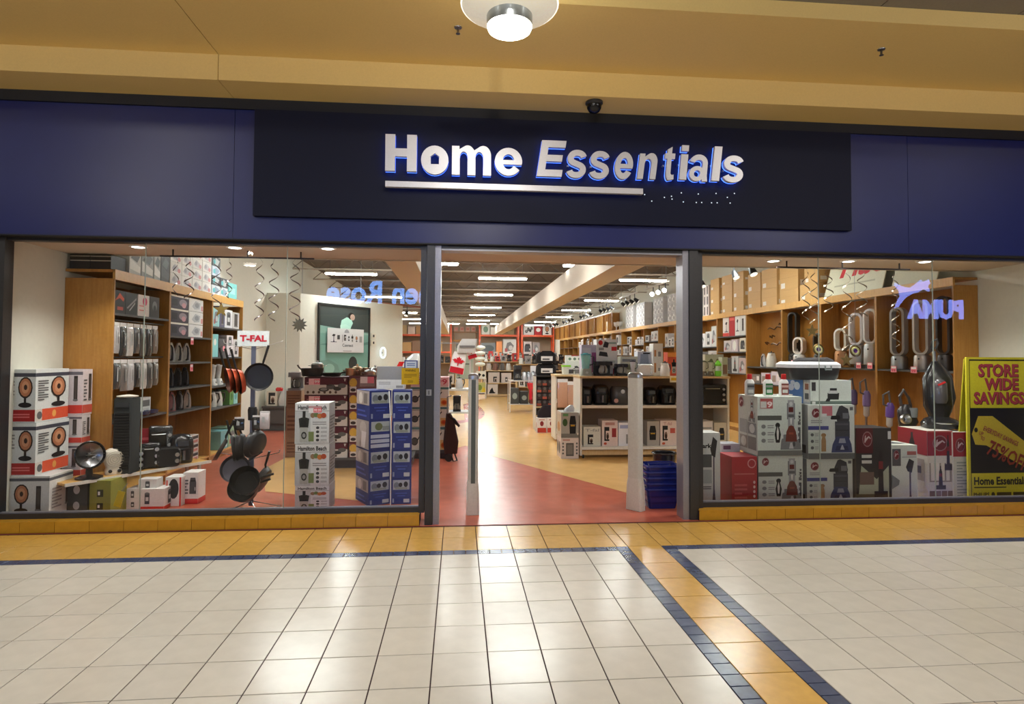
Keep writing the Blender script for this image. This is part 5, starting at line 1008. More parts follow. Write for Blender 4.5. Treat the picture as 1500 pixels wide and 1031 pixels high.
# --- white gondola facing the door
G1Y = 3.7; gx0, gx1 = 2.106, 4.62
def gondola(label, x0, x1, y, d, top, shelves, name='gondola_shelf', tags_=True):
    t = T(name,label,'shelf unit',(x0,y,.003)); w = x1-x0
    P(t,'back_panel','slat',lambda b: b.box(.02,w-.02,d-.03,d,.05,top-.02,WHITE),smooth=False)
    for a in (0,w-.03): P(t,'side_panel','plastic',lambda b: b.box(a,a+.03,0,d,.05,top-.02,C(222,216,204)),smooth=False)
    P(t,'top_board','wood_pale',lambda b: b.box(-.01,w+.01,-.02,d,top-.035,top,WHITE),smooth=False)
    for z in shelves: P(t,'shelf','plastic',lambda b: b.box(.03,w-.03,-.01,d-.03,z-.045,z,C(226,222,214)),smooth=False)
    P(t,'kick_board','wood_pale',lambda b: b.box(.03,w-.03,.05,.07,.05,.13,WHITE),smooth=False)
    for a in (.06,w/2,w-.06): P(t,'caster','plastic',lambda b: (setattr(b,'M',Matrix.Translation((a,.06,.03)) @ Matrix.Rotation(math.pi/2,4,'Y')), b.lathe([(.03,-.012),(.03,.012)],BLACK,12)))
    return t
mat('slat',.6,color=C(150,124,96),grain=.05); wood('wood_pale',(214,184,136),(202,170,120))
gondola('white-framed shelf unit with black fryers facing the doorway',gx0,gx1,G1Y,.6,1.338,[.861,.19])
Z3, Z2, Z1 = 1.342, .865, .194
def gx(px, Y=G1Y): return atY(px,560,Y).x
def gb(xl,xr,yt,Y,z,label,base,dec,d=.22,name='product_box',grp=None):
    cx,_,w,h = fbox(xl,xr,yt,560,Y,z); return carton(name,label,(cx,Y,z),w,d,h,base,dec,0,grp)
# top of the gondola
t = blender('large grey blender with teal jar at the left end of the white shelf unit',(gx(861),G1Y+.16,Z3),.42,C(150,152,142),C(130,190,190),C(60,140,150)); t.scale = (1.1,1.1,.9)
gb(852,873,505,G1Y+.36,Z3,'purple-lidded clear carton behind the grey blender',C(196,188,206),[('f','r',.7,.1,1,.75,C(150,80,130)),('f','r',.05,.4,.65,.9,C(216,212,220))],.2)
q = atY(890,524,G1Y+.34).z
gb(874,904,524,G1Y+.32,Z3,'lower white carton with red corner behind the coffee makers',C(226,224,222),pic('f',(.1,.1,.7,.7),MAKER)+[('f','r',.8,.05,1,.4,RED),('f','r',.3,.72,.9,.85,C(190,196,190))],.24)
gb(874,904,497,G1Y+.32,q+.001,'upper white carton with red and black pictures behind the coffee makers',C(228,226,224),[('f','e',.08,.68,.3,.95,RED),('f','p',.3,.5,.6,.9,C(50,48,52),[(0,.2),(.3,1),(1,.8),(.8,.1)]),('f','r',.72,.38,.98,.6,C(206,44,44)),('f','p',.1,.05,.55,.35,C(46,44,48),[(0,.2),(.1,1),(.9,.8),(1,0)]),('f','r',.6,.75,.95,.85,C(150,170,160)),('f','r',.1,.4,.35,.55,G1)],.24)
coffee_maker('black coffee maker with steel jug in front of the red-printed cartons',(gx(886),G1Y+.04,Z3),.30,.24,C(34,32,34),0,C(150,150,146))
coffee_maker('second black coffee maker beside the pump bottle',(gx(914),G1Y+.06,Z3),.2,.20,C(40,36,38),0,C(160,160,150))
gb(909,934,522,G1Y+.34,Z3,'wide cream carton behind the second coffee maker',C(216,214,196),[('f','r',.1,.72,.9,.86,G1),('f','e',.3,.3,.7,.6,C(150,150,120))],.2)
blender('slim clear beaker mixer on the white shelf unit',(gx(930),G1Y+.12,Z3),.26,C(190,186,188),C(200,200,206),C(50,44,60))
gb(934,954,515,G1Y+.34,Z3,'blue-grey white carton behind the toaster',C(206,210,222),[('f','p',.15,.3,.85,.9,C(150,160,180),[(0,0),(.1,1),(.9,1),(1,0)]),('f','r',.4,.9,.9,.96,BLACK)],.2)
toaster('small white toaster on the white shelf unit',(gx(948),G1Y+.04,Z3),.26,.16,.2,0,C(232,230,226))
q = atY(965,527,G1Y+.3).z
gb(957,971,527,G1Y+.22,Z3,'lower slim white carton with amber picture',C(232,228,220),[('f','r',.1,.2,.3,.8,C(200,140,90)),('f','r',.5,.3,.8,.5,G1)],.2); gb(957,971,503,G1Y+.22,q+.001,'upper slim white carton with amber picture',C(230,228,220),[('f','r',.1,.2,.3,.6,C(200,140,90)),('f','r',.5,.2,.8,.5,G1)],.2)
kettle('white kettle with green lid beside the orange carton',(gx(976),G1Y+.06,Z3),C(226,222,216),.4,1.0)
gb(978,993,516,G1Y+.26,Z3,'orange-red carton with juicer picture near the right doorpost',C(214,90,60),pic('f',(.3,.1,.9,.7),JUICER)+[('f','r',0,.8,1,1,C(236,150,70))],.2)
sm('shelf_talker','yellow price card hanging off the shelf edge near the right doorpost','price card',(gx(988),G1Y-.03,Z3-.10),lambda b: (b.box(-.09,.09,-.004,0,0,.1,C(236,226,190)), b.box(-.07,.07,-.006,-.004,.03,.075,C(226,180,40))),'card')
for i,px in enumerate((1036,1046)): blender('%s smoothie maker beside the green bottle right of the doorpost' % ORD[i],(gx(px),G1Y+.14,Z3),.26,C(120,110,90),C(206,206,190),C(80,90,60),0)
t = T('smoothie_bottle','bright green and clear smoothie bottle on the shelf end','bottle',(gx(1055),G1Y+.08,Z3))
P(t,'bottle_base','plastic',lambda b: b.lathe([(.05,0),(.055,.05),(.05,.09)],C(130,220,50),14)); P(t,'bottle_body','film',lambda b: b.lathe([(.05,.09),(.045,.17)],C(210,220,200),14)); P(t,'bottle_cap','plastic',lambda b: b.lathe([(.05,.17),(.055,.2),(.03,.24),(.02,.26)],C(130,220,50),14))
gb(1058,1066,523,G1Y+.2,Z3,'narrow clear-windowed carton at the right end of the shelf unit',C(196,196,176),[('f','r',.1,.1,.9,.6,C(150,120,100))],.15); gb(1033,1060,519,G1Y+.40,Z3,'wide pale carton behind the smoothie makers',C(206,204,184),[('f','e',.2,.3,.45,.8,C(110,110,80)),('f','e',.55,.3,.8,.8,C(130,130,90))],.15)
# middle shelf
for i,(px,w,h,lb) in enumerate(((861,.22,.30,'slim black air fryer at the left end of the middle shelf'),(883,.27,.335,'tall black air fryer with long chrome handle on the middle shelf'),(957,.23,.29,'black air fryer just right of the pale gate post'),(982,.29,.32,'large black air fryer at the doorpost end of the middle shelf'))): air_fryer(lb,(gx(px),G1Y+.05,Z2),w,.3,h,0,C(22,22,24),'black air fryers on the middle shelf')
t = T('pressure_cooker','grey multi cooker with round silver dial on the middle shelf','cooker',(gx(912),G1Y+.05,Z2))
P(t,'body','gloss',lambda b: b.loft([(0,0,.16,.28,.28,.07),(.05,0,.16,.30,.30,.08),(.24,0,.16,.31,.31,.1),(.30,0,.16,.24,.24,.09)],C(74,72,70),4)); P(t,'dial','metal',lambda b: (setattr(b,'M',Matrix.Translation((.02,.01,.22)) @ Matrix.Rotation(math.pi/2,4,'X')), b.lathe([(.035,0),(.033,.012),(.02,.014)],STEEL,16))); P(t,'panel_badge','plastic',lambda b: (setattr(b,'M',Matrix.Translation((-.09,.02,.07)) @ Matrix.Rotation(math.pi/2,4,'X')), b.lathe([(.035,0),(.035,.016)],C(206,160,150),16)))
toaster_oven('big black oven fryer with pale handle at the right end of the middle shelf',(gx(1048),G1Y+.03,Z2),.42,.3,.34)
# bottom shelf
for a,b,yt,base,de,lb in ((855,880,625,C(206,206,196),words('f',.1,.75,.9,.9,'T-fal',G1)+pic('f',(.2,.1,.6,.6),MAKER),'pale carton with silver cooker picture on the bottom shelf'),(882,905,616,C(226,206,200),pic('f',(.1,.2,.5,.75),MAKER)+[('f','r',.62,.35,.9,.7,C(150,50,56)),('f','r',.2,.82,.8,.93,C(190,140,130)),('f','e',.1,.05,.3,.15,COPPER)],'pink-white coffee maker carton on the bottom shelf'),(906,926,619,C(226,228,236),[('f','r',.1,.75,.9,.9,C(150,160,200)),('f','r',.55,.1,.9,.5,G1)],'white and blue carton left of the gate post'),(948,966,617,C(170,166,160),pic('f',(.1,.2,.8,.85),AIRFRY),'grey air fryer carton right of the gate post'),(967,991,616,C(224,206,200),pic('f',(.1,.2,.5,.8),MAKER)+words('f',.2,.82,.7,.94,'T-fal',C(190,150,150))+[('f','r',.6,.5,.9,.7,C(190,90,80)),('f','e',.1,.04,.3,.14,COPPER)],'pale coffee maker carton beside the doorpost'),(1027,1044,617,C(226,218,214),lines('f',.1,.2,.9,.8,4,G1),'small white carton right of the doorpost'),(1046,1066,619,C(206,196,176),pic('f',(.3,.2,.8,.8),AIRFRY),'tan air fryer carton at the right end of the bottom shelf')):
    gb(a,b,yt,G1Y+.06,Z1,lb,base,de,.3)
# cartons against the left end of the gondola
zs_ = atY(830,641,3.72).z; a,b = atY(822,640,3.72).x, gx0-.02
rb = pic('f',(.42,.12,.9,.90),AIRFRY)+[('f','r',.0,0,1,.16,C(120,120,116)),('f','e',.08,.45,.36,.75,C(60,90,50)),('f','r',.1,.85,.4,.95,C(90,150,100)),('f','e',.9,.1,1,.2,C(226,220,210)),('l','r',.1,.1,.9,.9,C(206,190,170)),('l','e',.2,.2,.8,.6,C(190,140,90))]
carton('air_fryer_box','white carton with round-cornered grille picture, at the foot of the white shelf unit',((a+b)/2,3.72,.003),b-a,.42,zs_-.006,C(216,206,202),[('f','r',.28,.12,.72,.75,C(96,92,88)),('f','r',.34,.2,.66,.68,C(130,124,118)),('f','r',.1,.86,.5,.93,C(190,140,130))]+[('f','e',u,.2+.16*k,u+.1,.3+.16*k,G2) for u in (.06,.84) for k in range(4)]+[('l','e',.15,.2,.45,.8,C(110,104,100)),('l','e',.55,.2,.85,.8,C(110,104,100))],sides=C(226,206,196))
carton('air_fryer_box','grey carton with black air fryer picture, stacked at the foot of the white shelf unit',((a+b)/2,3.72,zs_),b-a,.42,atY(830,604,3.72).z-zs_,C(170,170,164),rb,sides=C(216,196,180))
sm('crumpled_wrap','grey plastic wrap lying on the air fryer cartons','wrap',((a+b)/2,3.85,atY(830,604,3.72).z+.002),lambda b: b.loft([(0,0,0,.18,.12,.03),(.05,.02,0,.16,.1,.04),(.11,.05,.02,.05,.04,.015)],C(176,176,178),3),'film')
# second and third units beyond, towards the back
gondola('pale shelf end beyond the white shelf unit, with mugs on top',2.0,3.6,5.6,.5,1.30,[.8,.2])
t = T('lidded_tub','clear tub with bright green lid on the shelf end','tub',(atY(825,550,5.7).x+.06,5.72,1.304)); P(t,'tub','film',lambda b: b.loft([(0,0,0,.15,.13,.03),(.15,0,0,.17,.15,.03)],C(206,210,200),3)); P(t,'lid','plastic',lambda b: b.loft([(.15,0,0,.185,.16,.03),(.18,0,0,.18,.155,.03)],C(130,200,40),3))
for i,px in enumerate((833,842,849)):
    t = T('printed_mug','%s black and white printed mug on the shelf end' % ORD[i],'mug',(atY(px,555,5.65).x+.05,5.66,1.304)); P(t,'cup','gloss',lambda b: b.lathe([(.045,0),(.048,.005),(.048,.12)],C(206,204,200),16)); P(t,'band','gloss',lambda b: b.lathe([(.0488,.02),(.0488,.1)],C(70,70,72) if i != 1 else C(120,118,116),16,cap=False)); P(t,'mug_handle','gloss',lambda b: b.tube([(.046,0,.1),(.08,0,.09),(.08,0,.04),(.046,0,.03)],.008,C(206,204,200)))
carton('picture_box','white carton with four stove rings in a row behind the mugs',(atY(840,530,6.0).x+.05,5.88,1.304),.44,.15,.36,C(216,216,210),[('f','r',.05,.72,.95,.95,C(230,230,222))]+[('f','e',.1+.22*k,.76,.24+.22*k,.92,C(110,130,110)) for k in range(4)]+pic('f',(.2,.1,.8,.6),PANSET))
for i in range(2): pouch('%s rose-gold hanging pack on the shelf end' % ['left','right'][i],(2.14+i*.2,5.58,1.22-.05*i),.2,.55,0,C(196,150,124),[],'rose-gold packs on the shelf end')
# black rack of coffee capsules with duffel bags on it
t = T('capsule_rack','black rack of coffee capsule packs with a pale wooden shelf','rack',(1.86,7.4,.003))
P(t,'frame','plastic',lambda b: [b.box(-.02,.0,-.02,.4,0,1.22,C(214,206,196)), b.box(.52,.54,-.02,.4,0,1.22,C(40,38,38)), b.box(0,.52,.38,.4,.3,1.2,C(52,46,46))],smooth=False)
P(t,'shelf','wood_pale',lambda b: b.box(0,.52,-.02,.4,.50,.53,WHITE),smooth=False); P(t,'top_board','plastic',lambda b: b.box(-.02,.54,-.02,.4,1.2,1.22,C(60,56,54)),smooth=False)
k = 0
for r_ in range(4):
    for c_ in range(4):
        carton('capsule_pack','dark coffee capsule pack, row %s up, column %s, on the black rack' % (['one','two','three','four'][r_],['one','two','three','four'][c_]),(1.93+c_*.125,7.40,.535+r_*.15),.118,.25,.14,C(46,36,36),[('f','r',.1,.1,.9,.5,[C(150,70,50),C(60,44,40),C(170,80,60),C(90,60,50)][(c_+r_) % 4]),('f','e',.2,.45,.8,.95,C(90,84,80))])
for i in range(2):
    t = T('duffel_bag','%s black duffel bag with white lettering on the capsule rack' % ['lower','upper'][i],'bag',(2.1,7.55,1.224+i*.27)); P(t,'bag_body','matte',lambda b: b.loft([(0,0,0,.42,.26,.08),(.05,0,0,.46,.30,.1),(.2,0,0,.44,.28,.1),(.26,0,0,.34,.18,.08)],C(34,32,34),4)); P(t,'white_patch','card',lambda b: [b.box(-.13,.13,-.156,-.15,.06,.16,C(214,212,210)), b.box(-.1,.06,-.158,-.156,.08,.11,C(70,68,68))],smooth=False); P(t,'strap','matte',lambda b: b.tube([(-.16,-.14,.2),(-.1,-.16,.27),(.1,-.16,.27),(.16,-.14,.2)],.012,BLACK))
sm('handbag','black soft bag slumped at the foot of the capsule rack','bag',(2.05,7.1,.33),lambda b: b.loft([(0,0,0,.4,.24,.08),(.12,0,0,.38,.22,.09),(.26,.03,0,.2,.12,.05)],C(38,30,34),3),'matte')
for i in range(2): carton('kettle_box','%s white carton with red kettle picture on the floor by the rack' % ['left','right'][i],(1.93+i*.215,6.95,.003),.205,.25,.32,C(228,220,216),[('f','r',.05,.02,.95,.34,C(196,70,56)),('f','e',.3,.45,.7,.8,C(130,40,44)),('f','r',.2,.85,.8,.92,C(190,140,130)),('l','e',.3,.3,.7,.7,C(200,140,120))])
# white wire table with red basket
def wire_table(name,label,x,y,w,d,h,col=C(214,208,200)):
    t = T(name,label,'table',(x,y,.003))
    P(t,'table_top','plastic',lambda b: b.box(0,w,0,d,h-.03,h,col),smooth=False); P(t,'lower_shelf','plastic',lambda b: b.box(.02,w-.02,.02,d-.02,.22,.24,col),smooth=False)
    for a,c in ((0,0),(w-.03,0),(0,d-.03),(w-.03,d-.03)): P(t,'leg','plastic',lambda b: b.box(a,a+.03,c,c+.03,0,h-.03,col),smooth=False)
    return t
wt = wire_table('wire_table','white wheeled table with a black coffee machine on top',1.62,11.6,1.25,.7,.93)
coffee_maker('tall black coffee machine on the white wheeled table',(1.88,11.75,.936),.24,.44,C(56,56,58)); 
for i in range(3): kettle('%s silver canister on the white wheeled table' % ORD[i],(2.08+i*.13,11.8+.1*(i % 2),.936),C(196,198,202),.3,1.1,'satin','silver canisters on the white table')
carton('red_white_box','white carton with red square on the white table',(2.5,12.0,.936),.4,.2,.42,C(226,222,222),[('f','r',.4,.3,.9,.75,C(206,40,60))])
t = T('red_basket','red wire basket of pink packs hung before the white table','basket',(2.35,11.35,.70)); P(t,'basket_tub','gloss',lambda b: b.loft([(0,0,0,.42,.26,.04),(.18,0,0,.5,.34,.05)],C(196,40,56),3))
for k in range(5): P(t,'pack_handle','plastic',lambda b: b.tube([(-.2+k*.09,0,.18),(-.19+k*.09,0,.34),(-.16+k*.09,0,.34),(-.15+k*.09,0,.18)],.012,C(200,190,196)))
P(t,'hanging_fringe','gloss',lambda b: [b.box(-.19+k*.09,-.12+k*.09,-.14,-.1,-.30,.0,C(190,40,54)) for k in range(5)],smooth=False)['kind'] = 'stuff'
P(t,'stand_leg','plastic',lambda b: b.box(-.02,.02,-.02,.02,-.697,0,C(120,30,40)),smooth=False)
for i,(x,c) in enumerate(((1.72,C(70,72,70)),(2.0,C(60,60,58)),(2.3,C(150,70,60)))): carton('dark_box','%s dark carton on the lower shelf of the white table' % ORD[i],(x+.06,11.66,.246),.24,.4,.36+.1*(i == 0),c,[('f','e',.2,.3,.8,.7,C(150,160,150))])
carton('spotted_box','white carton with black spots on the floor by the white table',(2.55,11.1,.003),.3,.2,.42,C(226,222,212),[('f','e',.15+.28*(k % 3),.1+.28*(k//3),.35+.28*(k % 3),.3+.28*(k//3),BLACK) for k in range(9)])
# wooden display cube unit
wc = T('display_cabinet','pale wooden open display cabinet in the centre aisle','cabinet',(1.2,18.2,.003))
for x in (0,1.22): P(wc,'side_panel','wood_pale',lambda b: b.box(x,x+.03,0,.6,0,1.05,WHITE),smooth=False)
for z in (.06,.52,1.02): P(wc,'shelf','wood_pale',lambda b: b.box(.03,1.22,0,.6,z,z+.03,WHITE),smooth=False)
P(wc,'back_panel','slat',lambda b: b.box(.03,1.22,.57,.6,.06,1.02,WHITE),smooth=False)
carton('product_box','white carton with grey machine picture on the upper cabinet shelf',(1.55,18.22,.56),.45,.3,.42,C(206,196,192),pic('f',(.4,.1,.8,.6),MAKER)); carton('product_box','white carton with black cow-like blotches in the lower cabinet shelf',(1.5,18.22,.10),.42,.3,.40,C(216,210,206),[('f','p',.15,.1,.8,.7,BLACK,[(0,0),(.2,.6),(.5,1),(.7,.3),(1,.1),(.8,0)])])
carton('product_box','second white carton on the upper cabinet shelf',(2.05,18.22,.56),.4,.3,.40,C(210,200,198),pic('f',(.3,.1,.7,.6),CUP))
for i,(x,c) in enumerate(((1.35,C(190,180,172)),(1.62,C(130,90,76)),(1.9,C(90,86,84)),(2.15,C(216,212,206)))): kettle('%s small appliance in the row on top of the wooden cabinet' % ORD[i],(x,18.45,1.056),c,.5*i,1.3,'plastic','appliances on the wooden cabinet')
t = wire_table('wire_table','pale low table of cow-print tins left of the wooden cabinet',.78,17.2,.42,.5,.78)
carton('cow_print_box','black and white blotched carton on the pale low table',(1.0,17.25,.786),.36,.3,.26,C(224,220,206),[('f','p',.1,.2,.5,.8,BLACK,[(0,.3),(.4,1),(1,.6),(.6,0)]),('f','e',.6,.2,.9,.6,BLACK)]); carton('green_yellow_box','green and yellow printed carton under the pale low table',(1.0,17.24,.246),.34,.3,.36,C(190,190,120),[('f','e',.1,.2,.6,.8,C(120,140,60)),('f','p',.5,0,1,.6,C(226,200,60),[(0,0),(.5,1),(1,.6),(1,0)])])
t = T('lantern_column','column of four white pleated lanterns on a thin pole by the rear door','lantern',(1.06,20.0,.003))
P(t,'pole','satin',lambda b: b.tube([(0,0,0),(0,0,2.3)],.02,G1)); P(t,'pole_base','satin',lambda b: b.lathe([(.2,0),(.2,.03)],G2,14))
for i in range(4): P(t,'lantern','plastic',lambda b: (setattr(b,'M',Matrix.Translation((0,0,1.27+i*.24))), b.lathe([(.05,-.1),(.2,-.05),(.22,0),(.2,.05),(.05,.1)],C(222,226,216),14)))
# --- rear: door and orange racks
YBk = 36.45
rd = T('door_2','pale green steel rear door with push bar','door',(-.05,YBk,.003)); rd['kind'] = 'structure'
P(rd,'door_leaf','plastic',lambda b: b.box(0,1.15,-.06,0,0,2.15,C(176,190,172)),smooth=False); P(rd,'push_bar','metal',lambda b: b.box(.55,1.05,-.12,-.06,1.0,1.08,C(90,94,90)),smooth=False); P(rd,'vision_panel','gloss',lambda b: b.box(.1,.3,-.07,-.06,.2,.95,C(130,142,130)),smooth=False)
for x0,x1,z0,z1 in ((-.1,0,0,2.25),(1.15,1.25,0,2.25)): P(rd,'door_frame','plastic',lambda b: b.box(x0,x1,-.08,0,z0,z1,C(200,200,186)),smooth=False)
P(rd,'head_panel','plastic',lambda b: b.box(0,1.15,-.07,0,2.15,2.45,C(120,126,118)),smooth=False)
OR = C(224,92,50)
def pallet_rack(x0,x1,y,levels,label,stock,short):
    t = T('pallet_rack',label,'rack',(x0,y,.003)); w = x1-x0; H = levels[-1]+.75
    for a in (0,w-.1):
        for c in (0,.85): P(t,'upright','plastic',lambda b: b.box(a,a+.1,c,c+.08,0,H,OR),smooth=False)
        P(t,'brace','plastic',lambda b: [b.bar((a+.05,.05,zz),(a+.05,.88,zz+.8),.04,.04,OR) for zz in (.4,1.2,2.0)],smooth=False)['kind'] = 'stuff'
    for z in levels:
        for c in (-.01,.86): P(t,'beam','plastic',lambda b: b.box(.1,w-.1,c,c+.06,z-.12,z,OR),smooth=False)
        P(t,'deck','wood_pale',lambda b: b.box(.1,w-.1,.05,.86,z-.03,z,WHITE),smooth=False)
    k = 0
    for z,items in zip(levels,stock):
        x = .16
        for (bw_,bh,c,de,nm) in items:
            if x+bw_ > w-.1: break
            carton('rack_carton','%s on the %s level of %s' % (nm,['lower','upper'][min(1,levels.index(z))],short),(x0+x+bw_/2,y+.06,z+.004),bw_,.6,bh,c,de); x += bw_+.05; k += 1
    return t
C1 = C(206,170,120)
pallet_rack(1.5,4.2,34.6,[1.75,3.05],'orange pallet rack left of the rear centre',
  [[(.95,.75,C(130,136,140),[('f','e',.1,.2,.9,.8,C(90,100,104))],'grey carton with pot picture'),(.4,.85,C(226,150,100),[],'orange carton'),(.9,1.0,C(206,206,204),pic('f',(.1,.1,.9,.9),MIX),'white carton with machine picture')],
   [(.55,.7,C(222,226,220),[('f','e',.2,.2,.8,.8,C(120,150,130))],'white carton with green ring'),(.6,.5,C(232,230,226),[],'plain white carton'),(.95,.6,C(150,130,96),lines('f',.1,.1,.9,.9,3,C(120,100,70)),'olive brown carton')]],'the left orange rack')
pallet_rack(4.35,7.0 if False else 6.6,34.6,[1.75,3.05],'orange pallet rack right of the rear centre',
  [[(.55,.85,C(190,180,180),pic('f',(.1,.1,.9,.9),TOAST),'grey-pink carton'),(.5,.8,C(150,140,140),pic('f',(.1,.1,.9,.9),MIX),'dark printed carton'),(.95,.75,C(232,228,226),[('f','r',.08,.2,.16,.8,C(30,28,30))]+[('f','e',.25+.25*k,.25,.45+.25*k,.8,C(160,70,60)) for k in range(3)],'white carton with three red dials')],
   [(.7,.75,C(206,206,206),pic('f',(.1,.1,.9,.9),PANSET),'white pan set carton'),(.5,.7,C(176,40,50),[('f','e',.2,.3,.8,.7,WHITE)],'red carton'),(.6,.65,C(226,222,220),pic('f',(.2,.1,.8,.9),HEATER),'white carton with red dish')]],'the right orange rack')
pallet_rack(-4.0,-.35,34.9,[1.9,3.05],'orange pallet rack left of the rear door',[[(.8,.6,C1,[],'tan carton'),(.7,.7,C(150,120,100),[],'brown carton'),(.6,.5,C(226,220,210),[],'white carton'),(.6,.7,C1,[],'second tan carton')],[(.5,.6,C(206,180,140),[],'tan carton'),(.5,.5,C(226,206,196),[],'pale carton'),(.5,.55,C(190,150,110),[],'brown carton'),(.5,.6,C1,[],'second tan carton'),(.4,.5,C(214,200,186),[],'cream carton')]],'the rack by the rear door')
t = T('wood_shelf','yellow wooden wall shelf of small cartons over the rear door','shelf',(-.3,36.1,2.62)); P(t,'shelf_board','wood_edge',lambda b: b.box(0,1.75,0,.35,0,.1,WHITE),smooth=False); P(t,'upper_board','wood_back',lambda b: b.box(0,1.75,0,.35,.62,.68,WHITE),smooth=False)
for a in (.1,1.6): P(t,'bracket','plastic',lambda b: b.box(a,a+.05,.0,.348,-.15,0,G1),smooth=False); P(t,'shelf_side','wood_back',lambda b: b.box(a,a+.04,0,.35,.1,.62,WHITE),smooth=False)
for i in range(4): carton('pink_box','%s small pinkish carton on the upper wall shelf over the rear door' % ORD[i],(-.05+i*.4,36.15,3.304),.3,.25,.34,C(232,200,186),[('f','r',.2,.3,.8,.7,C(226,150,140))])
# mid-distance racks of appliances between door and back: shelf rows
def low_row(x,y,w,label,seed,top=1.05):
    t = T('low_shelf',label,'shelf unit',(x,y,.003)); rnd = random.Random(seed)
    P(t,'top_board','wood_pale',lambda b: b.box(0,w,0,.5,top-.03,top,WHITE),smooth=False); P(t,'lower_board','wood_pale',lambda b: b.box(.03,w-.03,.02,.48,.3,.33,WHITE),smooth=False)
    for a in (0,w-.03): P(t,'side_panel','wood_pale',lambda b: b.box(a,a+.03,0,.5,0,top-.03,WHITE),smooth=False)
    P(t,'back_panel','slat',lambda b: b.box(.03,w-.03,.47,.5,0.02,top-.03,WHITE),smooth=False)
    xx = .1; i = 0
    while xx < w-.2:
        kx = x+xx+.1; lb = '%s %%s on top of the %s' % (ORD[i],label.replace('in the centre of the shop','of the centre').replace('under the orange racks','by the racks').replace('under the bookcases','by the bookcases')); q = rnd.random()
        if q < .22: coffee_maker(lb % 'black coffee maker',(kx,y+.12,top+.004),.2,.34,C(40,38,40))
        elif q < .42: blender(lb % 'white blender',(kx,y+.22,top+.004),.4,C(214,212,210),C(190,196,200))
        elif q < .58: kettle(lb % 'pale kettle',(kx,y+.2,top+.004),C(216,214,210),rnd.random(),1.2)
        else:
            c = rnd.choice([C(222,220,216),C(60,60,62),C(196,190,186),C(150,146,146),C(190,60,60)]); carton('product_box',lb % 'printed carton',(kx,y+.1,top+.004),.24,.25,.26+.2*rnd.random(),c,pic('f',(.15,.15,.85,.85),rnd.choice([MAKER,TOAST,MIX,CUP,PANSET])))
        xx += .29; i += 1
    xx = .08; i = 0
    while xx < w-.3:
        carton('product_box','%s carton on the lower board of the %s' % (ORD[i],label.replace('in the centre of the shop','of the centre').replace('under the orange racks','by the racks').replace('under the bookcases','by the bookcases')),(x+xx+.14,y+.05,.335),.27,.3,.28+.3*rnd.random(),rnd.choice([C(222,218,212),C(80,80,82),C(206,196,190),C(190,120,100)]),pic('f',(.15,.15,.85,.85),rnd.choice([MAKER,TOAST,MIX,CUP,AIRFRY]))); xx += .31; i += 1
low_row(1.3,24.0,2.6,'far low shelf in the centre of the shop',3,1.35); low_row(3.0,14.5,2.6,'low shelf beside the right aisle',5,1.15); low_row(3.0,9.8,2.3,'low shelf behind the capsule rack',8,1.2); low_row(2.6,19.5,3.0,'low shelf right of the wooden cabinet',11,1.3); low_row(1.5,29.0,4.4,'rearmost low shelf under the orange racks',14,1.45)
low_row(4.3,28.0,2.0,'rear right low shelf under the bookcases',21,1.4); low_row(-2.6,22,2.6,'far left low shelf behind the doorpost',17,1.3)
# --- left side of the doorway
t = T('trolley_bag','dark brown folding shopping trolley bag beside the pan cartons','bag',(.02,3.65,.003)); dz = .45
P(t,'bag_body','matte',lambda b: b.loft([(.12,.0,0,.20,.2,.04),(.3,.0,0,.24,.22,.05),(.62,-.02,.02,.14,.18,.04),(.74,-.04,.03,.08,.14,.02)],C(60,40,38),3)); P(t,'flap','matte',lambda b: b.prism([(-.06,.72),(.06,.66),(.14,.55),(.12,.53),(.02,.62)],-.06,.06,C(40,30,30)))
P(t,'frame','plastic',lambda b: b.tube([(.06,-.05,.12),(.10,-.06,.01),(.04,-.06,.0),(.0,-.05,.12)],.012,BLACK))
for s in (-.1,.1): P(t,'wheel','plastic',lambda b: (setattr(b,'M',Matrix.Translation((-.03,s,.06)) @ Matrix.Rotation(math.pi/2,4,'X')), b.lathe([(.06,-.015),(.06,.015)],BLACK,14)))
P(t,'handle_post','satin',lambda b: b.tube([(-.06,.05,.1),(-.06,.06,1.0),(.0,.06,1.02)],.012,G1))
t = T('flag_rack','white garment rack hung with flag-print bags left of the doorway','rack',(-.62,8.0,.003))
for x in (0,1.0): P(t,'post','plastic',lambda b: b.box(x,x+.04,0,.04,0,1.95,C(206,200,196)),smooth=False)
P(t,'shelf','plastic',lambda b: b.box(-.08,1.04,-.3,.3,.86,.90,C(190,186,180)),smooth=False); P(t,'lower_shelf','plastic',lambda b: b.box(-.08,1.04,-.3,.3,.35,.38,C(190,186,180)),smooth=False); P(t,'rail','plastic',lambda b: b.box(0,1.0,.01,.03,1.93,1.95,G1),smooth=False)
for x in (-.08,1.0): P(t,'leg','plastic',lambda b: b.box(x,x+.04,-.3,-.26,0,.86,C(190,186,180)),smooth=False)
def maple(): 
    return [(.5,1),(.58,.8),(.68,.86),(.66,.62),(.82,.72),(.86,.6),(1,.56),(.78,.38),(.8,.28),(.54,.3),(.54,.0),(.46,.0),(.46,.3),(.2,.28),(.22,.38),(0,.56),(.14,.6),(.18,.72),(.34,.62),(.32,.86),(.42,.8)]
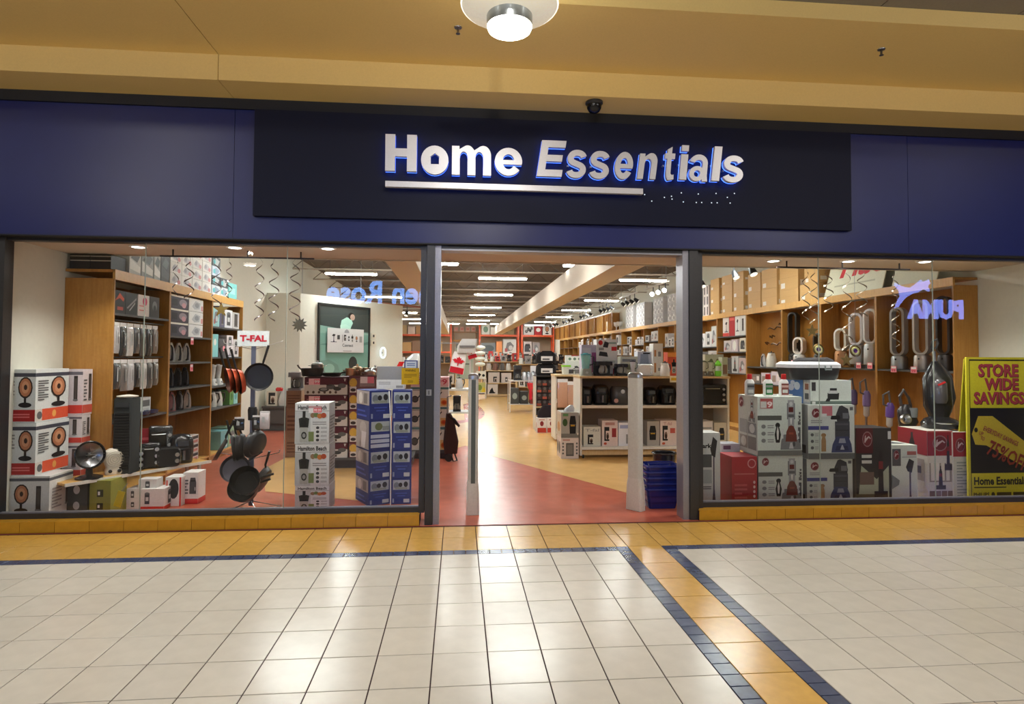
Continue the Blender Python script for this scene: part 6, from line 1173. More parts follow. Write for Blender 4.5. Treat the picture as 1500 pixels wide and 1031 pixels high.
def flag_bag(x,y,z,w,h,label,rot):
    t = T('flag_bag',label,'bag',(x,y,z),0); t.rotation_euler = (0,rot,0)
    P(t,'bag','matte',lambda b: b.loft([(-h,0,0,w*.9,.05,.02),(-h*.95,0,0,w,.14,.05),(-h*.3,0,0,w*.95,.12,.05),(-.05,0,0,w*.8,.03,.01)],C(230,224,222),3))
    P(t,'print','matte',lambda b: [b.box(-w*.46,w*.46,-.078,-.072,-h*.97,-h*.72,C(190,36,50)), b.prism([(-.15+u*.3,-h*.66+v*h*.4) for u,v in maple()],-.077,-.073,C(200,36,50))],smooth=False)
    P(t,'bag_handle','matte',lambda b: b.tube([(-w*.2,0,-.05),(-w*.15,0,.1),(w*.15,0,.1),(w*.2,0,-.05)],.012,RED))
flag_bag(.18,7.9,1.78,.34,.55,'white and red maple leaf flag bag hanging on the rack, lower one',.2)
flag_bag(.36,8.02,1.92,.22,.35,'small maple leaf flag bag hanging at the rack end',-.3)
sm('news_bag','grey printed newspaper bag hanging above the flag bag','bag',(.30,7.85,1.72),lambda b: [b.loft([(0,0,0,.40,.1,.03),(.15,.02,0,.44,.14,.05),(.32,.08,0,.36,.06,.02)],C(186,182,180),3), b.box(-.15,.2,-.08,-.074,.12,.17,C(110,106,106))],'matte')
sm('cushion_pile','puffy white plastic bag of cushions behind the left glass','bag',(atY(603,520,8.95).x,8.98,1.2),lambda b: b.loft([(0,0,0,.36,.3,.1),(.15,0,0,.5,.4,.15),(.35,.05,0,.4,.3,.12),(.5,.1,0,.16,.1,.05)],C(206,206,204),4),'film')
t = T('bag_table','plain table carrying the white and red bags behind the cookware','table',(-1.3,8.7,.003)); P(t,'table_top','wood_pale',lambda b: b.box(-.1,.95,0,.6,1.14,1.19,WHITE),smooth=False)
for a in (-.08,.88): P(t,'leg','wood_pale',lambda b: b.box(a,a+.05,.05,.1,0,1.14,WHITE),smooth=False); P(t,'leg','wood_pale',lambda b: b.box(a,a+.05,.5,.55,0,1.14,WHITE),smooth=False)
sm('red_bag','crumpled red bag beside the puffy white bag','bag',(atY(584,528,8.9).x,8.95,1.2),lambda b: b.loft([(0,0,0,.2,.2,.05),(.1,.03,0,.24,.2,.06),(.3,.08,0,.14,.08,.03)],RED,3),'matte')
for i,(x,z,c,h) in enumerate(((-.6,.903,C(44,42,46),.3),(-.38,.903,C(206,204,200),.2),(-.12,.903,C(40,40,42),.26),(.15,.903,C(190,188,186),.24),(-.5,.383,C(52,46,50),.34),(-.2,.383,C(206,200,200),.3),(.1,.383,C(34,34,38),.36))):
    if i % 2: kettle('%s small appliance on the %s shelf of the flag rack' % (ORD[i],'upper' if z > .5 else 'lower'),(x,7.85,z),c,.4,1.1,'gloss')
    else: coffee_maker('%s small appliance on the %s shelf of the flag rack' % (ORD[i],'upper' if z > .5 else 'lower'),(x,7.8,z),.18,h,c)
# ================================================================== RIGHT WINDOW
# --- goods in the right bookcases: tall bladeless fans nearest the window
FG = 'bladeless fans in the right bookcases'
def rf(px, z, h, w, label, col=C(206,204,200), base=C(170,170,170), bf=.22, rot=-1.12, d=.12, dx=.0): 
    q = atX(px,500,6.49); return loop_fan(label,(6.49+dx,q.y,z+.002),h,w,rot,col,base,d,bf,FG)
rf(1384,1.5,.98,.19,'dark tower bladeless fan nearest the window on the right shelf',C(60,54,50),C(84,80,78)); rf(1351,1.5,.96,.23,'pale grey tower bladeless fan in the middle of the first right bay',C(206,204,200),C(186,176,168)); rf(1317,1.5,.90,.23,'grey tower bladeless fan at the left of the first right bay',C(176,174,170),C(176,178,178))
rf(1277,1.56,.86,.24,'white bladeless fan against the divider of the second right bay',C(232,230,230),C(196,196,194),.38); rf(1256,1.56,.82,.26,'white bladeless fan with small filter holes in the second right bay',C(230,228,230),C(190,190,188),.38); rf(1233,1.53,.62,.24,'short white and copper bladeless fan in the second right bay',C(230,226,214),C(190,140,100),.40)
rf(1200,1.54,.55,.20,'short black and white bladeless fan in the third right bay',C(52,50,50),C(92,92,92),.34); rf(1171,1.54,.50,.24,'short white bladeless fan with round base in the third right bay',C(222,214,204),C(220,218,214),.36); rf(1163,1.54,.98,.22,'tall dark bladeless fan in the third right bay',C(44,42,40),C(74,72,70),.2)
for i,(y,z) in enumerate(((1.36,1.50),(1.72,1.5),(2.1,1.5))): price_tag('pink price tag, %s from the window, on the first right bay shelf' % ORD[i],(6.315,y,z-.04),.11,.09,-math.pi/2)
for i,y in enumerate((2.60,2.86)):
    price_tag('pink price tag, %s from the divider, on the second right bay shelf' % ORD[i],(6.315,y,1.50),.11,.09,-math.pi/2)
    t = T('fan_plinth','%s white and black display plinth under the white bladeless fans' % ORD[i],'plinth',(6.40,y+.02,1.502)); P(t,'plinth_body','plastic',lambda b: b.box(-.06,.2,-.12,.12,0,.052,C(52,52,52)),smooth=False)
price_tag('pink price tag on the third right bay shelf',(6.315,4.7,1.52),.12,.09,-math.pi/2)
# fourth bay: wall pegs with chrome taps and two kettles
t = T('hook_rail','dark twisted utensils hung on pegs in the fourth right bay','rail',(6.60,5.8,0))
for i,(z,y,w) in enumerate(((2.25,0,.55),(2.08,.1,.2),(2.08,-.4,.12),(1.95,.3,.14),(1.93,-.1,.5),(2.32,-.3,.3))): P(t,'peg_tool','metal',lambda b: b.tube([(-.03,y-w/2,z),(-.06,y-w/4,z+.03),(-.04,y,z-.02),(-.06,y+w/4,z+.02),(-.03,y+w/2,z)],.016,C(90,60,44)))
kettle('white jug on the fourth right bay shelf',(6.46,5.75,1.462),C(226,220,206),1.2,1.3); iron('lilac-white steam iron on the fourth right bay shelf',(6.46,5.3,1.462),C(220,216,230),-math.radians(50),None); iron('second white iron behind the jug in the fourth right bay',(6.46,6.1,1.462),C(206,200,196),-math.radians(50),None)
for i in range(3): onR(5.2+i*.4,5.55+i*.4,1.12,.26-.04*i,C(206,196,206) if i < 2 else C(120,110,104),[('f','r',.1,.2,.5,.7,C(150,130,120)),('f','r',.6,.3,.9,.8,C(230,220,220))],'%s pale carton on the lower shelf of the fourth right bay' % ORD[i])
# fifth bay
for a,b,z,h,base,de,lb in ((6.62,6.86,2.14,.46,C(222,222,220),pic('f',(.2,.2,.8,.8),TOWER),'slim white carton nearest the divider, top of the fifth right bay'),(6.87,7.12,2.14,.46,C(226,226,224),pic('f',(.2,.2,.8,.8),STICK),'second slim white carton, top of the fifth right bay'),(7.13,7.42,2.14,.44,C(176,36,40),[('f','r',.1,.8,.9,.95,C(220,90,80))],'plain red carton on the fifth right bay top shelf'),(7.43,7.75,2.14,.48,C(226,216,210),[('f','r',0,0,1,.16,C(206,60,50))]+pic('f',(.3,.2,.9,.7),STICK),'white carton with red foot, top of the fifth right bay'),
   (6.62,6.9,1.78,.30,C(220,212,196),pic('f',(.1,.1,.9,.9),TOAST),'cream carton on the middle shelf of the fifth right bay'),(7.0,7.3,1.78,.28,C(206,190,196),[('f','e',.2,.1,.8,.9,WHITE)],'pinkish carton with white oval in the fifth right bay'),(7.32,7.7,1.78,.26,C(200,190,190),pic('f',(.1,.1,.9,.9),MIX),'grey printed carton on the middle shelf of the fifth right bay'),
   (6.62,6.95,1.3,.34,C(190,170,170),pic('f',(.1,.1,.9,.9),MIX),'rosy carton on the lower shelf of the fifth right bay'),(6.97,7.3,1.3,.38,C(186,186,186),pic('f',(.2,.1,.8,.9),UPRIGHT),'grey carton on the lower shelf of the fifth right bay'),(7.32,7.65,1.3,.34,C(80,74,74),pic('f',(.2,.1,.8,.9),TOWER),'dark carton on the lower shelf of the fifth right bay'),
   (8.12,8.4,1.91,.50,C(206,206,204),pic('f',(.1,.1,.9,.9),MIX),'tall white carton on the sixth right bay top shelf'),(8.42,8.75,1.91,.38,C(216,212,210),pic('f',(.1,.1,.9,.9),CUP),'white jug carton on the sixth right bay top shelf'),(8.77,9.2,1.91,.34,C(220,216,214),pic('f',(.1,.1,.9,.9),MIX),'wide white carton on the sixth right bay top shelf'),(8.12,8.6,1.45,.36,C(190,186,184),pic('f',(.1,.1,.9,.9),MIX),'grey carton on the sixth right bay lower shelf'),(8.62,9.1,1.45,.34,C(90,86,86),pic('f',(.1,.1,.9,.9),TOAST),'dark carton on the sixth right bay lower shelf')):
    onR(a,b,z,h,base,de,lb)
rnd = random.Random(4)
bays = ['seventh','eighth','ninth','tenth','eleventh','twelfth','thirteenth','fourteenth','fifteenth','sixteenth','seventeenth']
for bi in range(6,17):
    for si,z in enumerate(RS[bi]):
        y = RB[bi]+.08; i = 0
        while y < RB[bi+1]-.43:
            w = .18+.2*rnd.random(); h = .18+.22*rnd.random(); g = rnd.random()
            if g > .12: onR(y,y+w,z,h,rnd.choice([C(226,222,218),C(214,208,206),C(190,186,184),C(90,110,60) if bi == 6 else C(206,200,196),C(120,100,90)]),pic('f',(.15,.15,.85,.85),rnd.choice([MAKER,CUP,MIX,TOAST,STICK])),'%s %s carton on the %s shelf of the %s right bay' % (ORD[i],'tall' if h > .29 else 'short',['upper','lower','third'][si],bays[bi-6]),.25)
            y += w+.03; i += 1
# on top of the right bookcases
RT_ = 2.691
def rtop(y0,y1,z,h,lb,base=C(206,164,104),x0=6.37,d=.27,dec=None,name='cardboard_box'):
    return carton(name,lb,(x0,(y0+y1)/2,z),y1-y0-.006,d,h,base,dec if dec is not None else [('f','r',.08,.08,.3,.3,C(232,226,216)),('r','r',.15,.12,.6,.34,C(232,226,214)),('f','r',.0,.5,1,.505,C(160,120,70)),('l','r',.15,.12,.6,.34,C(232,226,214))],-math.pi/2)
k = 0
for (y0,y1,hs,nm) in ((4.0,4.55,[.30],'nearest the leaning board'),(3.96,4.25,[],'' ),(4.60,5.25,[.26,.46],'beside the twin stacks'),(5.35,5.95,[.36,.40],'of the plain twin stack, nearer'),(6.0,6.55,[.36,.38],'of the plain twin stack, farther'),(6.75,7.25,[.30,.36,.22],'of three behind the twin stack, nearer'),(7.3,7.85,[.30,.36,.22],'of three behind the twin stack, farther'),(8.0,8.5,[.28,.32,.28],'of the last cardboard stack')):
    z = RT_
    for i,h in enumerate(hs): rtop(y0,y1,z,h-.003,'%s brown cardboard box on the right bookcases, stack %s' % (['lower','upper','topmost'][i],nm)); z += h
rtop(3.98,4.4,RT_+.30,.30,'upper cardboard box with white label beside the leaning board')
for r_ in range(3): rtop(8.6,8.95,RT_+r_*.26,.257,'white tower heater carton, %s of three behind the last cardboard stack' % ['bottom','middle','top'][r_],C(226,214,210),6.37,.26,pic('f',(.1,.1,.4,.9),TOWER)+pic('f',(.6,.1,.9,.9),TOWER)+pic('l',(.2,.1,.8,.9),TOWER),'tower_heater_box')
for c_ in range(5):
    y0 = 9.3+c_*1.35+(.5 if c_ > 2 else 0)
    for r_ in range(3):
        for q in range(3):
            rtop(y0+q*.32,y0+q*.32+.31,RT_+r_*.27,.267,'white glossy printed carton, row %s, place %s of the %s block on the right bookcases' % (['one','two','three'][r_],['one','two','three'][q],ORD[c_]),C(206,204,206),6.37,.26,[('f','p',.1,.1,.9,.9,C(236,234,232),[(0,.2),(.3,1),(1,.7),(.8,0)]),('f','e',.5,.2,.8,.6,C(160,156,160)),('f','r',.1,.6,.4,.9,C(176,172,176))],'storage_box')
# upper bookcase run towards the back
HB_ = [18.08+i*1.62 for i in range(10)]
for i in range(9):
    t = T('upper_bookcase','%s upper wooden bookcase section from the front, along the rear right wall' % ORD[i],'bookcase',(0,0,0),0,'upper bookcases at the rear right')
    y0,y1 = HB_[i],HB_[i+1]
    for y in (y0,y1-.03): P(t,'side_panel','wood_back',lambda b: b.box(6.335,XR-.004,y,y+.03,2.70,3.42,WHITE),smooth=False)
    P(t,'top_board','plastic',lambda b: b.box(6.32,XR-.004,y0,y1,3.42,3.47,C(226,220,206)),smooth=False); P(t,'back_panel','wood_back',lambda b: b.box(XR-.02,XR-.004,y0,y1,2.70,3.42,WHITE),smooth=False)
    for q in range(3): P(t,'divider','wood_edge',lambda b: b.box(6.36,XR-.02,y0+.4*(q+1)-.01,y0+.4*(q+1)+.01,2.70,3.42,WHITE),smooth=False)
for i,(y,z) in enumerate(((19.2,2.701),(21.8,2.701),(25.0,2.701))): carton('white_bottle_box','%s slim white carton standing in the upper bookcase run' % ORD[i],(6.40,y,z),.14,.1,.42,C(230,226,220),[('f','r',.2,.2,.8,.5,C(206,170,120))],-math.pi/2)
for i in range(2): sm('glass_goblet','%s clear glass goblet on the bookcase top before the upper bookcase' % ['nearer','farther'][i],'glass',(6.42,17.2+.5*i,2.692),lambda b: b.lathe([(.08,0),(.02,.02),(.02,.12),(.10,.18),(.12,.32)],C(220,220,220),14,cap=False),'film')
# track spotlights along the right wall
for i,(y0,y1) in enumerate(((9.2,11.2),(12.0,14.0),(15,17.2),(18.5,21),(22.5,25.5),(27,30))):
    t = T('track_light','%s track of spotlights from the front above the right bookcases' % ORD[i],'track light',(5.55,y0,3.62)); L_ = y1-y0
    P(t,'track','plastic',lambda b: b.box(-.02,.02,0,L_,-.02,.02,C(214,210,204)),smooth=False)
    for yy in (.2,L_-.2): P(t,'hanger_rod','satin',lambda b: b.bar((0,yy,.02),(0,yy,.63),.012,.012,G1),smooth=False)
    for q in range(4 if i else 3): spot_head(t,Vector((0,.25+q*(L_-.5)/3,-.18)),(.7,-.25,-.6) if i else (-.5,-.8,-.35),i == 0)
for i,(px,py,Y) in enumerate(((1075,398,4.6),(1100,392,3.4),(1027,412,6.4))):
    q = atY(px,py,Y); t = T('track_light','%s single spotlight hung inside the right window' % ['middle','nearest','farthest'][i],'track light',(q.x,q.y,q.z+.1)); P(t,'drop_rod','satin',lambda b: b.bar((0,0,.0),(0,0,4.25-q.z-.1),.012,.012,DK),smooth=False); spot_head(t,Vector((0,0,-.10)),(.1,-.5,-.85),False)
# leaning boards on the bookcase
def lean(label,px0,px1,X,z0,h,txt):
    y1 = atX(px0,430,X).y; y0 = atX(px1,430,X).y; w = y1-y0
    t = T('leaning_board',label,'sign',(X,(y0+y1)/2,z0),-math.pi/2); t.rotation_euler = (0,0,-math.pi/2)
    def bd(b):
        b.M = Matrix.Rotation(math.radians(-14),4,'X'); b.box(-w/2,w/2,0,.015,0,h,C(226,222,196)); 
        if txt: prints(b,w,.015,h,words('f',.22,.40,.95,.95,txt,C(214,40,50),.03,.10)+lines('f',.16,.20,.86,.27,1,C(190,186,160)))
    P(t,'board','card',bd,smooth=False); return t
lean('cream board with large red script leaning on the right bookcase top',1207,1292,6.42,RT_+.001,.75,'Had'); lean('plain cream board leaning on the right bookcase top near the window',1306,1372,6.42,RT_+.001,.60,None)
# hanging rail and spirals
a_ = atZ(1142,390,RZ); b_ = atZ(1327,396,RZ); RY = (a_.y+b_.y)/2
track_rail(a_.x,b_.x,RY,RZ,'thin black rail with drop rods under the right soffit',(a_.x+.12,(a_.x+b_.x)/2-.02,b_.x-.13))
for i,(px,L,r,tn,dc,lb) in enumerate(((1180,.55,.045,3,None,'foil spiral left of the glass joint in the right window'),(1192,.62,.05,3.5,'star','foil spiral ending in a star left of the glass joint'),(1213,.45,.055,3,None,'foil spiral before the cream script board'),(1240,.95,.06,4,'star','long foil spiral ending in a star before the white fans'),(1262,.50,.06,3,None,'foil spiral at the right edge of the script board'),(1311,.85,.045,5,None,'long foil spiral before the grey tower fan'))):
    p = atY(px,396,RY); spiral(lb,(p.x,RY,RZ-.05),L,r,tn,C(150,140,126),i+3,dc)
for i,(px,py,Y) in enumerate(((1199,512,1.6),(1253,514,1.5))):
    q = atY(px,py,Y); t = T('foil_disc','%s round foil disc hanging in the right window' % ['left','right'][i],'decoration',q); P(t,'disc','foil',lambda b: (setattr(b,'M',Matrix.Rotation(math.radians(80),4,'X')), b.lathe([(0,0),(.03,.004),(.055,.004),(.08,0)],C(150,130,140),18,cap=False,cols=[C(90,50,110),C(206,206,150),C(120,100,60)]))); P(t,'thread','satin',lambda b: b.bar((0,0,.07),(0,0,2.772-q.z if Y < 1.1 else 4.25-q.z),.003,.003,G1),smooth=False)
# --- cartons on the floor of the right window
FY = .42
def rbox(name,label,xl,xr,yt,Y,z0,base,dec,d=.34,sides=None,bulge=0):
    cx,_,w,h = fbox(xl,xr,yt,740,Y,z0); carton(name,label,(cx,Y,z0),w,d,h,base,dec,0,sides=sides); return z0+h
w1 = rect('f',0,.0,1,.09,C(110,112,108))+pic('f',(.50,.10,.98,.96),WASHER)+pic('f',(.08,.80,.24,.96),EMBLEM)+rect('f',0,.60,.54,.68,C(86,88,84))+words('f',.12,.62,.48,.66,'SPOTLESS',C(200,204,200),.02)+pic('f',(.36,.22,.54,.56),DOG)+words('f',.88,.72,.98,.80,'E',G2)+[('f','r',.93,.70-.06*k,.97,.74-.06*k,G2) for k in range(4)]
w1 = [d for d in w1 if not (d[1] == 't')]
for k in range(3): w1 += [('f','e',.08,.46-.12*k,.18,.53-.12*k,C(130,132,132))]+lines('f',.22,.46-.12*k,.36,.53-.12*k,2,G1)
w1 += pic('l',(.55,.55,.9,.95),WASHER)+pic('l',(.05,.78,.3,.97),EMBLEM)+rect('l',.1,.34,.5,.58,C(150,150,150))+rect('l',.54,.34,.94,.54,C(120,120,124))+rect('l',.1,.08,.5,.3,C(140,130,124))+rect('l',.54,.08,.94,.3,C(110,106,104))+[('l','e',.6,.36,.88,.52,C(190,190,190)),('l','e',.16,.1,.44,.28,C(190,184,176))]
vt = [('f','t',.905,.62-.10*k,.965,.68-.10*k,G3,(c,1,.02)) for k,c in enumerate('XPERT')]
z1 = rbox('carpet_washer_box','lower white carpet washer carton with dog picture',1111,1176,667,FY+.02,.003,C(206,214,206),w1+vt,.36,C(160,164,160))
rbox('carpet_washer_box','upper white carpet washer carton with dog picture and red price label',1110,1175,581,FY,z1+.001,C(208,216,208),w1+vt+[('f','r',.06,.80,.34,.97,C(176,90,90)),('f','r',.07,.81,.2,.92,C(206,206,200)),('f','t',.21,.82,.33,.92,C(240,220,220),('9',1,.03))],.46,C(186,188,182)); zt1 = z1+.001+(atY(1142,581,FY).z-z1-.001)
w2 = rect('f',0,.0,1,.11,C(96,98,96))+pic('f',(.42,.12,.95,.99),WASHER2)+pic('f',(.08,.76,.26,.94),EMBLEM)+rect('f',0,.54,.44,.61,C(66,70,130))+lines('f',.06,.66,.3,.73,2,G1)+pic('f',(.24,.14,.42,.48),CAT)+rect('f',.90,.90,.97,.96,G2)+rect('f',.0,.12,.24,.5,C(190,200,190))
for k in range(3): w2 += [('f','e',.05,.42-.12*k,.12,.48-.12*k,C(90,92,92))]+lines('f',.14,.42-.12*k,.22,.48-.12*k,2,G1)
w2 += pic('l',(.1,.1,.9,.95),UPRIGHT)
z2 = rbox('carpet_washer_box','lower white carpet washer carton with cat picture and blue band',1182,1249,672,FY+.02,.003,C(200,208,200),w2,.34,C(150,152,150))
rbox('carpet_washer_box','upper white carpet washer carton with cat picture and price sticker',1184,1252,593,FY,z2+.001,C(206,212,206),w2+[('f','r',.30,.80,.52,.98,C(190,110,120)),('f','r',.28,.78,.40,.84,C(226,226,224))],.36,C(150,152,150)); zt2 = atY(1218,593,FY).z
sw = rect('f',0,0,1,.14,C(96,110,104))+words('f',.84,.6,.94,.9,'9',G2)+pic('f',(.36,.2,.74,.70),[('p',.15,0,.9,.55,C(40,42,44),[(0,0),(0,1),(1,1),(.95,0)]),('p',.2,.5,.8,.8,C(196,198,198),[(0,0),(.1,1),(.9,1),(1,0)]),('r',.3,.75,.75,.95,C(44,44,46)),('p',0,-.15,.35,.1,C(40,40,42),[(0,0),(.3,1),(1,1),(.8,0)])])+rect('f',.03,.56,.13,.92,C(60,56,60))+rect('f',.04,.02,.12,.12,C(206,210,206))
sw = [d for d in sw if d[1] != 't']
cx,_,w,h = fbox(1187,1247,557,592,FY+.05,zt2+.001)
carton('spot_cleaner_box','flat white carton with blue end, under the dark tub case',(cx,FY+.05,zt2+.001),w,.5,h,C(206,214,208),sw+[('l','r',.0,.0,.72,1,C(74,124,190)),('l','e',.1,.5,.35,.8,C(190,206,226)),('l','e',.35,.55,.6,.9,C(206,220,236)),('l','e',.2,.75,.4,.95,C(190,206,226)),('l','r',.76,.1,.98,.9,C(216,214,208)),('l','r',.8,.6,.95,.85,C(150,100,80)),('l','r',.8,.2,.95,.45,C(90,90,90))],sides=C(190,196,200))
ZS = zt2+.001+h
q0 = atY(1157,540,FY+.08).x; q1 = atY(1236,540,FY+.08).x; cw = q1-q0; ch = atY(1200,525,FY+.1).z-ZS
t = T('tub_case','dark tub carrying case with pale lid and black handle on the flat white carton','case',((q0+q1)/2,FY+.26,ZS+.001))
P(t,'tub','plastic',lambda b: b.loft([(0,0,0,cw*.80,.32,.06),(ch*.10,0,0,cw*.88,.35,.07),(ch*.56,0,0,cw*.97,.38,.08)],C(44,46,50),4)); P(t,'lid','plastic',lambda b: b.loft([(ch*.56,0,0,cw*1.0,.39,.09),(ch*.72,0,0,cw*1.0,.39,.09),(ch*.84,0,0,cw*.88,.33,.08)],C(206,208,214),4))
P(t,'carry_handle','plastic',lambda b: b.tube([(-cw*.36,-.10,ch*.80),(-cw*.28,-.12,ch*.92),(cw*.25,-.12,ch*.95),(cw*.36,-.10,ch*.86)],.026,C(50,48,52),8)); P(t,'latch','plastic',lambda b: b.tube([(cw*.14,-.195,ch*.66),(cw*.14,-.20,ch*.48),(cw*.25,-.20,ch*.48),(cw*.25,-.195,ch*.66)],.010,C(120,130,132)))
for i,(px,c,l2,lb) in enumerate(((1098,C(140,142,142),C(70,72,74),'red-capped cleaner bottle with grey label on the washer carton'),(1125,C(40,110,60),C(140,150,140),'red-capped cleaner bottle with green label on the washer carton'),(1148,C(130,72,66),C(206,170,160),'red-capped cleaner bottle with brown-red label on the washer carton'))):
    q = atY(px,578,FY+.1); bottle(lb,(q.x,FY+.10,zt1+.001),.245,C(206,34,36),c,l2)
def bag_tray(b): b.loft([(0,0,0,.14,.1,.03),(.012,0,0,.15,.11,.03)],C(232,230,226),3)
for i,px in enumerate((1137,1160)): sm('paper_pad','%s flat white pad lying beside the cleaner bottles' % ['first','second'][i],'pad',(atY(px,578,FY+.1).x,FY+.24,zt1+.001),bag_tray,'card')
# vac carton at the door end, red carton, white carton behind
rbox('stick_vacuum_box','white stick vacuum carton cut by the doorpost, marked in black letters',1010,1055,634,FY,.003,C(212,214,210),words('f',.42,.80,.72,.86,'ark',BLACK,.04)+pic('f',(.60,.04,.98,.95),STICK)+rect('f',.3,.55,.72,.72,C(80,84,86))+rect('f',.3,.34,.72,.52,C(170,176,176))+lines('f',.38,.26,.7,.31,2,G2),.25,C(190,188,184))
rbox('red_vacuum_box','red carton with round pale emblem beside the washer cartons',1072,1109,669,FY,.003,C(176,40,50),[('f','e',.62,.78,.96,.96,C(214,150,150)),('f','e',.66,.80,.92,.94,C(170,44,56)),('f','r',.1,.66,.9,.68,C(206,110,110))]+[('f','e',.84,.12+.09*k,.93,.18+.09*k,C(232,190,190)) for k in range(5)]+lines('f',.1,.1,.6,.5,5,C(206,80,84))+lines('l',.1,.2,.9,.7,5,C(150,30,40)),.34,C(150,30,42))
rbox('product_box','white carton showing behind the red carton',1057,1084,650,FY+.42,.003,C(206,206,216),[('f','r',.1,.9,.5,.97,C(120,80,110))],.2)
# right of the washers
rbox('handheld_vacuum_box','dark maroon and black vacuum carton with round emblem',1254,1306,627,FY,.003,C(52,48,48),[('f','r',0,.68,.48,1,C(84,24,30)),('f','p',.06,.0,.92,.58,C(176,184,160),[(0,.2),(.1,.9),(.6,.6),(1,.9),(1,.1),(.6,0)]),('f','r',.0,.04,.8,.16,C(90,84,70)),('f','r',.1,.28,.5,.44,C(110,90,80)),('f','r',.16,.62,.44,.66,C(206,206,200)),('f','r',.16,.55,.44,.59,C(206,206,200)),('f','r',.90,.86,.99,.96,C(206,206,206))]+pic('f',(.18,.76,.46,.96),EMBLEM)+pic('f',(.5,.06,.88,.82),UPRIGHT)+[('f','r',.0,0,1,.0,BLACK)],.30,C(120,110,96))
rbox('stick_vacuum_box','white stick vacuum carton with open white top beside the red-topped cartons',1306,1344,652,FY,.003,C(210,216,206),pic('f',(.45,.0,.98,.78),STICK)+rect('f',.03,.66,.36,.94,C(84,84,86))+pic('f',(.08,.76,.30,.92),EMBLEM)+rect('f',.6,.84,.95,.9,C(170,100,90))+rect('f',.4,.80,.95,.81,G1)+[('f','p',0,.28,.3,.52,C(120,126,126),[(0,0),(0,1),(1,.6),(.9,.3)]),('t','p',.2,.3,.9,.8,C(70,74,84),[(0,.2),(.4,.4),(.5,1),(.6,.4),(1,.2),(.6,0)])],.34,C(196,200,190))
rv = rect('f',0,.66,1,1,C(150,36,46))+rect('f',0,.985,1,1,C(196,110,100))+pic('f',(.2,.72,.8,.94),EMBLEM)+rect('f',.06,.30,.94,.56,C(150,140,130))+[('f','r',.12+.2*k,.32,.26+.2*k,.56,C(220,214,200)) for k in range(4)]+pic('f',(.3,.2,.7,.52),UPRIGHT)+pic('f',(.66,.46,.96,.94),UPRIGHT)+[('f','r',.05+.24*k,.05,.26+.24*k,.18,C(120,100,90)) for k in range(4)]
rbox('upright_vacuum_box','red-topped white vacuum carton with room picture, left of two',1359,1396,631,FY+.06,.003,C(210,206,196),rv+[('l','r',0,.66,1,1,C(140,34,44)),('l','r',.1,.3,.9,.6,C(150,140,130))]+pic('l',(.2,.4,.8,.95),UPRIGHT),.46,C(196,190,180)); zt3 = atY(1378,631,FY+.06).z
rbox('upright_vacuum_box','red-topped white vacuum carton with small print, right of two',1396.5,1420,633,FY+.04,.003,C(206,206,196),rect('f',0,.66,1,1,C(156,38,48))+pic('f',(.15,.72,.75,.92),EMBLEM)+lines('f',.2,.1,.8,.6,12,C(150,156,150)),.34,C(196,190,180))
q = atY(1385,631,FY+.2); vac_upright('tall black upright vacuum standing on the red-topped cartons',(q.x+.03,FY+.30,zt3+.006),math.radians(-20),1.06).scale = (1.05,.9,1)
# hand vac standing on a stool behind
q = atY(1336,640,1.15); t = T('canister_vacuum','black and chrome cleaner with round chrome nozzle behind the white carton','vacuum',(q.x,1.25,.003)); zb = q.z-.02
P(t,'stand_post','plastic',lambda b: b.box(-.04,.04,-.04,.04,0,zb+.1,C(50,46,46)),smooth=False); P(t,'motor_body','gloss',lambda b: b.loft([(zb+.08,0,0,.12,.12,.04),(zb+.2,.03,0,.22,.18,.07),(zb+.34,0,0,.18,.16,.06),(zb+.42,0,0,.08,.08,.03)],C(44,42,44),4))
P(t,'nozzle','metal',lambda b: (setattr(b,'M',Matrix.Translation((-.10,-.10,zb+.24)) @ Matrix.Rotation(math.radians(80),4,'X')), b.lathe([(.03,-.02),(.06,.0),(.062,.05),(.05,.05),(.03,.0)],C(206,206,206),18,cap=False))); P(t,'handle','plastic',lambda b: b.tube([(-.06,0,zb+.4),(-.08,0,zb+.52),(-.03,0,zb+.60),(.04,0,zb+.50),(.07,0,zb+.38)],.018,C(60,52,50),8)); P(t,'clear_bin','film',lambda b: (setattr(b,'M',Matrix.Translation((.05,-.06,zb+.26))), b.lathe([(.05,0),(.055,.1),(.05,.12)],C(120,124,124),14)))
P(t,'foot','plastic',lambda b: b.lathe([(.13,0),(.13,.02),(.05,.04)],C(40,38,38),16))
for i,(y,c,lean_,lb) in enumerate(((2.1,C(96,66,150),.07,'purple stick vacuum leaning in the first right bay'),(2.62,C(120,100,150),.04,'purple and silver stick vacuum, nearer, in the second right bay'),(2.92,C(96,84,130),.04,'purple and silver stick vacuum, farther, in the second right bay'))):
    vac_stick(lb,(6.20 if i == 0 else 6.24,y,.01),1.22 if i == 0 else 1.38,c,-math.pi/2,lean_,True)
# yellow sale board
q0 = atY(1420,620,.36); bd_ = sale_board('big yellow STORE WIDE SAVINGS board standing at the right end of the window',(0,0,.003),0,.745,atY(1420,523,.40).z-.003)
bd_.location = (q0.x+.01+.3725,.40,.003); 
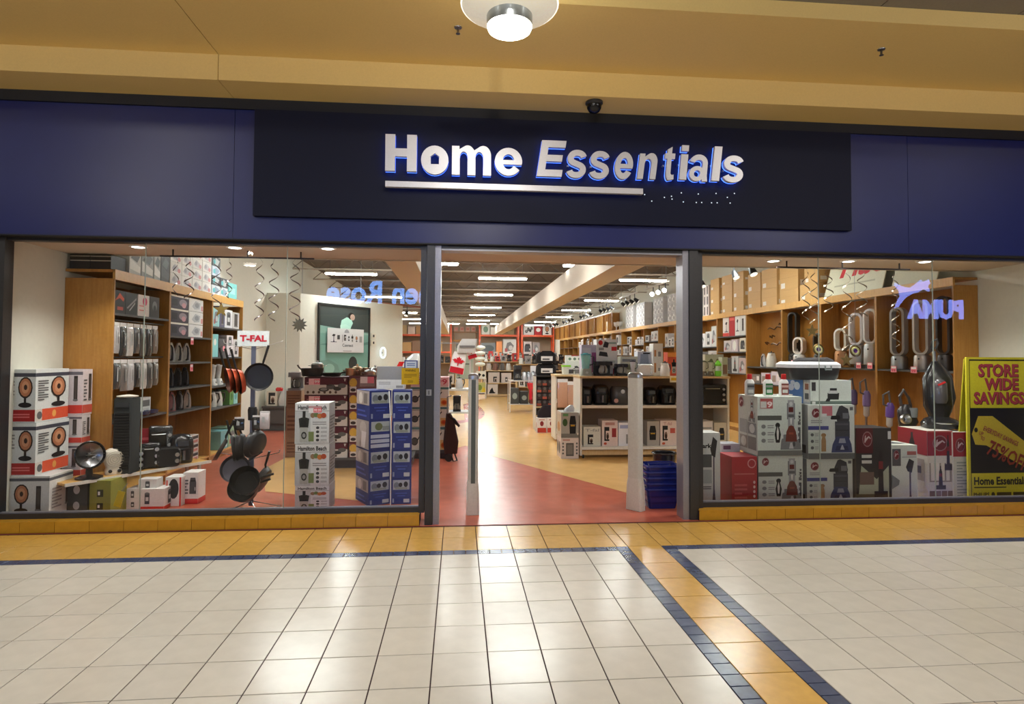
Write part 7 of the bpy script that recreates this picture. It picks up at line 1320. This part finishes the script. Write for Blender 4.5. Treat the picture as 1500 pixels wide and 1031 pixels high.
# ================================================================== SHOP SIGN
SX0, SX1 = -1.85, 4.225
sg = T('shop_sign','dark blue sign board with raised backlit letters over the doorway','sign',(0,0,0))
P(sg,'board','board_paint',lambda b: b.box(SX0,SX1,-.055,-.001,3.0,4.035,WHITE),smooth=False)
def arc(cx, cy, rx, ry, a0, a1, n=14): return [(cx+rx*math.cos(math.radians(a0+(a1-a0)*i/n)), cy+ry*math.sin(math.radians(a0+(a1-a0)*i/n))) for i in range(n+1)]
LET = {      # letters in a unit box: outline polygons ('p') or one broad stroke ('s', centre line, width across x, width across y)
 'H': [('p',[(0,0),(.31,0),(.31,.40),(.69,.40),(.69,0),(1,0),(1,1),(.69,1),(.69,.62),(.31,.62),(.31,1),(0,1)])],
 'E': [('p',[(0,0),(1,0),(1,.19),(.30,.19),(.30,.42),(.92,.42),(.92,.60),(.30,.60),(.30,.81),(.98,.81),(.98,1),(0,1)])],
 'l': [('p',[(0,0),(1,0),(1,1),(0,1)])],
 'i': [('p',[(0,0),(1,0),(1,.74),(0,.74)]),('p',[(0,.83),(1,.83),(1,1),(0,1)])],
 't': [('p',[(.22,.80),(0,.80),(0,.64),(.22,.64),(.22,.20)]+arc(.54,.22,.32,.22,180,285,8)+[(.98,.03),(.96,.17)]+arc(.78,.22,.14,.06,270,180,4)+[(.64,.64),(.96,.64),(.96,.80),(.64,.80),(.64,1),(.22,.92)])],
 'n': [('p',[(0,0),(.31,0),(.31,.58)]+arc(.50,.58,.19,.20,180,0,10)+[(.69,0),(1,0),(1,.64)]+arc(.64,.64,.36,.36,0,110,10)+[(.29,.86),(.29,.97),(0,.97)])],
 'm': [('p',[(0,0),(.20,0),(.20,.60)]+arc(.30,.60,.10,.19,180,0,8)+[(.40,0),(.60,0),(.60,.60)]+arc(.70,.60,.10,.19,180,0,8)+[(.80,0),(1,0),(1,.66)]+arc(.80,.66,.20,.34,0,110,9)+[(.57,.84)]+arc(.40,.70,.18,.30,48,110,6)+[(.19,.86),(.19,.97),(0,.97)])],
 'o': [('o',arc(.5,.5,.355,.37,0,360,28)[:-1],.29,.26)],
 'e': [('s',arc(.5,.5,.355,.385,-6,326,28),.29,.23),('p',[(.2,.40),(.985,.40),(.985,.56),(.2,.56)])],
 's': [('s',arc(.5,.71,.33,.185,12,90,6)+arc(.46,.71,.30,.185,95,235,9)+[(.5,.50)]+arc(.53,.29,.31,.185,62,-90,10)+arc(.49,.29,.34,.185,-95,-168,6),.31,.21)],
 'a': [('s',arc(.47,.68,.345,.215,170,0,16),.27,.20),('p',[(.68,.69),(.95,.69),(.95,.22),(1,0),(.72,0),(.68,.12)]),('o',arc(.42,.285,.29,.20,0,360,24)[:-1],.25,.16)]}
def glyph(ch, px0, px1, pt, pb, italic=0.0):
    a = atY(px0,(pt+pb)/2,-.12); b_ = atY(px1,(pt+pb)/2,-.12); zt = atY((px0+px1)/2,pt,-.12).z; zb = atY((px0+px1)/2,pb,-.12).z
    w = b_.x-a.x; h = zt-zb; sh = italic*h; W_ = w-sh
    def mp(p): return (a.x+p[0]*W_+p[1]*sh, zb+p[1]*h)
    def solid(b, y0, y1):
        for ii, it in enumerate(LET[ch]):
            if ii: y0 -= .0012; y1 -= .0012
            if it[0] == 'p': b.prism([mp(p) for p in it[1]], y0, y1, WHITE); continue
            pts = it[1]; m = len(pts); cl = it[0] == 'o'; L_ = []; R_2 = []
            for i in range(m):
                p = pts[i-1] if (i or cl) else pts[i]; q = pts[(i+1) % m] if (i < m-1 or cl) else pts[i]
                dx, dy = (q[0]-p[0])*W_, (q[1]-p[1])*h; l = math.hypot(dx,dy) or 1; nx, ny = -dy/l, dx/l
                hw = .5/math.sqrt((nx/(it[2]*W_))**2+(ny/(it[3]*h))**2)
                x, z = mp(pts[i]); L_.append((x+nx*hw,z+ny*hw)); R_2.append((x-nx*hw,z-ny*hw))
            k0 = len(b.v)
            for (x,z),(x2,z2) in zip(L_,R_2): b.v += [(x,y0,z),(x2,y0,z2),(x2,y1,z2),(x,y1,z)]
            for i in range(m if cl else m-1):
                j = (i+1) % m
                for q in range(4): b.f.append([k0+4*i+q,k0+4*j+q,k0+4*j+(q+1) % 4,k0+4*i+(q+1) % 4]); b.c.append(WHITE)
            if not cl: b.f += [[k0,k0+1,k0+2,k0+3],[k0+4*m-1,k0+4*m-2,k0+4*m-3,k0+4*m-4]]; b.c += [WHITE,WHITE]
    o = P(sg,'letter','letter_face',lambda b: solid(b,-.15,-.105),smooth=False)
    P(o,'backlight','blue_led',lambda b: solid(b,-.104,-.094),smooth=False)
    P(o,'stud','satin',lambda b: b.box(a.x+w*.15-.01,a.x+w*.15+.01,-.094,-.055,zb+h*.45,zb+h*.5,G1),smooth=False)
    if ch == 'o':
        c_x, c_z = a.x+w*.5, zb+h*.47; s = w*.15
        def roofs(b):
            b.prism([(c_x-s*1.9,c_z-s*1.9),(c_x+s*1.9,c_z-s*1.9),(c_x+s*1.9,c_z-s*.8),(c_x-s*1.9,c_z-s*.8)],-.1494,-.1056,WHITE)
            for q in (-1,1): b.prism([(c_x+q*s*1.9,c_z-s*.8),(c_x+q*s*1.9,c_z+s*2.0),(c_x+q*s*1.0,c_z+s*.9),(c_x+q*s*1.0,c_z-s*.8)],-.149,-.106,WHITE); b.prism([(c_x+q*s*1.9,c_z+s*.4),(c_x+q*s*1.9,c_z+s*2.2),(c_x,c_z+s*2.2),(c_x,c_z+s*1.9)],-.149,-.106,WHITE)
        P(o,'house_cutout','letter_face',roofs,smooth=False)
mat('letter_face',.35,.35,color=C(214,214,220),grain=.03)
k_ = 620/1500
def zx(x): return 500+x*k_
def zy(y): return 160+y*180/435
for ch,x0,x1,y0,y1,it in (('H',157,268,93,222,0),('o',283,380,132,234,0),('m',392,530,132,236,0),('e',543,640,140,238,0),('E',691,798,114,241,.15),('s',793,872,147,246,.10),('s',874,953,151,249,.10),('e',962,1036,154,251,.11),('n',1045,1121,158,250,.13),('t',1137,1184,136,254,.09),('i',1194,1229,131,252,.09),('a',1226,1301,163,258,.10),('l',1307,1347,135,256,.11),('s',1345,1426,167,262,.10)):
    glyph(ch,zx(x0),zx(x1),zy(y0),zy(y1),it)
a = atY(zx(157),zy(266),-.12); b_ = atY(zx(1066),zy(294),-.12)
o = P(sg,'underline_bar','letter_face',lambda b: b.box(a.x,b_.x,-.15,-.10,atY(zx(157),zy(276),-.12).z,atY(zx(157),zy(256),-.12).z,WHITE),smooth=False); P(o,'backlight','blue_led_dim',lambda b: b.box(a.x+.02,b_.x-.02,-.098,-.09,atY(zx(157),zy(272),-.12).z,atY(zx(157),zy(260),-.12).z,WHITE),smooth=False) if 'blue_led_dim' in MAT else (emis('blue_led_dim',(.05,.14,1,1),1.2), P(o,'backlight','blue_led_dim',lambda b: b.box(a.x+.02,b_.x-.02,-.098,-.09,atY(zx(157),zy(272),-.12).z,atY(zx(157),zy(260),-.12).z,WHITE),smooth=False))
emis('led_dot',(.8,.9,1,1),1.0)
def holes(b):
    r2 = random.Random(2)
    for (x,y) in ((1075,302),(1100,325),(1145,312),(1170,308),(1172,318),(1205,296),(1212,328),(1258,330),(1265,300),(1277,330),(1312,331),(1328,298),(1332,331),(1368,312),(1378,332),(1393,298)):
        q = atY(zx(x),zy(y),-.056); b.box(q.x-.005,q.x+.005,-.0575,-.055,q.z-.005,q.z+.005,C(206,214,226))
P(sg,'screw_hole','led_dot',holes,smooth=False)['kind'] = 'stuff'
# ceiling bits outside
for i,(px,py) in enumerate(((671,40),(1291,72))):
    q = atZ(px,py,FZ1+.232); t = T('sprinkler','%s fire sprinkler head on the yellow bulkhead' % ['left','right'][i],'sprinkler',(q.x,q.y,FZ1+.232)); P(t,'escutcheon','metal',lambda b: b.lathe([(.032,0),(.030,-.008),(.01,-.014)],C(150,150,150),16)); P(t,'sprinkler_stem','metal',lambda b: b.lathe([(.009,-.01),(.009,-.05)],C(110,110,112),10)); P(t,'deflector','metal',lambda b: b.lathe([(.0,-.05),(.018,-.052),(.018,-.056),(0,-.058)],C(120,120,122),14,cap=False))
q = atZ(869,152,FZ1); t = T('dome_camera','small black dome camera under the yellow bulkhead above the sign','camera',(q.x,q.y-.04,FZ1)); P(t,'collar','plastic',lambda b: b.lathe([(.085,0),(.085,-.02),(.075,-.03)],C(40,40,42),24)); P(t,'dome','gloss',lambda b: b.lathe([(.072,-.028),(.07,-.06),(.05,-.095),(.02,-.11),(0,-.112)],C(14,14,16),24,cap=False))
# ================================================================== lit signs across the mall, mirrored in the glass
YV = 13.4; YR = .3-YV
def mirror(px,py): q = atY(px,py,YV); return q.x, q.z
def far_text(s, px0, px1, pt, pb, m, name, label, res=4, bold=.0):
    t = T(name,label,'sign',(0,0,0)); x0,z1 = mirror(px0,pt); x1,z0 = mirror(px1,pb); n = len(s.replace(' ',''))
    vs, fs, bd = text_mesh(s,res,bold); b = MB(); N_ = len(vs)
    pts = [(x1-x*(x1-x0), z0+y*(z1-z0)) for x,y in vs]
    b.add([(x,YR,z) for x,z in pts]+[(x,YR-.04,z) for x,z in pts],[list(f)[::-1] for f in fs]+[[N_+i for i in f] for f in fs]+[[j,i,i+N_,j+N_] for i,j in bd],WHITE); b.build('lettering',m,t,smooth=False)
    mb = MB(); mb.box(min(x0,x1)-.3,max(x0,x1)+.3,YR-.10,YR-.06,z0-.35,z1+.3,C(30,28,30)); mb.build('sign_backing','plastic',t,smooth=False)
    mb = MB(); mb.box(min(x0,x1),max(x0,x1),YR-.06,YR-.04,(z0+z1)/2-.02,(z0+z1)/2+.02,C(30,28,30)); mb.build('mounting_bar','plastic',t,smooth=False); return t
far_text('een Rose',478,632,410,446,'sign_blue','lit_shop_sign','blue lit lettering over the shop across the mall, seen mirrored in the left glass',4,.028)
t = far_text('PUMA',1329,1412,438,468,'sign_violet','lit_shop_sign','violet lit capitals over the shop across the mall, seen mirrored in the right glass',2,.05)
cat = [(0,.0),(.06,.18),(.16,.42),(.12,.62),(.0,.80),(.03,.86),(.2,.74),(.45,.70),(.62,.86),(.74,.98),(.80,.90),(.95,1.0),(.99,.86),(.92,.76),(.98,.62),(.94,.58),(.8,.66),(.66,.56),(.5,.5),(.34,.38),(.22,.24),(.12,.06)]
x0,z1 = mirror(1310,408); x1,z0 = mirror(1364,452)
P(t,'cat_emblem','sign_violet',lambda b: b.prism([(x0+(x1-x0)*u, z0+(z1-z0)*v) for u,v in cat],YR-.04,YR,WHITE),smooth=False); P(t,'emblem_backing','plastic',lambda b: b.box(min(x0,x1)-.2,max(x0,x1)+.2,YR-.10,YR-.06,z0+.3,z1+.3,C(30,28,30)),smooth=False)
